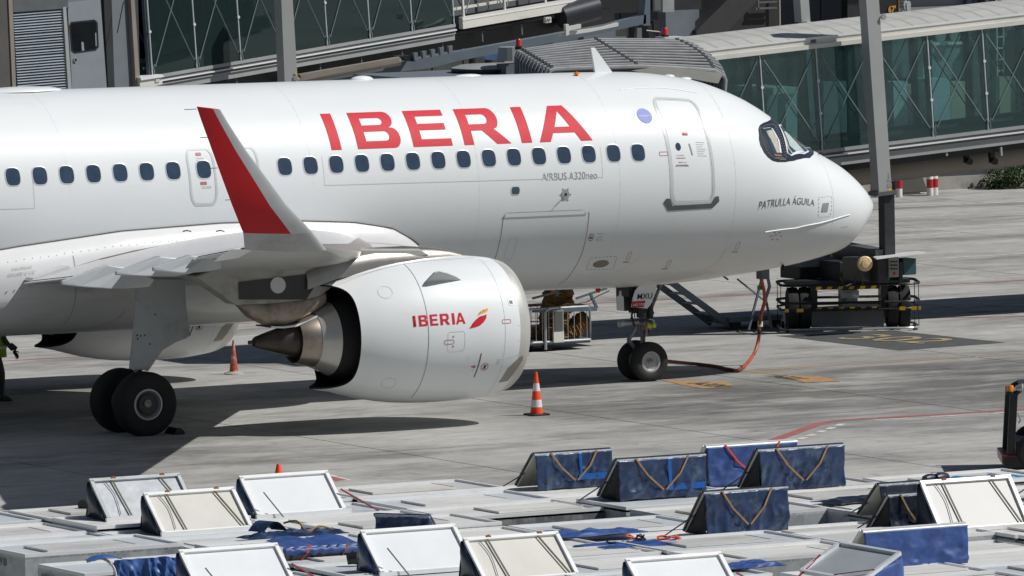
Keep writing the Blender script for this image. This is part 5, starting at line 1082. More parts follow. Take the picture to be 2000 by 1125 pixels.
# ================================================================== TERMINAL behind
T = empty('terminal_building', (20, 50, 0), 'dark slate terminal wall with concrete panels behind the boarding bridges', 'building')
YT = 49.
def tb(u0, v0, u1, v1, Y, m_, nm, dep=.3, full=None):
    a = at(u0, v0, Y); b = at(u1, v1, Y); z = MB(); z.box((a.x, Y, b.z if full is None else full), (b.x, Y+dep, a.z)); return z.build(nm, m_, T)
z = MB(); z.box((-70, YT, 0), (75, YT+1, 14)); z.build('wall', navy, T)
z = MB(); z.box((-70, YT-5.5, 9), (75, YT+.5, 9.8)); z.build('roof_overhang', jbd, T)  # slab added out of view to cast shade on the wall
for k in range(48):      # cladding sheets, 3 m modules with recessed joints
    x = -68+3.0*k
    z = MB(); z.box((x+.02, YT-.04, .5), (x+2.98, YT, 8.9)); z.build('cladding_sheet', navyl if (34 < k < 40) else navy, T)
# slate wall at upper right, sunlit look put into its paler colour, and services
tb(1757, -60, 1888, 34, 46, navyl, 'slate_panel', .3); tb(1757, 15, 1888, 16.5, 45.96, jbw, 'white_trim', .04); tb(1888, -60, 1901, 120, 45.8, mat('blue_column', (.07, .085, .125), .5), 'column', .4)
tb(1901, -60, 1930, 30, 46, navyl, 'slate_panel', .3); tb(1926, 5, 1960, 6.5, 45.5, uldf, 'ladder_rung', .05)
for k in range(9): tb(1950, 71+22*k, 1960, 73+22*k, 45.5, uldf, 'ladder_rung', .05)
tb(1947, -60, 1949, 260, 45.5, uldf, 'ladder_rail', .05); tb(1960, -60, 1962, 260, 45.5, uldf, 'ladder_rail', .05)
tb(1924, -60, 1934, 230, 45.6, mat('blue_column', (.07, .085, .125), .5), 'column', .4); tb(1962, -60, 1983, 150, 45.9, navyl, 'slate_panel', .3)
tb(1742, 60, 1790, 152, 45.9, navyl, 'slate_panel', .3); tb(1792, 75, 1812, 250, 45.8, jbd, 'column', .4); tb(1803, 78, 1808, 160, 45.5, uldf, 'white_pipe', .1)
tb(1820, 82, 1890, 153, 45.9, mat('pale_door_blue', (.26, .32, .36), .5), 'roller_door', .2); tb(1820, 84, 1890, 86, 45.85, uldf, 'white_trim', .04)
for u in (1836, 1864): z = MB(); z.lathe([(0, .16), (.05, .16), (.05, .12)], (at(u, 69, 45.7), (0, -1, 0)), 20, cap=True); z.build('round_vent', jbg, T)
tb(1820, 155, 1857, 250, 44.8, mat('pale_blue_cabinet', (.42, .52, .60), .5), 'plant_cabinet', 1.0, 0); tb(1857, 160, 1886, 255, 45.4, beige, 'concrete_pier', .5, 0); tb(1774, 165, 1796, 260, 45.4, beige, 'concrete_pier', .5, 0); tb(1745, 160, 1774, 262, 45.4, mat('pale_blue_cabinet', (.42, .52, .60), .5), 'plant_cabinet', .5, 0)
tb(1952, 150, 1985, 250, 45.4, beige, 'concrete_pier', .5, 0); tb(1900, 80, 1926, 250, 45.6, jbd, 'dark_column', .5); tb(1986, 60, 2040, 250, 45.3, darkm, 'dark_column', .5)
tb(1812, 250, 2040, 268, 45.2, jbb, 'plinth', .3)
# seen through the nose-side glass
tb(1510, 172, 1558, 182, 44, mat('pale_green_canopy', (.34, .42, .42), .5), 'small_canopy', 2.0); tb(1534, 182, 1558, 300, 44.2, mat('pale_green_post', (.30, .40, .42), .5), 'post', .4, 0); tb(1498, 182, 1530, 300, 45.2, mat('teal_wall', (.13, .2, .22), .5), 'door_leaf', .2, 0)
tb(1608, 160, 1655, 300, 45.6, navyl, 'door_leaf', .2, 0); tb(1575, 100, 1600, 300, 45.4, jbb, 'column', .4, 0)
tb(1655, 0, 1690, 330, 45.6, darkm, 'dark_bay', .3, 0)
# upper middle: stair flight, dark bays
q = [(1360, 60), (1440, -20), (1500, -20), (1392, 90), (1362, 92)]
pq = [at(u, v, 43) for u, v in q]; z = MB(); n = 5; z.add(pq+[c+Vector((0, 1.2, 0)) for c in pq], [tuple(range(n)), tuple(range(2*n-1, n-1, -1))]+[(i, (i+1) % n, (i+1) % n+n, i+n) for i in range(n)]); z.build('stair_flight', mat('stair_dark', (.035, .035, .037), .6), T)
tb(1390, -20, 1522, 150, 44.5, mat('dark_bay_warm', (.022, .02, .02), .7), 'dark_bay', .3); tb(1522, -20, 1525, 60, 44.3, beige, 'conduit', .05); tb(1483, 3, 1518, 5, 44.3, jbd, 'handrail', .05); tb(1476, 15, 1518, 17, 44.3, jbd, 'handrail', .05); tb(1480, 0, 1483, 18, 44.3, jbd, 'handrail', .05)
tb(1340, -30, 1366, 62, 43.5, navyl, 'slate_panel', .3); tb(1300, 18, 1358, 85, 43.2, jbl, 'slate_panel', .4)
tb(1294, -30, 1317, 23, 40, mat('pale_box', (.30, .32, .32), .5), 'wall_box', .5); tb(1290, -30, 1296, 20, 40.1, jbw, 'wall_box_edge', .3)
tb(1316, -30, 1370, 18, 41, darkm, 'dark_canopy', 1.0)
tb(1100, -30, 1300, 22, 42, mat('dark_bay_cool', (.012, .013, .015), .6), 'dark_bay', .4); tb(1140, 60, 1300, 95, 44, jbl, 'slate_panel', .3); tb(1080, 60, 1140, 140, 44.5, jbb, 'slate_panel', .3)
# concrete wall panels under bridge two
for k, (a, b_, c_) in enumerate(((812, 844, 108), (845, 905, 99), (906, 918, 98), (929, 949, 103), (961, 990, 94))): tb(a, c_, b_-.8, 200, 46.5, concr, 'concrete_panel', .4, 0)
tb(918, 96, 929, 200, 46.8, darkm, 'dark_gap', .4); tb(960, 96, 1003, 106, 46, beige, 'concrete_beam', .4); tb(985, 88, 1004, 140, 45.5, concr, 'concrete_post', .4, 0)
tb(700, 118, 812, 200, 47.5, jbb, 'slate_panel', .4); tb(664, 125, 700, 200, 46.5, mat('brown_panel', (.16, .13, .12), .6), 'brown_panel', .4); tb(600, 125, 664, 210, 47.6, navy, 'slate_panel', .4)
z = MB(); a = at(728, 132, 38); b_ = at(766, 155, 38); z.box((a.x, 38, 0), (b_.x, 38.8, a.z)); z.build('pale_service_box', concr, T); z = MB(); z.box((a.x-.03, 37.97, a.z-.06), (b_.x+.03, 38.85, a.z+.02)); z.build('box_lid', beige, T)
# parked blue van roof / awning just visible left of the turntable
z = MB(); P = [at(u, v, 34) for u, v in ((940, 106), (1000, 105), (990, 116), (950, 117))]; z.add(P+[c+Vector((0, 1, .1)) for c in P], [(0, 1, 2, 3), (7, 6, 5, 4), (0, 4, 5, 1), (1, 5, 6, 2), (2, 6, 7, 3), (3, 7, 4, 0)]); z.build('blue_awning', mat('awning_blue', (.05, .10, .22), .5), T)
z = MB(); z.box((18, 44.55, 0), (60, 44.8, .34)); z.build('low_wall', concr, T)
z = MB(); z.box((18, 44.62, .34), (60, 44.8, 1.05)); z.build('dark_fascia', navy, T)  # dark strip standing in for the shadow above the low wall
settle(T)
# stand identification sign, half hidden by the column
S = empty('stand_sign', at(1718, 38, 40), 'black stand sign with amber coordinates half hidden behind the bridge column', 'sign')
a = at(1684, -60, 40); b_ = at(1754, 39, 40); z = MB(); z.box((a.x, 40, b_.z), (b_.x, 40.1, a.z)); sb = z.build('sign_board', blackp, S)
z = MB(); z.box((a.x-.04, 39.98, b_.z), (a.x, 40.12, a.z)); z.build('sign_edge', mat('sign_edge_brown', (.16, .09, .04), .5), S); z = MB(); z.box((b_.x, 39.98, b_.z), (b_.x+.04, 40.12, a.z)); z.build('sign_edge', mat('sign_edge_brown', (.16, .09, .04), .5), S)
amb = mat('amber_lettering', (.55, .26, .03), .5)
def sgt(t, u, v, sz):
    p_ = at(u, v, 39.97); bm = shape_mesh(text=t, size=sz, bold=.008)
    for q in bm.verts: q.co = Vector((p_.x+q.co.x*.85, 39.97, p_.z+q.co.y))
    me = bpy.data.meshes.new('sign_lettering'); bm.to_mesh(me); bm.free(); me.materials.append(amb); o = bpy.data.objects.new('sign_lettering', me); C.objects.link(o); o.parent = S
sgt('N', 1687, 25, .22); sgt("67'", 1735, 24, .22); sgt('W', 1686, 42, .22); sgt("52'", 1735, 41.5, .22)
settle(S)
z = empty('wall_floodlight', at(1762, 16, 43), 'small grey floodlight cluster on a bracket right of the black stand sign', 'floodlight')
for i, (u, v) in enumerate(((1760, 8), (1766, 9), (1761, 14), (1766, 15))):
    m_ = MB(); m_.lathe([(0, .07), (.14, .10)], (at(u, v, 43), (.5, -1, 0)), 12, cap=True); m_.build('lamp_head', galv, z)
m_ = MB(); m_.tube([at(1762, 4, 43.2), at(1763, 40, 43.2)], .03, 6); m_.build('bracket', galv, z); settle(z)

# ================================================================== far kerb, barriers, bollards, bush
z = MB(); a = atz(1640, 352); z.box((10, 47.0, 0), (60, 47.3, .13)); tag(z.build('kerb', concr), kind='structure')
def bollard(x, y, h, label, bands):
    B = empty('bollard', (x, y, 0), label, 'bollard', 'red and white bollards beyond the bridge'); z = MB(); z.lathe([(0, .085), (h-.02, .085), (h, .07)], ((0, 0, 0), (0, 0, 1)), 16, cap=True); z.build('post', boltw, B, smooth=True)
    for b0, b1 in bands:
        z = MB(); z.lathe([(b0, .088), (b1, .088)], ((0, 0, 0), (0, 0, 1)), 16); z.build('red_band', boltr, B, smooth=True)
for (u, v, h, lab, bd) in ((1816.5, 382, .58, 'white bollard with red band, left one of the close pair', [(.2, .42)]), (1826, 381, .60, 'white bollard with red band, right one of the close pair', [(.2, .42)]), (1756, 385, .55, 'red and white bollard just right of the lift column', [(.22, .48)]), (1707, 385, .55, 'red and white bollard showing between radome and lift column', [(.12, .36)]), (1932, 345.5, .36, 'short white bollard with red cap beside the bush', [(.28, .36)])):
    c = atz(u, v); k = 1.0 if v > 360 else 1.15; bollard(c.x, c.y, h*(1.25 if v > 360 else 1.1), lab, bd)
c = atz(1786, 380); Bz = empty('concrete_barrier', (c.x, c.y, 0), 'dark trapezoid concrete barrier block standing between the red and white bollards', 'barrier'); z = MB()
z.hexa([(-.42, 0, .05), (.42, 0, .05), (.42, .9, .05), (-.42, .9, .05), (-.30, .1, .62), (.24, .1, .62), (.24, .8, .62), (-.30, .8, .62)]); z.build('block', mat('dark_concrete', (.07, .07, .065), .85, bump=.3), Bz, bevel=.02); z = MB(); z.box((-.36, .05, 0), (.2, .85, .05)); z.build('foot', concr, Bz)
z = empty('jersey_wall', tuple(atz(1895, 354)), 'low grey kerb wall with worn white stencilling beyond the bollards', 'wall'); m_ = MB(); m_.box((-.75, 0, 0), (1.2, .35, .30)); w_ = m_.build('wall_block', mat('grey_block', (.12, .125, .13), .7), z); m_ = MB(); m_.box((-1.9, .05, 0), (-.78, .3, .22)); m_.build('pale_block', beige, z)
for k in range(6): m_ = MB(); m_.box((-.45+.16*k, -.004, .16), (-.45+.16*k+.10, 0, .24)); m_.build('stencil_mark', markw, z)
c = at(1985, 342, 44.0); bush = empty('bush', (c.x, 44.0, 0), 'leafy green bush growing at the foot of the terminal under the bridge', 'bush'); z = MB(); rnd = random.Random(3)
for k in range(2800):
    a = rnd.uniform(0, 2*PI); r = rnd.uniform(0, 1)**.5; h = rnd.uniform(.0, .75)*(1-.5*r*r)*(1+.3*math.sin(a*3)); p_ = Vector((1.0*r*math.cos(a), .5*r*math.sin(a), h)); s_ = rnd.uniform(.05, .10); d = Vector((rnd.uniform(-1, 1), rnd.uniform(-1, 1), rnd.uniform(-.3, 1))).normalized(); e = d.cross(Vector((0, 0, 1))).normalized()*s_*.4
    z.add([p_, p_+d*s_*.5+e, p_+d*s_, p_+d*s_*.5-e], [(0, 1, 2, 3)])
tag(z.build('leaf', leaf, bush, fix=False), kind='stuff'); z = MB()
for k in range(9): a = 2*PI*k/9; z.tube([(0, 0, 0), (.3*math.cos(a), .2*math.sin(a), .25), (.45*math.cos(a), .25*math.sin(a), .4)], [.012, .008, .004], 5)
z.build('stem', mat('bush_stem', (.06, .04, .025), .8), bush)
# steel sheet on the ground by the bogie etc: painted markings, each a thin sheet above the slabs
def mark(pts, m_, nm, z_=.004, world=False):
    q = [(p_ if world else atz(*p_)[:2]) for p_ in pts]; z = MB(); z.add([(c[0], c[1], z_) for c in q], [tuple(range(len(q)))]); o = z.build(nm, m_, None, fix=False); return tag(o, kind='structure')
def stripe(pts, wd, m_, nm, z_=.004):
    P = [Vector((c[0], c[1], 0)) for c in pts]; v = []
    for i, c in enumerate(P):
        a = P[max(i-1, 0)]; b = P[min(i+1, len(P)-1)]; d = (b-a).normalized(); n_ = Vector((-d.y, d.x, 0))*wd/2; v += [(c.x+n_.x, c.y+n_.y, z_), (c.x-n_.x, c.y-n_.y, z_)]
    z = MB(); z.add(v, [(2*i, 2*i+1, 2*i+3, 2*i+2) for i in range(len(P)-1)]); o = z.build(nm, m_, None, fix=False); return tag(o, kind='structure')
R0_, R1_, R2_ = (-11.3, -14.1), (-6.63, -9.48), (-2.0, -9.8)
stripe([R0_, (-6.9, -9.75), (-6.4, -9.50), R2_, (4, -10.3)], .22, markr, 'red_stand_line')
for k in range(9):
    f = k/9; a = (-10.75+4.2*f, -13.95+4.1*f); stripe([(a[0]+.05, a[1]-.12), (a[0]+.33, a[1]+.15)], .14, markw, 'white_dash', .006)
for k in range(6): stripe([(-5.9+1.15*k, -9.86-.13*k), (-5.2+1.15*k, -9.94-.13*k)], .10, markw, 'white_dash', .006)
mark([(640, 925), (687, 938), (662, 941), (625, 938)], markw, 'white_triangle_edge', .004); mark([(645, 930), (678, 938), (660, 940), (632, 938)], markr, 'red_triangle', .008)
stripe([(-2.6, 4.5), (-2.45, 1), (-2.3, -2.6)], .16, marky, 'lead_in_line'); stripe([(-2.1, .58), (4, .42), (14, .1)], .10, marky, 'yellow_cross_line'); stripe([(-2.1, .86), (4, .70), (14, .38)], .03, marky, 'yellow_cross_line')
mark([(1285, 741), (1420, 746), (1436, 757), (1372, 759), (1330, 752)], marky, 'stop_mark_panel', .006); mark([(1515, 733), (1600, 735), (1642, 745), (1572, 748)], marky, 'stop_mark_panel', .008)
def gtext(t, x, y, sz, m_, rot, xs=1., nm='ground_lettering', z_=.012):
    bm = shape_mesh(text=t, size=sz, bold=.01); c_, s_ = math.cos(rot), math.sin(rot)
    for q in bm.verts: X, Y = q.co.x*xs, q.co.y; q.co = Vector((x+X*c_-Y*s_, y+X*s_+Y*c_, z_))
    me = bpy.data.meshes.new(nm); bm.to_mesh(me); bm.free(); me.materials.append(m_); o = bpy.data.objects.new(nm, me); C.objects.link(o); return tag(o, kind='structure')
gtext('A320', -4.75, -1.15, .55, markd, -PI/2+.0, 1.0); gtext('A321', -2.75, -.75, .5, markd, -PI/2, 1.0)
mark([(2.2, 7.4), (4.75, 6.9), (4.95, 3.0), (2.3, 2.7)], markd, 'dark_marking_panel', .004, True)
ylw = mat('marking_pale_orange', (.40, .30, .17), .85, var=.2, scale=4, dirt=(.14, .13, .11), dscale=3, dlo=.5, dhi=.62)
gtext('302', 2.75, 6.1, 1.75, ylw, -PI/2+.30, .95)
stripe([(-8, 14.3), (6, 14.0), (12, 13.4), (34, 13.4)], .12, markw, 'service_road_line'); stripe([(-8, 17.3), (3, 17.3), (34, 16.0)], .12, markr, 'red_service_line'); stripe([(-30, 22), (0, 21.4)], .12, markw, 'service_road_line'); stripe([(-20, 12.2), (-8, 11.8)], .10, markr, 'red_service_line'); stripe([(-30, 15), (-8, 14.3)], .12, markw, 'service_road_line')
stripe([(20, 40), (24.35, 39.6), (34, 38.8)], .14, markw, 'far_lane_line'); stripe([(20, 36.4), (36, 35.5)], .14, markw, 'far_lane_line'); stripe([(6, 9.9), (16, 4.0)], .12, markr, 'red_service_line'); stripe([(8, 30), (24, 31)], .12, markw, 'far_lane_line'); stripe([(4, 23), (30, 24.5)], .10, markw, 'far_lane_line')

# ================================================================== cones
def cone(x, y, h, r, label, old=False, stripes=True, squat=False):
    K = empty('traffic_cone', (x, y, 0), label, 'traffic cone', 'traffic cones on the apron'); z = MB(); t = .032
    if old: z.lathe([(0, r*2.3), (.02, r*2.25), (.05, r*1.2), (.055, r)], ((0, 0, 0), (0, 0, 1)), 20, cap=True); z.build('cone_base', mat('pale_worn_rubber', (.36, .34, .31), .8, var=.15), K)
    else:
        P = rrect(-.19, -.19, .19, .19, .04, 3); z.prism(P, 'z', 0, t); z.build('cone_base', blackp, K, bevel=.006)
    z = MB(); b = t if not old else .05; z.lathe([(b, r), (h*.97, r*.24), (h, r*.17), (h, 0)], ((0, 0, 0), (0, 0, 1)), 28); z.build('cone_body', coneold if old else coneo, K, smooth=True)
    if stripes:
        R = lambda q: r+(r*.24-r)*(q-b)/(h*.97-b)+.0025
        for (a, c) in ((.19, .36), (.56, .74)): z = MB(); z.lathe([(h*a, R(h*a)), (h*c, R(h*c))], ((0, 0, 0), (0, 0, 1)), 28); z.build('white_band', conew, K, smooth=True)
    return K
cone(-10.2, -5.15, .79, .118, 'orange and white striped cone with black base, standing in front of the nose wheel')
cone(-10.63, 6.3, .66, .085, 'faded dirty orange cone with pale base, seen behind the engine exhaust', old=True, stripes=False)
c = atz(544, 990, 0); p_ = Vector((-22.0, -17.5, 0)); 
# the third cone stands just behind the pallet of containers: only its tip shows
q = at(544, 906, -16.2); cone(q.x, -16.2, q.z, .15, 'orange cone tip sticking up behind the white-doored container', stripes=False)
# wheel chock under the main wheel
K = empty('wheel_chock', (-17.14, -4.3, 0), 'black rubber wedge chock pushed against the near main wheel', 'wheel chock'); z = MB(); z.prism([(-.12, 0), (.12, 0), (.11, .05), (.03, .12), (-.03, .12)], 'y', -.2, .2); z.build('wedge', blackp, K, bevel=.015)
# ================================================================== orange power cable
P = [at(1490, 532, 1.2), at(1487, 548, 1.2), at(1492, 566, 1.25), at(1493, 590, 1.3), at(1487, 612, 1.4), at(1484, 636, 1.5), at(1482, 660, 1.6), at(1476, 684, 1.5), at(1464, 704, 1.2)]
e0 = atz(1452, 716, .06); e1 = atz(1440, 723, .05); e2 = atz(1420, 721, .04); e3 = atz(1400, 716, .04); e4 = atz(1360, 711, .04); e5 = atz(1310, 706, .04); e6 = atz(1290, 703, .04)
P = P+[e0, e1, e2, e3, e4, e5, e6]
def spline(P, n=6):
    out = []
    for i in range(len(P)-1):
        p0, p1, p2, p3 = P[max(i-1, 0)], P[i], P[i+1], P[min(i+2, len(P)-1)]
        for k in range(n):
            t = k/n; out.append(.5*((2*p1)+(p2-p0)*t+(2*p0-5*p1+4*p2-p3)*t*t+(3*p1-p0-3*p2+p3)*t**3))
    return out+[P[-1]]
G = empty('power_cable', (-2.5, 1, 0), 'orange-red ground power cable hanging from the nose and trailing to the nose wheel', 'cable'); S_ = spline([Vector(q) for q in P])
z = MB(); z.tube(S_[:-34], .034, 8); z.build('cable', hose, G, smooth=True); z = MB(); z.tube(S_[-35:], .034, 8); z.build('cable', mat('grimy_cable', (.16, .045, .02), .6, var=.4, scale=4), G, smooth=True)
z = MB(); a = at(1490, 540, 1.2); z.box((a.x-.1, 1.1, a.z-.05), (a.x+.1, 1.3, a.z+.2)); z.build('plug', cartb, G, bevel=.02); z = MB(); z.lathe([(-.05, .05), (.05, .05)], (at(1485, 633, 1.5), (0, 0, 1)), 10, cap=True); z.build('clamp', jbw, G); z = MB(); z.lathe([(-.07, .04), (.07, .04)], (at(1483, 646, 1.55), (0, .2, 1)), 10, cap=True); z.build('joint_sleeve', blackp, G)
z = MB(); z.box((at(1484, 563, 1.3).x-.04, 1.26, at(1484, 566, 1.3).z), (at(1484, 563, 1.3).x+.05, 1.33, at(1484, 558, 1.3).z)); z.build('green_tag', mat('green_tag', (.05, .25, .05), .5), G)
settle(G)
# headset hanging on the nose gear
c = at(1271, 632, -.3); G = empty('ear_defenders', tuple(c), 'yellow-green ear defenders hanging on the nose gear leg', 'ear defenders')
for u, v in ((1268, 637), (1277, 636)): z = MB(); p_ = at(u, v, -.3)-c; z.lathe([(-.03, .03), (-.02, .045), (.02, .045), (.03, .03)], (p_, (0, 1, 0)), 12, cap=True); z.build('ear_cup', mat('neon_plastic', (.45, .62, .02), .5), G, smooth=True)
z = MB(); z.tube([at(u, v, -.3)-c for u, v in ((1266, 634), (1265, 627), (1270, 623), (1277, 626), (1279, 634))], .010, 6, cap=False); z.build('headband', jbw, G); z = MB(); z.tube([at(u, v, -.3)-c for u, v in ((1250, 628), (1262, 625), (1268, 628))], .03, 8); z.build('hook', darkm, G); z = MB(); z.tube([at(u, v, -.3)-c for u, v in ((1267, 641), (1266, 653))], .012, 6); z.build('cord', blackp, G)

# ================================================================== air-hose trolley behind the engine
CX = empty('hose_trolley', (-2.6, 7.6, 0), 'cage trolley with a brown flexible air hose standing in it, under the forward fuselage', 'trolley')
Y = 7.0
def cp(u, v, Y=7.0): return at(u, v, Y)
a = cp(1040, 668); b_ = cp(1153, 664); x0, x1, zb, ztp = a.x-1.0, b_.x, cp(1100, 666).z, cp(1100, 601).z
for Yk in (7.0, 8.0):
    z = MB(); z.tube([(x0, Yk, zb), (x0, Yk, ztp-.05), (x0+.05, Yk, ztp), (x1-.05, Yk, ztp), (x1, Yk, ztp-.05), (x1, Yk, zb), (x0, Yk, zb)], .028, 8, cap=False); z.build('cage_frame', galv, CX, smooth=True)
    for k in range(16):
        x = x0+(x1-x0)*(k+.5)/16; z = MB(); z.tube([(x, Yk, zb), (x, Yk, ztp)], .008, 5); z.build('cage_bar', galv, CX)
    q_ = cp(1063, 600, Yk); z = MB(); z.tube([(q_.x, Yk-.03, zb-.15), (q_.x, Yk-.03, ztp-.06), (q_.x+.08, Yk-.03, ztp), (q_.x+.3, Yk-.03, ztp+.01)], .03, 8); z.build('cage_gate_post', galv, CX, smooth=True)
for x in (x0, x1): z = MB(); z.tube([(x, 7.0, ztp), (x, 8.0, ztp)], .026, 8); z.tube([(x, 7.0, zb), (x, 8.0, zb)], .03, 8); z.build('cage_frame', galv, CX)
z = MB(); z.box((x0, 7.0, zb-.06), (x1, 8.0, zb)); z.build('trolley_bed', jbd, CX)
z = MB(); z.bar(cp(1040, 606), cp(1165, 603), .05, .09); z.build('top_rail', cartb, CX); z = MB(); z.bar(cp(1040, 583), cp(1095, 568), .04); z.bar(cp(1095, 568), cp(1085, 577), .04); z.bar(cp(1125, 583), cp(1185, 563), .04); z.bar(cp(1152, 572), cp(1166, 602), .05); z.build('lifting_frame', cartb, CX)
z = MB(); z.tube([cp(u, v) for u, v in ((1122, 594), (1145, 590), (1170, 577), (1190, 568))], .012, 6); z.build('rope', darkm, CX)
z = MB(); q0 = cp(1080, 606, 6.95); q1 = cp(1101, 668, 6.95); qm = cp(1090, 648, 6.95); z.box((q0.x, 6.94, qm.z), (q1.x, 6.97, q0.z)); z.build('trolley_panel', jbg, CX); z = MB(); z.box((q0.x, 6.93, q1.z), (q1.x, 6.975, qm.z)); z.build('trolley_label_panel', jbw, CX); z = MB(); z.box((q0.x+.03, 6.925, qm.z+.02), (q1.x-.03, 6.94, q0.z-.03)); z.build('grille', mat('trolley_grille', (.09, .10, .09), .5), CX)
for dx in (.15, 1.4): 
    for Yk in (7.1, 7.9):
        z = MB(); z.lathe([(-.035, .12), (.035, .12)], ((x0+dx, Yk, .12), (0, 1, 0)), 16, cap=True); z.build('castor', tyre, CX); z = MB(); z.bar((x0+dx, Yk, .12), (x0+dx, Yk, zb), .05); z.build('castor_fork', jbd, CX)
z = MB(); pts = []; N_ = 44
for k in range(N_+1):
    f = k/N_; t_ = cp(1111, 560).lerp(cp(1108, 664), f); pts.append(Vector((t_.x+.05*math.sin(f*7)+.03*math.sin(f*21), 7.5, t_.z)))
z.tube(pts, [(.32 if k % 2 else .275)*(1-.0*k) for k in range(N_+1)], 16); z.build('air_hose', brownh, CX, smooth=True)
z = MB(); pts = [Vector(cp(u, v, 7.6)) for u, v in ((1105, 650), (1120, 642), (1133, 632), (1143, 628))]; z.tube(spline(pts, 5), [.22 if k % 2 else .18 for k in range(16)], 12); z.build('air_hose', brownh, CX, smooth=True)
z = MB(); pts = [Vector(cp(u, v, 7.6)) for u, v in ((1045, 655), (1060, 648), (1075, 632), (1086, 618))]; z.tube(spline(pts, 5), [.18 if k % 2 else .14 for k in range(16)], 12); z.build('air_hose', brownh, CX, smooth=True)
z = MB(); c = cp(1081, 570); z.box((c.x-.04, 7.0, c.z-.04), (c.x+.05, 7.06, c.z+.05)); z.build('orange_clip', coneo, CX)
settle(CX)
q = at(1168, 565, .6); G = empty('orange_flag', tuple(q), 'small orange streamer hanging from the lower fuselage beside the nose gear', 'streamer'); z = MB(); z.box((-.05, -.01, -.02), (.05, .01, .10)); z.prism([(-.03, -.05), (.02, -.07), (.05, -.02), (-.05, -.02)], 'y', -.01, .01); z.build('streamer', coneo, G)

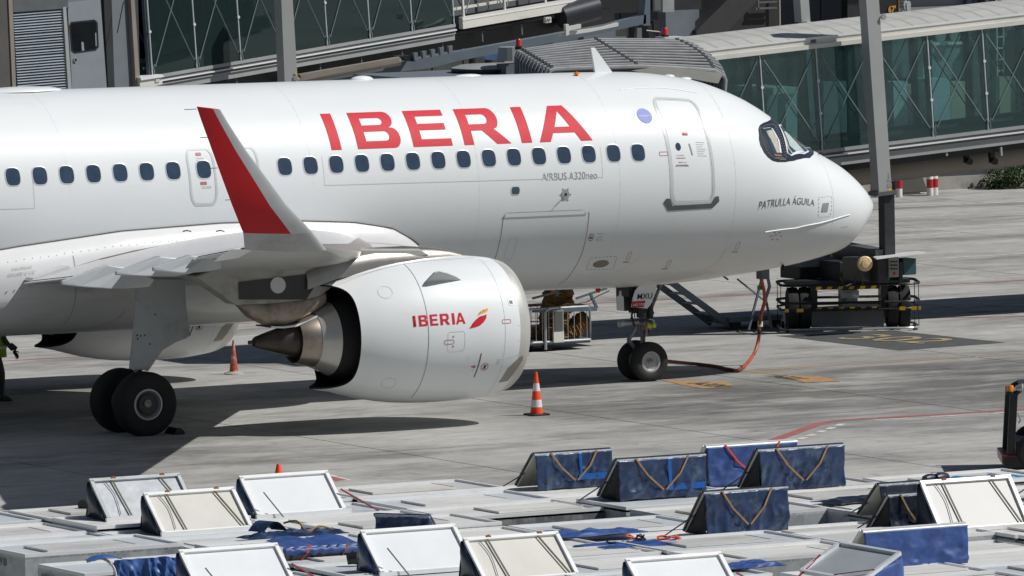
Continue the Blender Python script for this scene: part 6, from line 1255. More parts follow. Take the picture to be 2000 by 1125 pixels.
# ================================================================== person at the left edge, mostly behind the aircraft belly
def person():
    c = atz(-12, 784); P0 = empty('person', (c.x, c.y, 0), 'person in grey workwear and green hi-vis vest walking behind the belly at the left edge', 'person')
    V = {}; E = []
    J = dict(pelvis=((0, 0, .98), .15), belly=((.01, 0, 1.12), .15), chest=((.03, 0, 1.34), .17), neckb=((.03, 0, 1.50), .08), neck=((.04, 0, 1.55), .058), head=((.05, 0, 1.66), .095), crown=((.05, 0, 1.76), .07),
             shL=((.03, .19, 1.43), .075), elL=((-.05, .25, 1.16), .05), wrL=((.05, .27, .93), .034), shR=((.03, -.19, 1.43), .075), elR=((.13, -.25, 1.17), .052), wrR=((.30, -.26, .96), .036),
             hpL=((0, .09, .93), .105), knL=((-.02, .10, .52), .072), anL=((-.16, .10, .12), .045), toL=((-.04, .10, .05), .042), hpR=((0, -.09, .93), .105), knR=((.13, -.10, .53), .072), anR=((.12, -.10, .10), .045), toR=((.27, -.10, .05), .04))
    ed = [('pelvis', 'belly'), ('belly', 'chest'), ('chest', 'neckb'), ('neckb', 'neck'), ('neck', 'head'), ('head', 'crown'), ('chest', 'shL'), ('shL', 'elL'), ('elL', 'wrL'), ('chest', 'shR'), ('shR', 'elR'), ('elR', 'wrR'), ('pelvis', 'hpL'), ('hpL', 'knL'), ('knL', 'anL'), ('anL', 'toL'), ('pelvis', 'hpR'), ('hpR', 'knR'), ('knR', 'anR'), ('anR', 'toR')]
    names = list(J); me = bpy.data.meshes.new('body'); me.from_pydata([J[n][0] for n in names], [(names.index(a), names.index(b)) for a, b in ed], [])
    o = bpy.data.objects.new('body', me); C.objects.link(o); o.parent = P0; sk = o.modifiers.new('skin', 'SKIN'); 
    for i, n in enumerate(names): me.skin_vertices[0].data[i].radius = (J[n][1], J[n][1]*(1.15 if n in ('chest', 'pelvis', 'belly') else 1)); me.skin_vertices[0].data[i].use_root = (n == 'pelvis')
    sb_ = o.modifiers.new('sub', 'SUBSURF'); sb_.levels = 2; sb_.render_levels = 2; me.materials.append(clothg)
    z = MB(); vs_, fs_ = grid(lambda u, v: (.05+.098*math.sin(PI*u)*math.cos(2*PI*v), .080*math.sin(PI*u)*math.sin(2*PI*v), 1.68+.125*math.cos(PI*u)), 12, 16); z.add(vs_, fs_); z.tube([(.145, 0, 1.69), (.165, 0, 1.665), (.145, 0, 1.655)], .014, 6); z.build('face', skin, P0, smooth=True)
    z = MB(); vs_, fs_ = grid(lambda u, v: (.035+.105*math.sin(PI*.55*u)*math.cos(2*PI*v), .090*math.sin(PI*.55*u)*math.sin(2*PI*v), 1.69+.13*math.cos(PI*.55*u)), 8, 16); z.add(vs_, fs_); z.build('hair', hairm, P0, smooth=True)
    for s in (-1, 1):      # ears and eyes
        z = MB(); z.lathe([(0, .02), (.012, .018)], ((.05, s*.078, 1.67), (0, s, 0)), 8, cap=True); z.build('ear', skin, P0); z = MB(); z.lathe([(0, .011), (.004, 0)], ((.142, s*.03, 1.70), (1, 0, 0)), 8); z.build('eye', hairm, P0)
    z = MB(); z.box((.138, -.02, 1.628), (.146, .02, 1.634)); z.build('mouth', mat('lip', (.22, .08, .06), .5), P0)
    # vest: shell round the torso, open at the front, hem flaring
    z = MB(); vs_, fs_ = grid(lambda u, v: (.02+(.19+.05*u)*math.cos(2*PI*v), (.245+.02*u)*math.sin(2*PI*v), 1.50-.66*u), 8, 24); z.add(vs_, fs_); z.build('vest', hivis, P0, smooth=True)
    for zz in (1.22, 1.0): z = MB(); z.lathe([(0, 1), (.05, 1)], ((0, 0, 0), (0, 0, 1)), 24); z.v = [(.02+(.205+.05*(1.5-zz)/.66)*x, (.252+.02)*y, zz+h) for x, y, h in z.v]; z.build('reflective_band', conew, P0, smooth=True)
    def hand(w_, d, s):
        w_ = Vector(w_); d = Vector(d).normalized(); side = d.cross(Vector((0, s, 0))).normalized(); z = MB(); z.tube([w_, w_+d*.04, w_+d*.09], [.028, .038, .034], 8)
        for k, (L_, o_) in enumerate(((.075, -.027), (.085, -.009), (.078, .009), (.06, .027))): p_ = w_+d*.085+side*o_; z.tube([p_, p_+d*L_*.5+Vector((.0, 0, -.008)), p_+d*L_*.85+Vector((-.015, 0, -.03))], [.010, .009, .007], 6)
        p_ = w_+d*.03-side*.03; z.tube([p_, p_-side*.03+d*.03, p_-side*.035+d*.06], [.012, .011, .009], 6); z.build('hand', mat('dark_glove', (.02, .02, .022), .7), P0, smooth=True)
    hand((.31, -.26, .95), (.55, 0, -.75), -1); hand((.06, .27, .92), (.2, 0, -1), 1)
    z = MB(); z.hexa([(.22, -.30, 1.02), (.34, -.30, .95), (.34, -.22, .95), (.22, -.22, 1.02), (.27, -.30, 1.11), (.38, -.30, 1.02), (.38, -.22, 1.02), (.27, -.22, 1.11)]); z.build('cuff', clothg, P0, bevel=.01)
    for x, y in ((.20, -.10), (-.10, .10)): z = MB(); z.hexa([(x-.12, y-.05, .0), (x+.14, y-.05, 0), (x+.14, y+.05, 0), (x-.12, y+.05, 0), (x-.1, y-.045, .11), (x+.08, y-.04, .07), (x+.08, y+.04, .07), (x-.1, y+.045, .11)]); z.build('boot', blackp, P0, bevel=.02)
    return P0
person()

# ================================================================== tug at the right edge
g0 = at(1985, 925, -19.6)
TG = empty('baggage_tug', (g0.x, -19.6, 0), 'dark baggage tractor with roll-over frame and amber beacon, cut off by the right edge', 'tractor', rot=(0, 0, -YAW))
pz = lambda v: at(1985, v, -19.6).z
zx = 0
def tbx(a, b, m_, nm, bev=.02): z = MB(); z.box(a, b); return z.build(nm, m_, TG, bevel=bev)
z = MB(); P = [(-.24, .30), (-.23, pz(908)), (-.14, pz(897)), (.5, pz(893)), (3.0, pz(893)), (3.0, .30)]; z.prism(P, 'y', 0, 1.4); z.build('body', tugr, TG, bevel=.04)
tbx((-.21, -.02, .25), (.6, -.005, pz(908)-.04), blackp, 'fender_panel', 0); tbx((0, .05, pz(896)), (2.2, 1.3, pz(862)), blackp, 'cowl')
tbx((.3, .25, pz(864)), (.9, 1.1, pz(857)), darkm, 'seat')
for yy in (.08, 1.32):
    z = MB(); z.bar(Vector((-.09, yy, pz(893))), Vector((-.02, yy, pz(768))), .13, .10, upv=(0, 1, 0)); z.build('frame_post', blackp, TG, bevel=.01)
    z = MB(); z.tube([(-.04, yy, pz(778)), (.04, yy, pz(766)), (.14, yy, pz(760)), (2.1, yy, pz(757)), (2.2, yy, pz(765)), (2.25, yy, pz(890))], .045, 8); z.build('roll_bar', blackp, TG, smooth=True)
tbx((.1, .1, pz(759)), (2.2, 1.3, pz(755)), darkm, 'canopy', .01)
z = MB(); z.lathe([(-.06, .085), (0, .08)], ((-.08, .1, pz(765)), (0, 0, 1)), 14, cap=True); z.build('beacon_base', blackp, TG); z = MB(); z.lathe([(0, .068), (.07, .062), (.10, .05), (.11, 0)], ((-.08, .1, pz(765)), (0, 0, 1)), 16); z.build('amber_beacon', orangel, TG, smooth=True)
z = MB(); z.lathe([(0, .05), (.12, .08), (.14, .0)], ((.02, .1, pz(760)), (.9, -.3, .1)), 12, cap=True); z.build('work_lamp', galv, TG)
z = MB(); z.tube([(.03, 0, pz(806)), (.06, -.01, pz(812)), (.08, -.01, pz(820)), (.05, -.01, pz(827))], .016, 6); z.build('tow_strap', galv, TG)
for x in (.35, 2.3):
    for yy in (.05, 1.35): z = MB(); z.lathe([(-.1, .15), (-.11, .28), (-.07, .34), (.07, .34), (.11, .28), (.1, .15)], ((x, yy, .34), (0, 1, 0)), 24, cap=True); z.build('wheel', tyre, TG, smooth=True)

# ================================================================== AIR CARGO CONTAINERS in the foreground
ZT = 1.66; CW, CD = 2.40, 1.47
def container_meshes():
    out = {}
    z = MB(); z.prism([(0, ZT-.02), (CW, ZT-.02), (CW, ZT-.62), (CW-.42, .52), (.42, .52), (0, ZT-.62)], 'y', 0, CD); out['body'] = z
    z = MB(); z.box((.03, .03, ZT-.019), (CW-.03, CD-.03, ZT-.005)); out['roof_sheet'] = z
    z = MB()
    for a, b in (((0, 0), (CW, .045)), ((0, CD-.045), (CW, CD)), ((0, .045), (.045, CD-.045)), ((CW-.045, .045), (CW, CD-.045))): z.box((a[0], a[1], ZT-.05), (b[0], b[1], ZT+.028))
    out['edge_rail'] = z
    z = MB(); z.box((.42, .0, .12), (CW-.42, CD, .52)); z.box((.42, .1, 0), (.6, .3, .12)); z.box((CW-.6, .1, 0), (CW-.42, .3, .12)); z.box((.42, CD-.3, 0), (.6, CD-.1, .12)); z.box((CW-.6, CD-.3, 0), (CW-.42, CD-.1, .12)); out['dolly_base'] = z
    z = MB(); z.box((0, 0, 0), (1.37, .76, .022)); z.box((.0, .0, .022), (1.37, .012, .03)); z.box((0, .748, .022), (1.37, .76, .03)); z.box((0, .012, .022), (.012, .748, .03)); z.box((1.358, .012, .022), (1.37, .748, .03)); out['folded_door'] = z
    z = MB(); z.box((0, 0, 0), (1.5, .5, .012)); out['roof_panel'] = z
    z = MB()
    for k in range(12): z.box((.02, .1+.11*k, ZT-.11), (.02+.004, .16+.11*k, ZT-.09))
    out['side_rivets'] = z
    R = {}
    for n, m in (('body', uldd), ('roof_sheet', uldw), ('edge_rail', uldf), ('dolly_base', darkm), ('folded_door', ulda), ('roof_panel', uldw)):
        bm = bmesh.new(); me = out[n].mesh(n); bm.from_mesh(me); bmesh.ops.recalc_face_normals(bm, faces=bm.faces); bm.to_mesh(me); bm.free(); me.materials.append(m); R[n] = me
    for n, m in (('roof_sheet', ulda), ('roof_sheet', uldb)):
        me = R['roof_sheet'].copy(); me.materials.clear(); me.materials.append(m); R['roof_'+m.name] = me
    me = R['folded_door'].copy(); me.materials.clear(); me.materials.append(uldw); R['folded_pale'] = me
    z = MB(); me = None
    for n, m in (('body2', mat('container_side_grey', (.16, .17, .18), .5, metal=.2, var=.2, scale=3, dirt=(.30, .30, .29), dscale=4, dlo=.5, dhi=.6)),): me = R['body'].copy(); me.materials.clear(); me.materials.append(m); R[n] = me
    return R
RM = container_meshes()
rnd = random.Random(11)
COLS = [-34.95, -32.52, -30.10, -27.68, -25.27, -22.87, -20.47, -18.07, -15.67]
FAR = [-29.95, -30.2, -30.15, -30.25, -30.9, -32.9, -33.85, -33.85, -33.9]
ordn = ['first', 'second', 'third', 'fourth', 'fifth', 'sixth', 'seventh', 'eighth', 'ninth', 'tenth', 'eleventh', 'twelfth']
CONT = []
HOLES = {(3, 3), (4, 4), (3, 8), (0, 5)}
def in_view(x, y):
    d = Vector((x, y, 1.7))-Vector(CAM_P); zz = d.dot(fw); u = 1000+CAM_F*d.dot(rt)/zz; v = 562.5-CAM_F*d.dot(up)/zz
    return -60 < u < 2060 and v < 1190
for ci, x in enumerate(COLS):
    for r in range(12):
        y = FAR[ci]-1.50*r-CD
        if ci == 0 and r >= 4: y -= .35
        if not (in_view(x, y+CD) or in_view(x+CW, y+CD) or in_view(x, y) or in_view(x+CW, y)): continue
        if (ci, r) in HOLES: continue
        dz = rnd.uniform(-.055, .055); dx = rnd.uniform(-.02, .02); y += rnd.uniform(-.02, .02)
        if ci == 0 and r == 3: dz = .05
        if ci == 0 and r == 4: dz = -.05
        rk = rnd.choice(['roof_sheet', 'roof_sheet', 'roof_container_aluminium', 'roof_container_bluish_roof'])
        if ci <= 1 and r >= 2: rk = 'roof_container_bluish_roof'
        nm = {'roof_sheet': 'pale grey', 'roof_container_aluminium': 'dull aluminium', 'roof_container_bluish_roof': 'bluish silver'}[rk]
        T_ = empty('cargo_container', (x+dx, y, dz), None, 'cargo container', 'air cargo containers standing edge to edge in the foreground', rot=(0, 0, rnd.uniform(-.006, .006)))
        dk = rnd.random() < .4 and ci > 0; T_['dark'] = int(dk); linkmesh('body', RM['body2' if dk else 'body'], T_); linkmesh('roof_sheet', RM[rk], T_); linkmesh('edge_rail', RM['edge_rail'], T_); linkmesh('dolly_base', RM['dolly_base'], T_)
        CONT.append([ci, r, x+dx, y, dz, T_, nm, ''])
def host(x, y):
    best = min(CONT, key=lambda c: abs(c[2]+CW/2-x)/CW+abs(c[3]+CD/2-y)/CD); return best
def W(h, v): return Vector(v)-Vector((h[2], h[3], h[4]))     # world to container coordinates (rotation is negligible)
def cbuild(z, h, nm, m_, smooth=False, fix=True, bevel=0):
    z.v = [tuple(W(h, q)) for q in z.v]; return z.build(nm, m_, h[5], smooth=smooth, fix=fix, bevel=bevel)
def cloth(h, fn, nu, nv, m_, nm, th=.0):
    z = MB(); vs_, fs_ = grid(fn, nu, nv); z.add(vs_, fs_); o = cbuild(z, h, nm, m_, smooth=True, fix=False); o.data.set_sharp_from_angle(angle=3.1); 
    md = o.modifiers.new('solid', 'SOLIDIFY'); md.thickness = .008; return o
BUSY = {}
def tent(kind, X0, Yf, w=1.42, sheet=None, cur=tarpn, strap=None, hh=.50, dep=.56, note='', z0=None, tapeon=False, yaw=0.0, seed=0):
    h = host(X0+w/2, Yf+dep*.5); zb = (ZT+h[4]+.015) if z0 is None else z0; rd = random.Random(seed+int(abs(X0*10)))
    BUSY[(h[0], h[1])] = True
    if note: h[7] = note
    cs, sn = math.cos(yaw), math.sin(yaw)
    def Q(x, y, z_): xx, yy = x-w/2, y; return Vector((X0+w/2+xx*cs-yy*sn, Yf+xx*sn+yy*cs, zb+z_))
    ph = [rd.uniform(0, 6) for _ in range(6)]; sx = rd.uniform(6, 11)
    def wv(u, v):
        a = 1-abs(noise.noise((u*sx+v*1.5, v*1.6, ph[0]*5)))*2; b = noise.noise((u*3+ph[1], v*2.5, 7.1)); c = 1-abs(noise.noise((u*7-v*5, v*6+u*4, ph[2]*9)))*2
        return (.024*a*abs(a)+.035*b+.006*c)*min(1, .2+v*1.2)
    if kind == 'W':     # rigid door leaf faces the camera, curtain hangs behind
        ny = Vector((0, -hh, dep)).normalized()
        def leafpt(x, t, o=0.): q = Q(x, dep*t, hh*t); n = Vector((-(-hh)*sn, -hh*cs, dep)).normalized(); return q+n*o
        z = MB(); a = [leafpt(.0, 0, -.02), leafpt(w, 0, -.02), leafpt(w, 1, -.02), leafpt(0, 1, -.02), leafpt(0, 0, .0), leafpt(w, 0, .0), leafpt(w, 1, .0), leafpt(0, 1, .0)]; z.hexa(a); cbuild(z, h, 'door_leaf', sheet)
        fw_ = .055
        for (p, q_, nm_) in (((0, 0), (w, 0), 'door_frame'), ((0, 1), (w, 1), 'door_frame'), ((0, 0), (0, 1), 'door_frame'), ((w, 0), (w, 1), 'door_frame')):
            z = MB(); z.bar(leafpt(p[0]+(fw_/2 if p[0] == 0 and q_[0] == 0 else (-fw_/2 if p[0] == w and q_[0] == w else 0)), p[1], .018), leafpt(q_[0]+(fw_/2 if p[0] == 0 and q_[0] == 0 else (-fw_/2 if p[0] == w and q_[0] == w else 0)), q_[1], .018), fw_, .04, upv=(0, -hh, dep)); cbuild(z, h, nm_, uldf if sheet is not doors else galv)
        z = MB(); z.box((X0-.03, Yf-.06, zb-.02), (X0+w+.06, Yf-.015, zb+.035)); cbuild(z, h, 'hinge_rail', uldf)
        cloth(h, lambda u, v: Q(w*u, dep+.015+wv(u, v)*.5+.10*v, hh*(1-v)+.0), 16, 8, cur, 'door_curtain')
        for xe in (-.012, w+.012): cloth(h, lambda u, v, xe=xe: Q(xe+.02*math.sin(v*5+u*4), dep*(1-(1-u)*v)+.08*u*v, hh*(1-v)), 6, 6, cur, 'side_curtain')
        if strap:
            for f, sl in ((.24, .04), (.76, .16)):
                z = MB(); q = [leafpt(w*f, 1.03, .03), leafpt(w*(f+sl*.5), .5, .05), leafpt(w*(f+sl), -.02, .03), leafpt(w*(f+sl*1.3), -.12, .03)]
                z.bar(q[0], q[2], .026, .006, upv=(0, -1, 0)); cbuild(z, h, 'strap', strap)
            for f in (.26, .80): z = MB(); c = leafpt(w*f, 1.02, .04); z.hexa([c+Vector(d) for d in ((-.035, -.01, -.01), (.045, -.01, -.01), (.045, .02, -.01), (-.035, .02, -.01), (-.03, -.01, .012), (.02, -.01, .022), (.02, .02, .022), (-.03, .02, .012))]); cbuild(z, h, 'strap_buckle', brass if sheet is not doorw else strapo)
            z = MB(); q = [leafpt(w*.16, .95, .022), leafpt(w*.20, .6, .022), leafpt(w*.17, .1, .022)]; z.tube(spline(q, 4), .006, 4); cbuild(z, h, 'loose_strap', strapk)
        else:
            z = MB(); z.tube([Q(.10, .0, .35)+Vector((0, -.02, 0)), Q(.10+.26, -.12, -.01)], .010, 5); cbuild(z, h, 'stay', strapk)
            z = MB(); z.tube([Q(w+.01, .18, .30), Q(w+.48, -.10, -.02)], .014, 5); cbuild(z, h, 'stay', strapr)
    else:               # curtain faces the camera, rigid leaf slopes away behind
        a = [Q(0, dep, 0), Q(w, dep, 0), Q(w, .03, hh), Q(0, .03, hh)]; z = MB(); n = Vector((0, .02, .02)); z.hexa([q for q in a]+[q+n for q in a]); cbuild(z, h, 'door_leaf', sheet or ulda)
        z = MB()
        for p, q_ in ((a[0], a[3]), (a[1], a[2]), (a[3], a[2]), (a[0], a[1])): z.bar(p+n*1.5, q_+n*1.5, .05, .03)
        cbuild(z, h, 'door_frame', uldf if cur is tarpb else dgrey)
        cloth(h, lambda u, v: Q(w*u*(1-.015*v)+.02*v, -.005-wv(u, v)*1.3-.01*v, (hh+.01)*(1-v)+.018*noise.noise((u*6+ph[3], 1.3, 2.2))*v), 56, 20, cur, 'door_curtain')
        z = MB(); z.tube([Q(-.01, .01, hh+.01), Q(w+.01, .01, hh+.01)], .022, 7); cbuild(z, h, 'ridge_bar', galv if cur is tarpb else mat('pale_ridge_seam', (.22, .27, .34), .4, var=.4, scale=20), smooth=True)
        cloth(h, lambda u, v: Q(.012, dep*v*(1-u)+.012, hh*(1-v)*(1-0*u)+.002), 3, 6, blackm if cur is not tarpb else tarpn, 'side_curtain') if not note.startswith('open') else None  # left end is open: dark sheet stands in for the shaded interior
        cloth(h, lambda u, v: Q(w-.012, dep*v*(1-u)+.012, hh*(1-v)+.002), 3, 6, cur, 'side_curtain')
        if strap:
            for (f0, f1) in ((.20, .50), (.80, .53)):
                z = MB(); q = [Q(w*f0, .05, hh-.03), Q(w*f0, -.02, hh+.03), Q(w*(f0+(f1-f0)*.4), -.055, hh*.62), Q(w*f1, -.05, hh*.22)]
                for p, q2 in zip(q[:-1], q[1:]): z.bar(p, q2, .026, .008, upv=(0, -1, 0))
                cbuild(z, h, 'strap', strap)
        if tapeon:
            z = MB(); z.add([Q(w*.55, -.045, .20), Q(w*.97, -.05, .20), Q(w*.97, -.05, .11), Q(w*.55, -.045, .11)], [(0, 1, 2, 3)]) ; cbuild(z, h, 'repair_tape', tape, fix=False)
            z = MB(); z.add([Q(w*.555, -.045, hh), Q(w*.59, -.045, hh), Q(w*.60, -.045, .2), Q(w*.565, -.045, .2)], [(0, 1, 2, 3)]); cbuild(z, h, 'repair_tape', tape, fix=False)
        z = MB(); z.tube([Q(0, dep*.55, hh*.45), Q(-.42, dep*.75, -.01)], .010, 5); cbuild(z, h, 'stay', strapk)
    return h
tent('W', -32.02, -32.40, 1.42, doors, tarpn, strapg, note='dented silver door leaf propped up on its roof, dark curtain behind', seed=1)
tent('W', -31.90, -33.93, 1.42, doorc, tarpn, strapg, note='cream door leaf propped up on its roof and strapped down, behind the first open gap', seed=2)
tent('W', -29.76, -32.62, 1.42, doorw, tarpd, None, note='clean white door leaf propped up on its roof below the orange cone tip', seed=3)
tent('W', -34.85, -41.0, 1.45, doorw, tarpd, None, note='large white door leaf propped up at the bottom left', seed=4)
tent('W', -32.08, -40.82, 1.42, doorw, tarpd, None, note='white door leaf propped up with dark blue side curtain, left of the cream one', seed=5)
tent('W', -31.36, -42.35, 1.42, doorc, tarpn, strapg, note='cream door leaf with olive straps at the bottom centre', seed=6)
tent('W', -30.60, -45.35, 1.42, doorw, tarpd, None, note='white door leaf propped up at the bottom edge right of centre', seed=7)
tent('W', -23.47, -40.85, 1.46, mat('door_sheet_grey_white', (.46, .46, .445), .45, var=.08), tarpn, strapg, hh=.62, dep=.50, note='large pale door leaf in an aluminium frame at the right edge', seed=8)
tent('B', -24.72, -31.66, 1.28, doorc, tarpd, strapt, note='open-ended scuffed blue tent curtain, farthest of them, on its roof', seed=9, tapeon=True)
tent('B', -24.90, -34.43, 1.44, None, tarpd, strapt, hh=.56, note='dark blue curtain with bright blue tape and two tan straps on its roof', seed=10, tapeon=True)
tent('B', -22.78, -33.30, 1.52, None, tarpb, strapo, hh=.56, note='bright blue curtain with red straps, half hidden behind the dark one', seed=11)
tent('B', -22.55, -34.40, 1.44, None, tarpd, strapt, hh=.58, note='tall dark blue curtain in front of the bright blue one', seed=12)
tent('B', -25.84, -38.55, 1.32, None, tarpd, strapt, hh=.58, note='dark patched curtain with a curved tan strap, centre right on its roof', seed=13)
tent('B', -23.05, -38.60, 1.0, doorc, tarpn, None, hh=.46, note='open small navy tent on its roof left of the pale framed leaf', seed=14)
tent('B', -23.75, -40.0, .9, None, tarpn, strapt, hh=.52, note='black-sided navy curtain touching the pale framed door leaf', seed=15)
tent('B', -26.55, -44.0, 1.6, doorc, tarpb, None, hh=.50, note='open-fronted wide bright blue curtain at the lower right', seed=16)
tent('B', -19.80, -37.9, 1.4, doorc, tarpb, None, hh=.60, note='open bright blue curtain cut off by the right edge', seed=17)
tent('B', -30.45, -37.6, .8, ulda, tarpd, None, hh=.40, dep=.5, note='small navy curtain standing up behind the white door leaf at the bottom', seed=18, yaw=-.9)
# tilted grey leaf at the lower right, lying askew
h = host(-28.0, -45.9); h[7] = 'grey door leaf lying tilted, opened to the right, near the bottom edge'; BUSY[(h[0], h[1])] = True
P = [at(1640, 1064, -44.6), at(1757, 1084, -45.9), at(1700, 1150, -46.4), at(1566, 1118, -45.3)]; P[2] = P[1]+P[3]-P[0]; n = (P[1]-P[0]).cross(P[3]-P[0]).normalized()
if n.z < 0: n = -n
z = MB(); z.hexa([q-n*.02 for q in P]+[q for q in P]); cbuild(z, h, 'door_leaf', mat('leaf_grey', (.38, .41, .43), .4, metal=.2, var=.05))
for a, b in ((0, 1), (1, 2), (2, 3), (3, 0)): z = MB(); z.bar(P[a]+n*.02, P[b]+n*.02, .06, .045, upv=tuple(n)); cbuild(z, h, 'door_frame', uldb)
z = MB(); z.bar(P[3]+n*.05+(P[0]-P[3])*.5, P[3]+Vector((-.55, -.5, -.15)), .03, .01, upv=(0, 0, 1)); cbuild(z, h, 'strap', strapr); z = MB(); z.bar(P[2]+n*.05+(P[1]-P[2])*.35, P[3]+n*.05+(P[2]-P[3])*.55, .03, .01, upv=(0, 0, 1)); cbuild(z, h, 'strap', strapr)
cloth(h, lambda u, v: P[1].lerp(P[2], u)+Vector((.04*math.sin(9*u), -.05-.04*math.sin(7*u+3*v), -.45*v)), 10, 6, tarpb, 'door_curtain')
# crumpled tarpaulins lying on roofs
def heap(u, v, wx, wy, ht, m_, nm, label, seed, z0=None, sh=None):
    c = atz(u, v, ZT+.03); rd = random.Random(seed); ph = [rd.uniform(0, 6.28) for _ in range(8)]
    K = empty('tarpaulin', (c.x, c.y, ZT+.02), label, 'tarpaulin', 'blue tarpaulins lying on the containers')
    def f(a, b):
        x = (a-.5)*wx; y = (b-.5)*wy; e = min(1, 6*min(a, 1-a, b, 1-b)+.15)
        n1 = 1-2.2*abs(noise.noise((x*2.4+ph[0], y*3.2, ph[1]))); n2 = 1-2*abs(noise.noise((x*6+y*3, y*7-x*2, ph[2]))); n3 = noise.noise((x*14, y*16, ph[3]))
        hz = .8*ht*e*max(.06, .35+.45*n1*abs(n1)+.08*n2+.02*n3)
        return (x+.05*math.sin(9*b+ph[4])+.03*math.sin(23*b+ph[6]), y+.04*math.sin(11*a+ph[5]), max(.012, hz)+.006)
    z = MB(); vs_, fs_ = grid(f, 80, 46); z.add(vs_, fs_); o = z.build('sheet', m_, K, smooth=True, fix=False); o.data.set_sharp_from_angle(angle=3.1); md = o.modifiers.new('solid', 'SOLIDIFY'); md.thickness = .01
    return K
k = heap(580, 1050, 1.45, .8, .16, tarpd, '', 'crumpled dark blue tarpaulin heap with tan cords, left of centre', 21)
z = MB(); z.tube(spline([Vector(q) for q in ((-.1, .2, .2), (.0, 0, .24), (.05, -.2, .12), (.3, -.1, .16), (.5, -.15, .1))], 5), .014, 5); z.build('cord', strapt, k)
z = MB(); vs_, fs_ = grid(lambda a, b: (-.45+.3*(a-.5)*1.2+.1*b, .1-.3*(b-.5), .12+.14*math.sin(PI*a)), 10, 8); z.add(vs_, fs_); z.build('folded_lip', tarpd, k, smooth=True, fix=False)
z = MB(); z.prism([(-1.0, -.12), (-.35, -.02), (-.40, -.22)], 'z', .01, .03); z.build('flap', blackp, k)
heap(1150, 1044, 1.5, .55, .10, tarpb, '', 'flat rippled blue tarpaulin with a white underside fold near the centre', 22)
k = heap(1250, 1064, 1.55, .8, .06, tarpb, '', 'blue tarpaulin spread flat with tangled red straps on top', 23)
for (x, y, s) in ((.15, .15, 1), (.35, .0, .8), (.0, .22, .9), (-.5, -.1, .6), (.5, -.05, .7)):
    z = MB(); rd = random.Random(int(x*100+50)); pts = [Vector((x+rd.uniform(-.14, .14)*s, y+rd.uniform(-.1, .1)*s, .05+rd.uniform(0, .09)*s)) for _ in range(6)]; z.tube(spline(pts, 4), .013, 5); z.build('tangled_strap', strapo if rd.random() < .7 else tarpn, k)
heap(1665, 980, .95, .6, .09, tarpn, '', 'dark navy tarpaulin lying flat behind the right-hand open doors', 24)
k = heap(1905, 938, 1.5, .35, .10, tarpc, '', 'glossy light blue rolled tarpaulin by the right edge', 25)
for (x, r) in ((-.78, .075), (-.60, .085)): z = MB(); z.lathe([(-.12, r*.8), (-.05, r), (.05, r), (.12, r*.8)], ((x, -.02, .08), (1, .3, 0)), 14, cap=True); z.build('rolled_end', tarpn, k, smooth=True)
k = heap(1448, 1108, 1.0, .5, .10, tarpb, '', 'blue tarpaulin corner poking out between two white door leaves at the bottom', 26)
# draped blue curtain at lower left, blue roll with orange ties over an opening
K = empty('tarpaulin', tuple(at(290, 1112, -38.6)), 'bright blue curtain draped in folds over the container marked with letters, lower left', 'tarpaulin', 'blue tarpaulins lying on the containers'); o_ = Vector(K.location)
a0, a1 = at(212, 1092, -38.3)-o_, at(348, 1084, -38.5)-o_
def dr_(u, v):
    p_ = a0.lerp(a1, u); a = 1-2*abs(noise.noise((u*7+v*1.2, v*1.5, 3.3))); b = 1-2*abs(noise.noise((u*11-v*4, v*5, 8.3))); return p_+Vector((0, -.12-.05*a*abs(a)-.02*b-.05*v, -.75*v+.05*noise.noise((u*5, 2, 1))*(1-v)))
z = MB(); vs_, fs_ = grid(dr_, 70, 30); z.add(vs_, fs_); z.build('sheet', mat('tarpaulin_mid_blue', (.05, .13, .36), .45, var=.2, scale=6, bump=.2, bscale=8), K, smooth=True, fix=False)
z = MB(); z.tube(spline([a0+Vector(q) for q in ((-.05, -.15, -.6), (.02, -.18, -.35), (.0, -.15, -.1), (-.12, -.05, .02), (-.3, .05, -.02))], 5), .018, 6); z.build('cream_hem', jbw, K, smooth=True)
z = MB(); vs_, fs_ = grid(lambda u, v: a0+Vector((-.30+.45*u, .12-.28*v, .0+.07*math.sin(PI*u)*math.sin(PI*(.2+.6*v))+.02*noise.noise((u*5, v*4, 2)))), 16, 10); z.add(vs_, fs_); z.build('fold', mat('tarpaulin_mid_blue', (.03, .085, .27), .3), K, smooth=True, fix=False)
h = host(-31.3, -38.9)
K = empty('tarpaulin', tuple(at(632, 1078, -38.4)), 'rolled blue curtain tied up with orange straps over a dark container opening', 'tarpaulin', 'blue tarpaulins lying on the containers'); o_ = Vector(K.location); b0, b1 = at(556, 1078, -38.5)-o_, at(706, 1070, -38.5)-o_
z = MB(); z.tube([b0.lerp(b1, k/24)+Vector((0, 0, .012*math.sin(k*1.9))) for k in range(25)], [.055+.008*math.sin(k*2.3) for k in range(25)], 10); z.build('roll', tarpb, K, smooth=True)
z = MB(); vs_, fs_ = grid(lambda u, v: b0.lerp(b1, u)+Vector((0, .05+.5*v, .055+.05*v+.05*v*abs(math.sin(u*6)))), 30, 8); z.add(vs_, fs_); z.build('sheet', tarpb, K, smooth=True, fix=False)
for f in (.28, .78): z = MB(); c = b0.lerp(b1, f); z.bar(c+Vector((.05, 0, .08)), c+Vector((-.02, -.07, -.02)), .03, .01); z.bar(c+Vector((-.02, -.07, -.02)), c+Vector((-.12, -.04, -.14)), .03, .01); z.build('orange_tie', strapo if f < .5 else brass, K)
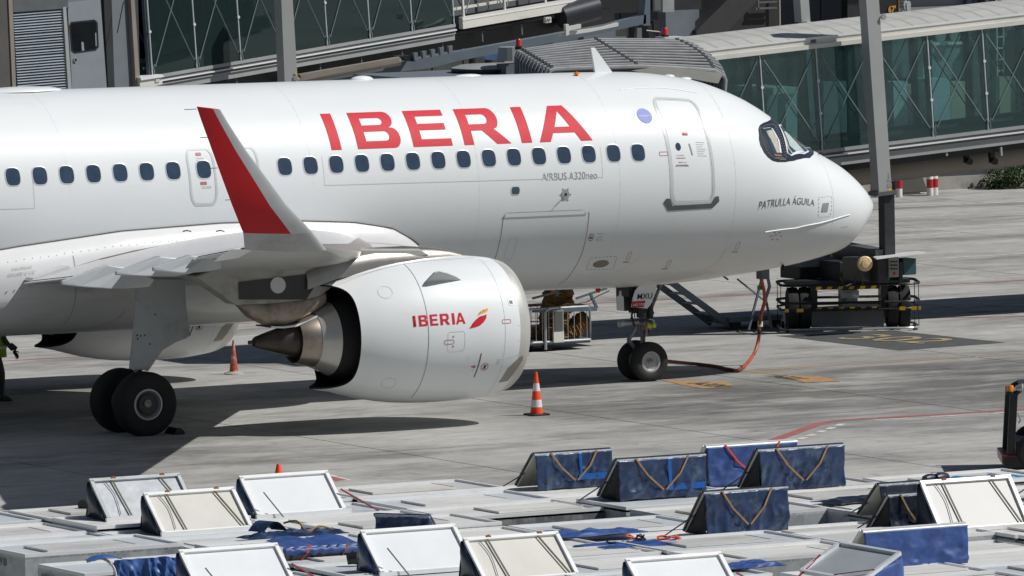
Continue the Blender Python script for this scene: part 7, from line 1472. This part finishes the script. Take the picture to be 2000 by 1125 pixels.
# dark opening with ribs under that roll
z = MB(); p0, p1 = at(556, 1084, -38.42), at(706, 1108, -38.42); z.box((p0.x, -38.45, p1.z-.2), (p1.x, -38.40, p0.z)); cbuild(z, h, 'inner_wall', mat('beige_liner', (.22, .20, .16), .7, var=.1))
for u in (570, 612, 668, 676): z = MB(); p0 = at(u, 1080, -38.46); p1 = at(u-3, 1112, -38.46); z.bar(p0, p1, .035, .02, upv=(0, 1, 0)); cbuild(z, h, 'inner_rib', dgrey)
# black rubber things
K = empty('tarpaulin_roll', tuple(atz(166, 996, ZT+.02)), 'small black folded tarpaulin roll beside the silver door leaf', 'tarpaulin roll'); z = MB(); z.tube([Vector((-.08, -.1, .07)), Vector((.1, .0, .08)), Vector((.32, .1, .05))], [.09, .08, .06], 10); z.build('roll', blackp, K, smooth=True)
K = empty('crumpled_bag', tuple(atz(694, 1107, ZT+.02)), 'small black crumpled bag lying left of the white door leaf at the bottom', 'bag'); z = MB(); z.tube([Vector((-.1, .05, .1)), Vector((.0, .0, .12)), Vector((.15, -.02, .05)), Vector((.3, -.02, .05))], [.07, .085, .05, .06], 9); z.build('roll', blackp, K, smooth=True)
# flat folded door leaves, roof panels, side lettering on the others
codes = ['AKH 18699 IB', 'AKH 20418 IB', 'AKH 17733 IB', 'AKH 19052 IB']
for c in CONT:
    ci, r, x, y, dz, T_, nm, note = c
    busy = BUSY.get((ci, r))
    if not busy and rnd.random() < .8:
        o = linkmesh('folded_door_leaf', RM['folded_door' if rnd.random() < .5 else 'folded_pale'], T_, (rnd.choice([.45, .55, .5, .9]), rnd.uniform(.12, .55), ZT+.0))
    elif not busy:
        o = linkmesh('roof_panel', RM['roof_panel'], T_, (.3, rnd.uniform(.3, .7), ZT))
    if True:
        dk = T_['dark']; del T_['dark']; t = codes[0] if ci <= 0 else rnd.choice(codes); p_ = Vector((-.005, CD-.10, ZT-.18)); me_n = 'txt_'+t+str(dk)
        me = bpy.data.meshes.get(me_n)
        if me is None:
            bm = shape_mesh(text=t, size=.14, bold=.003)
            for q in bm.verts: q.co = Vector((0, -q.co.x*.95, q.co.y))
            me = bpy.data.meshes.new(me_n); bm.to_mesh(me); bm.free(); me.materials.append(markw if dk else txtg)
        linkmesh('side_lettering', me, T_, p_)
    q = MB()
# labels: what the roof shows, then where it stands in the block
nrow = {}
for c in CONT:
    ci, r = c[0], c[1]
    rowpos = ci; colpos = sorted(k[1] for k in CONT if k[0] == ci).index(r)
    if c[7]: c[5]['label'] = 'cargo container, '+c[7]
    else: c[5]['label'] = '%s roofed cargo container in the %s column from the left, %s counted from the apron' % (c[6], ordn[rowpos], ordn[colpos])
for c in CONT:
    wds = c[5]['label'].split()
    if len(wds) > 16: c[5]['label'] = ' '.join(wds[:16])
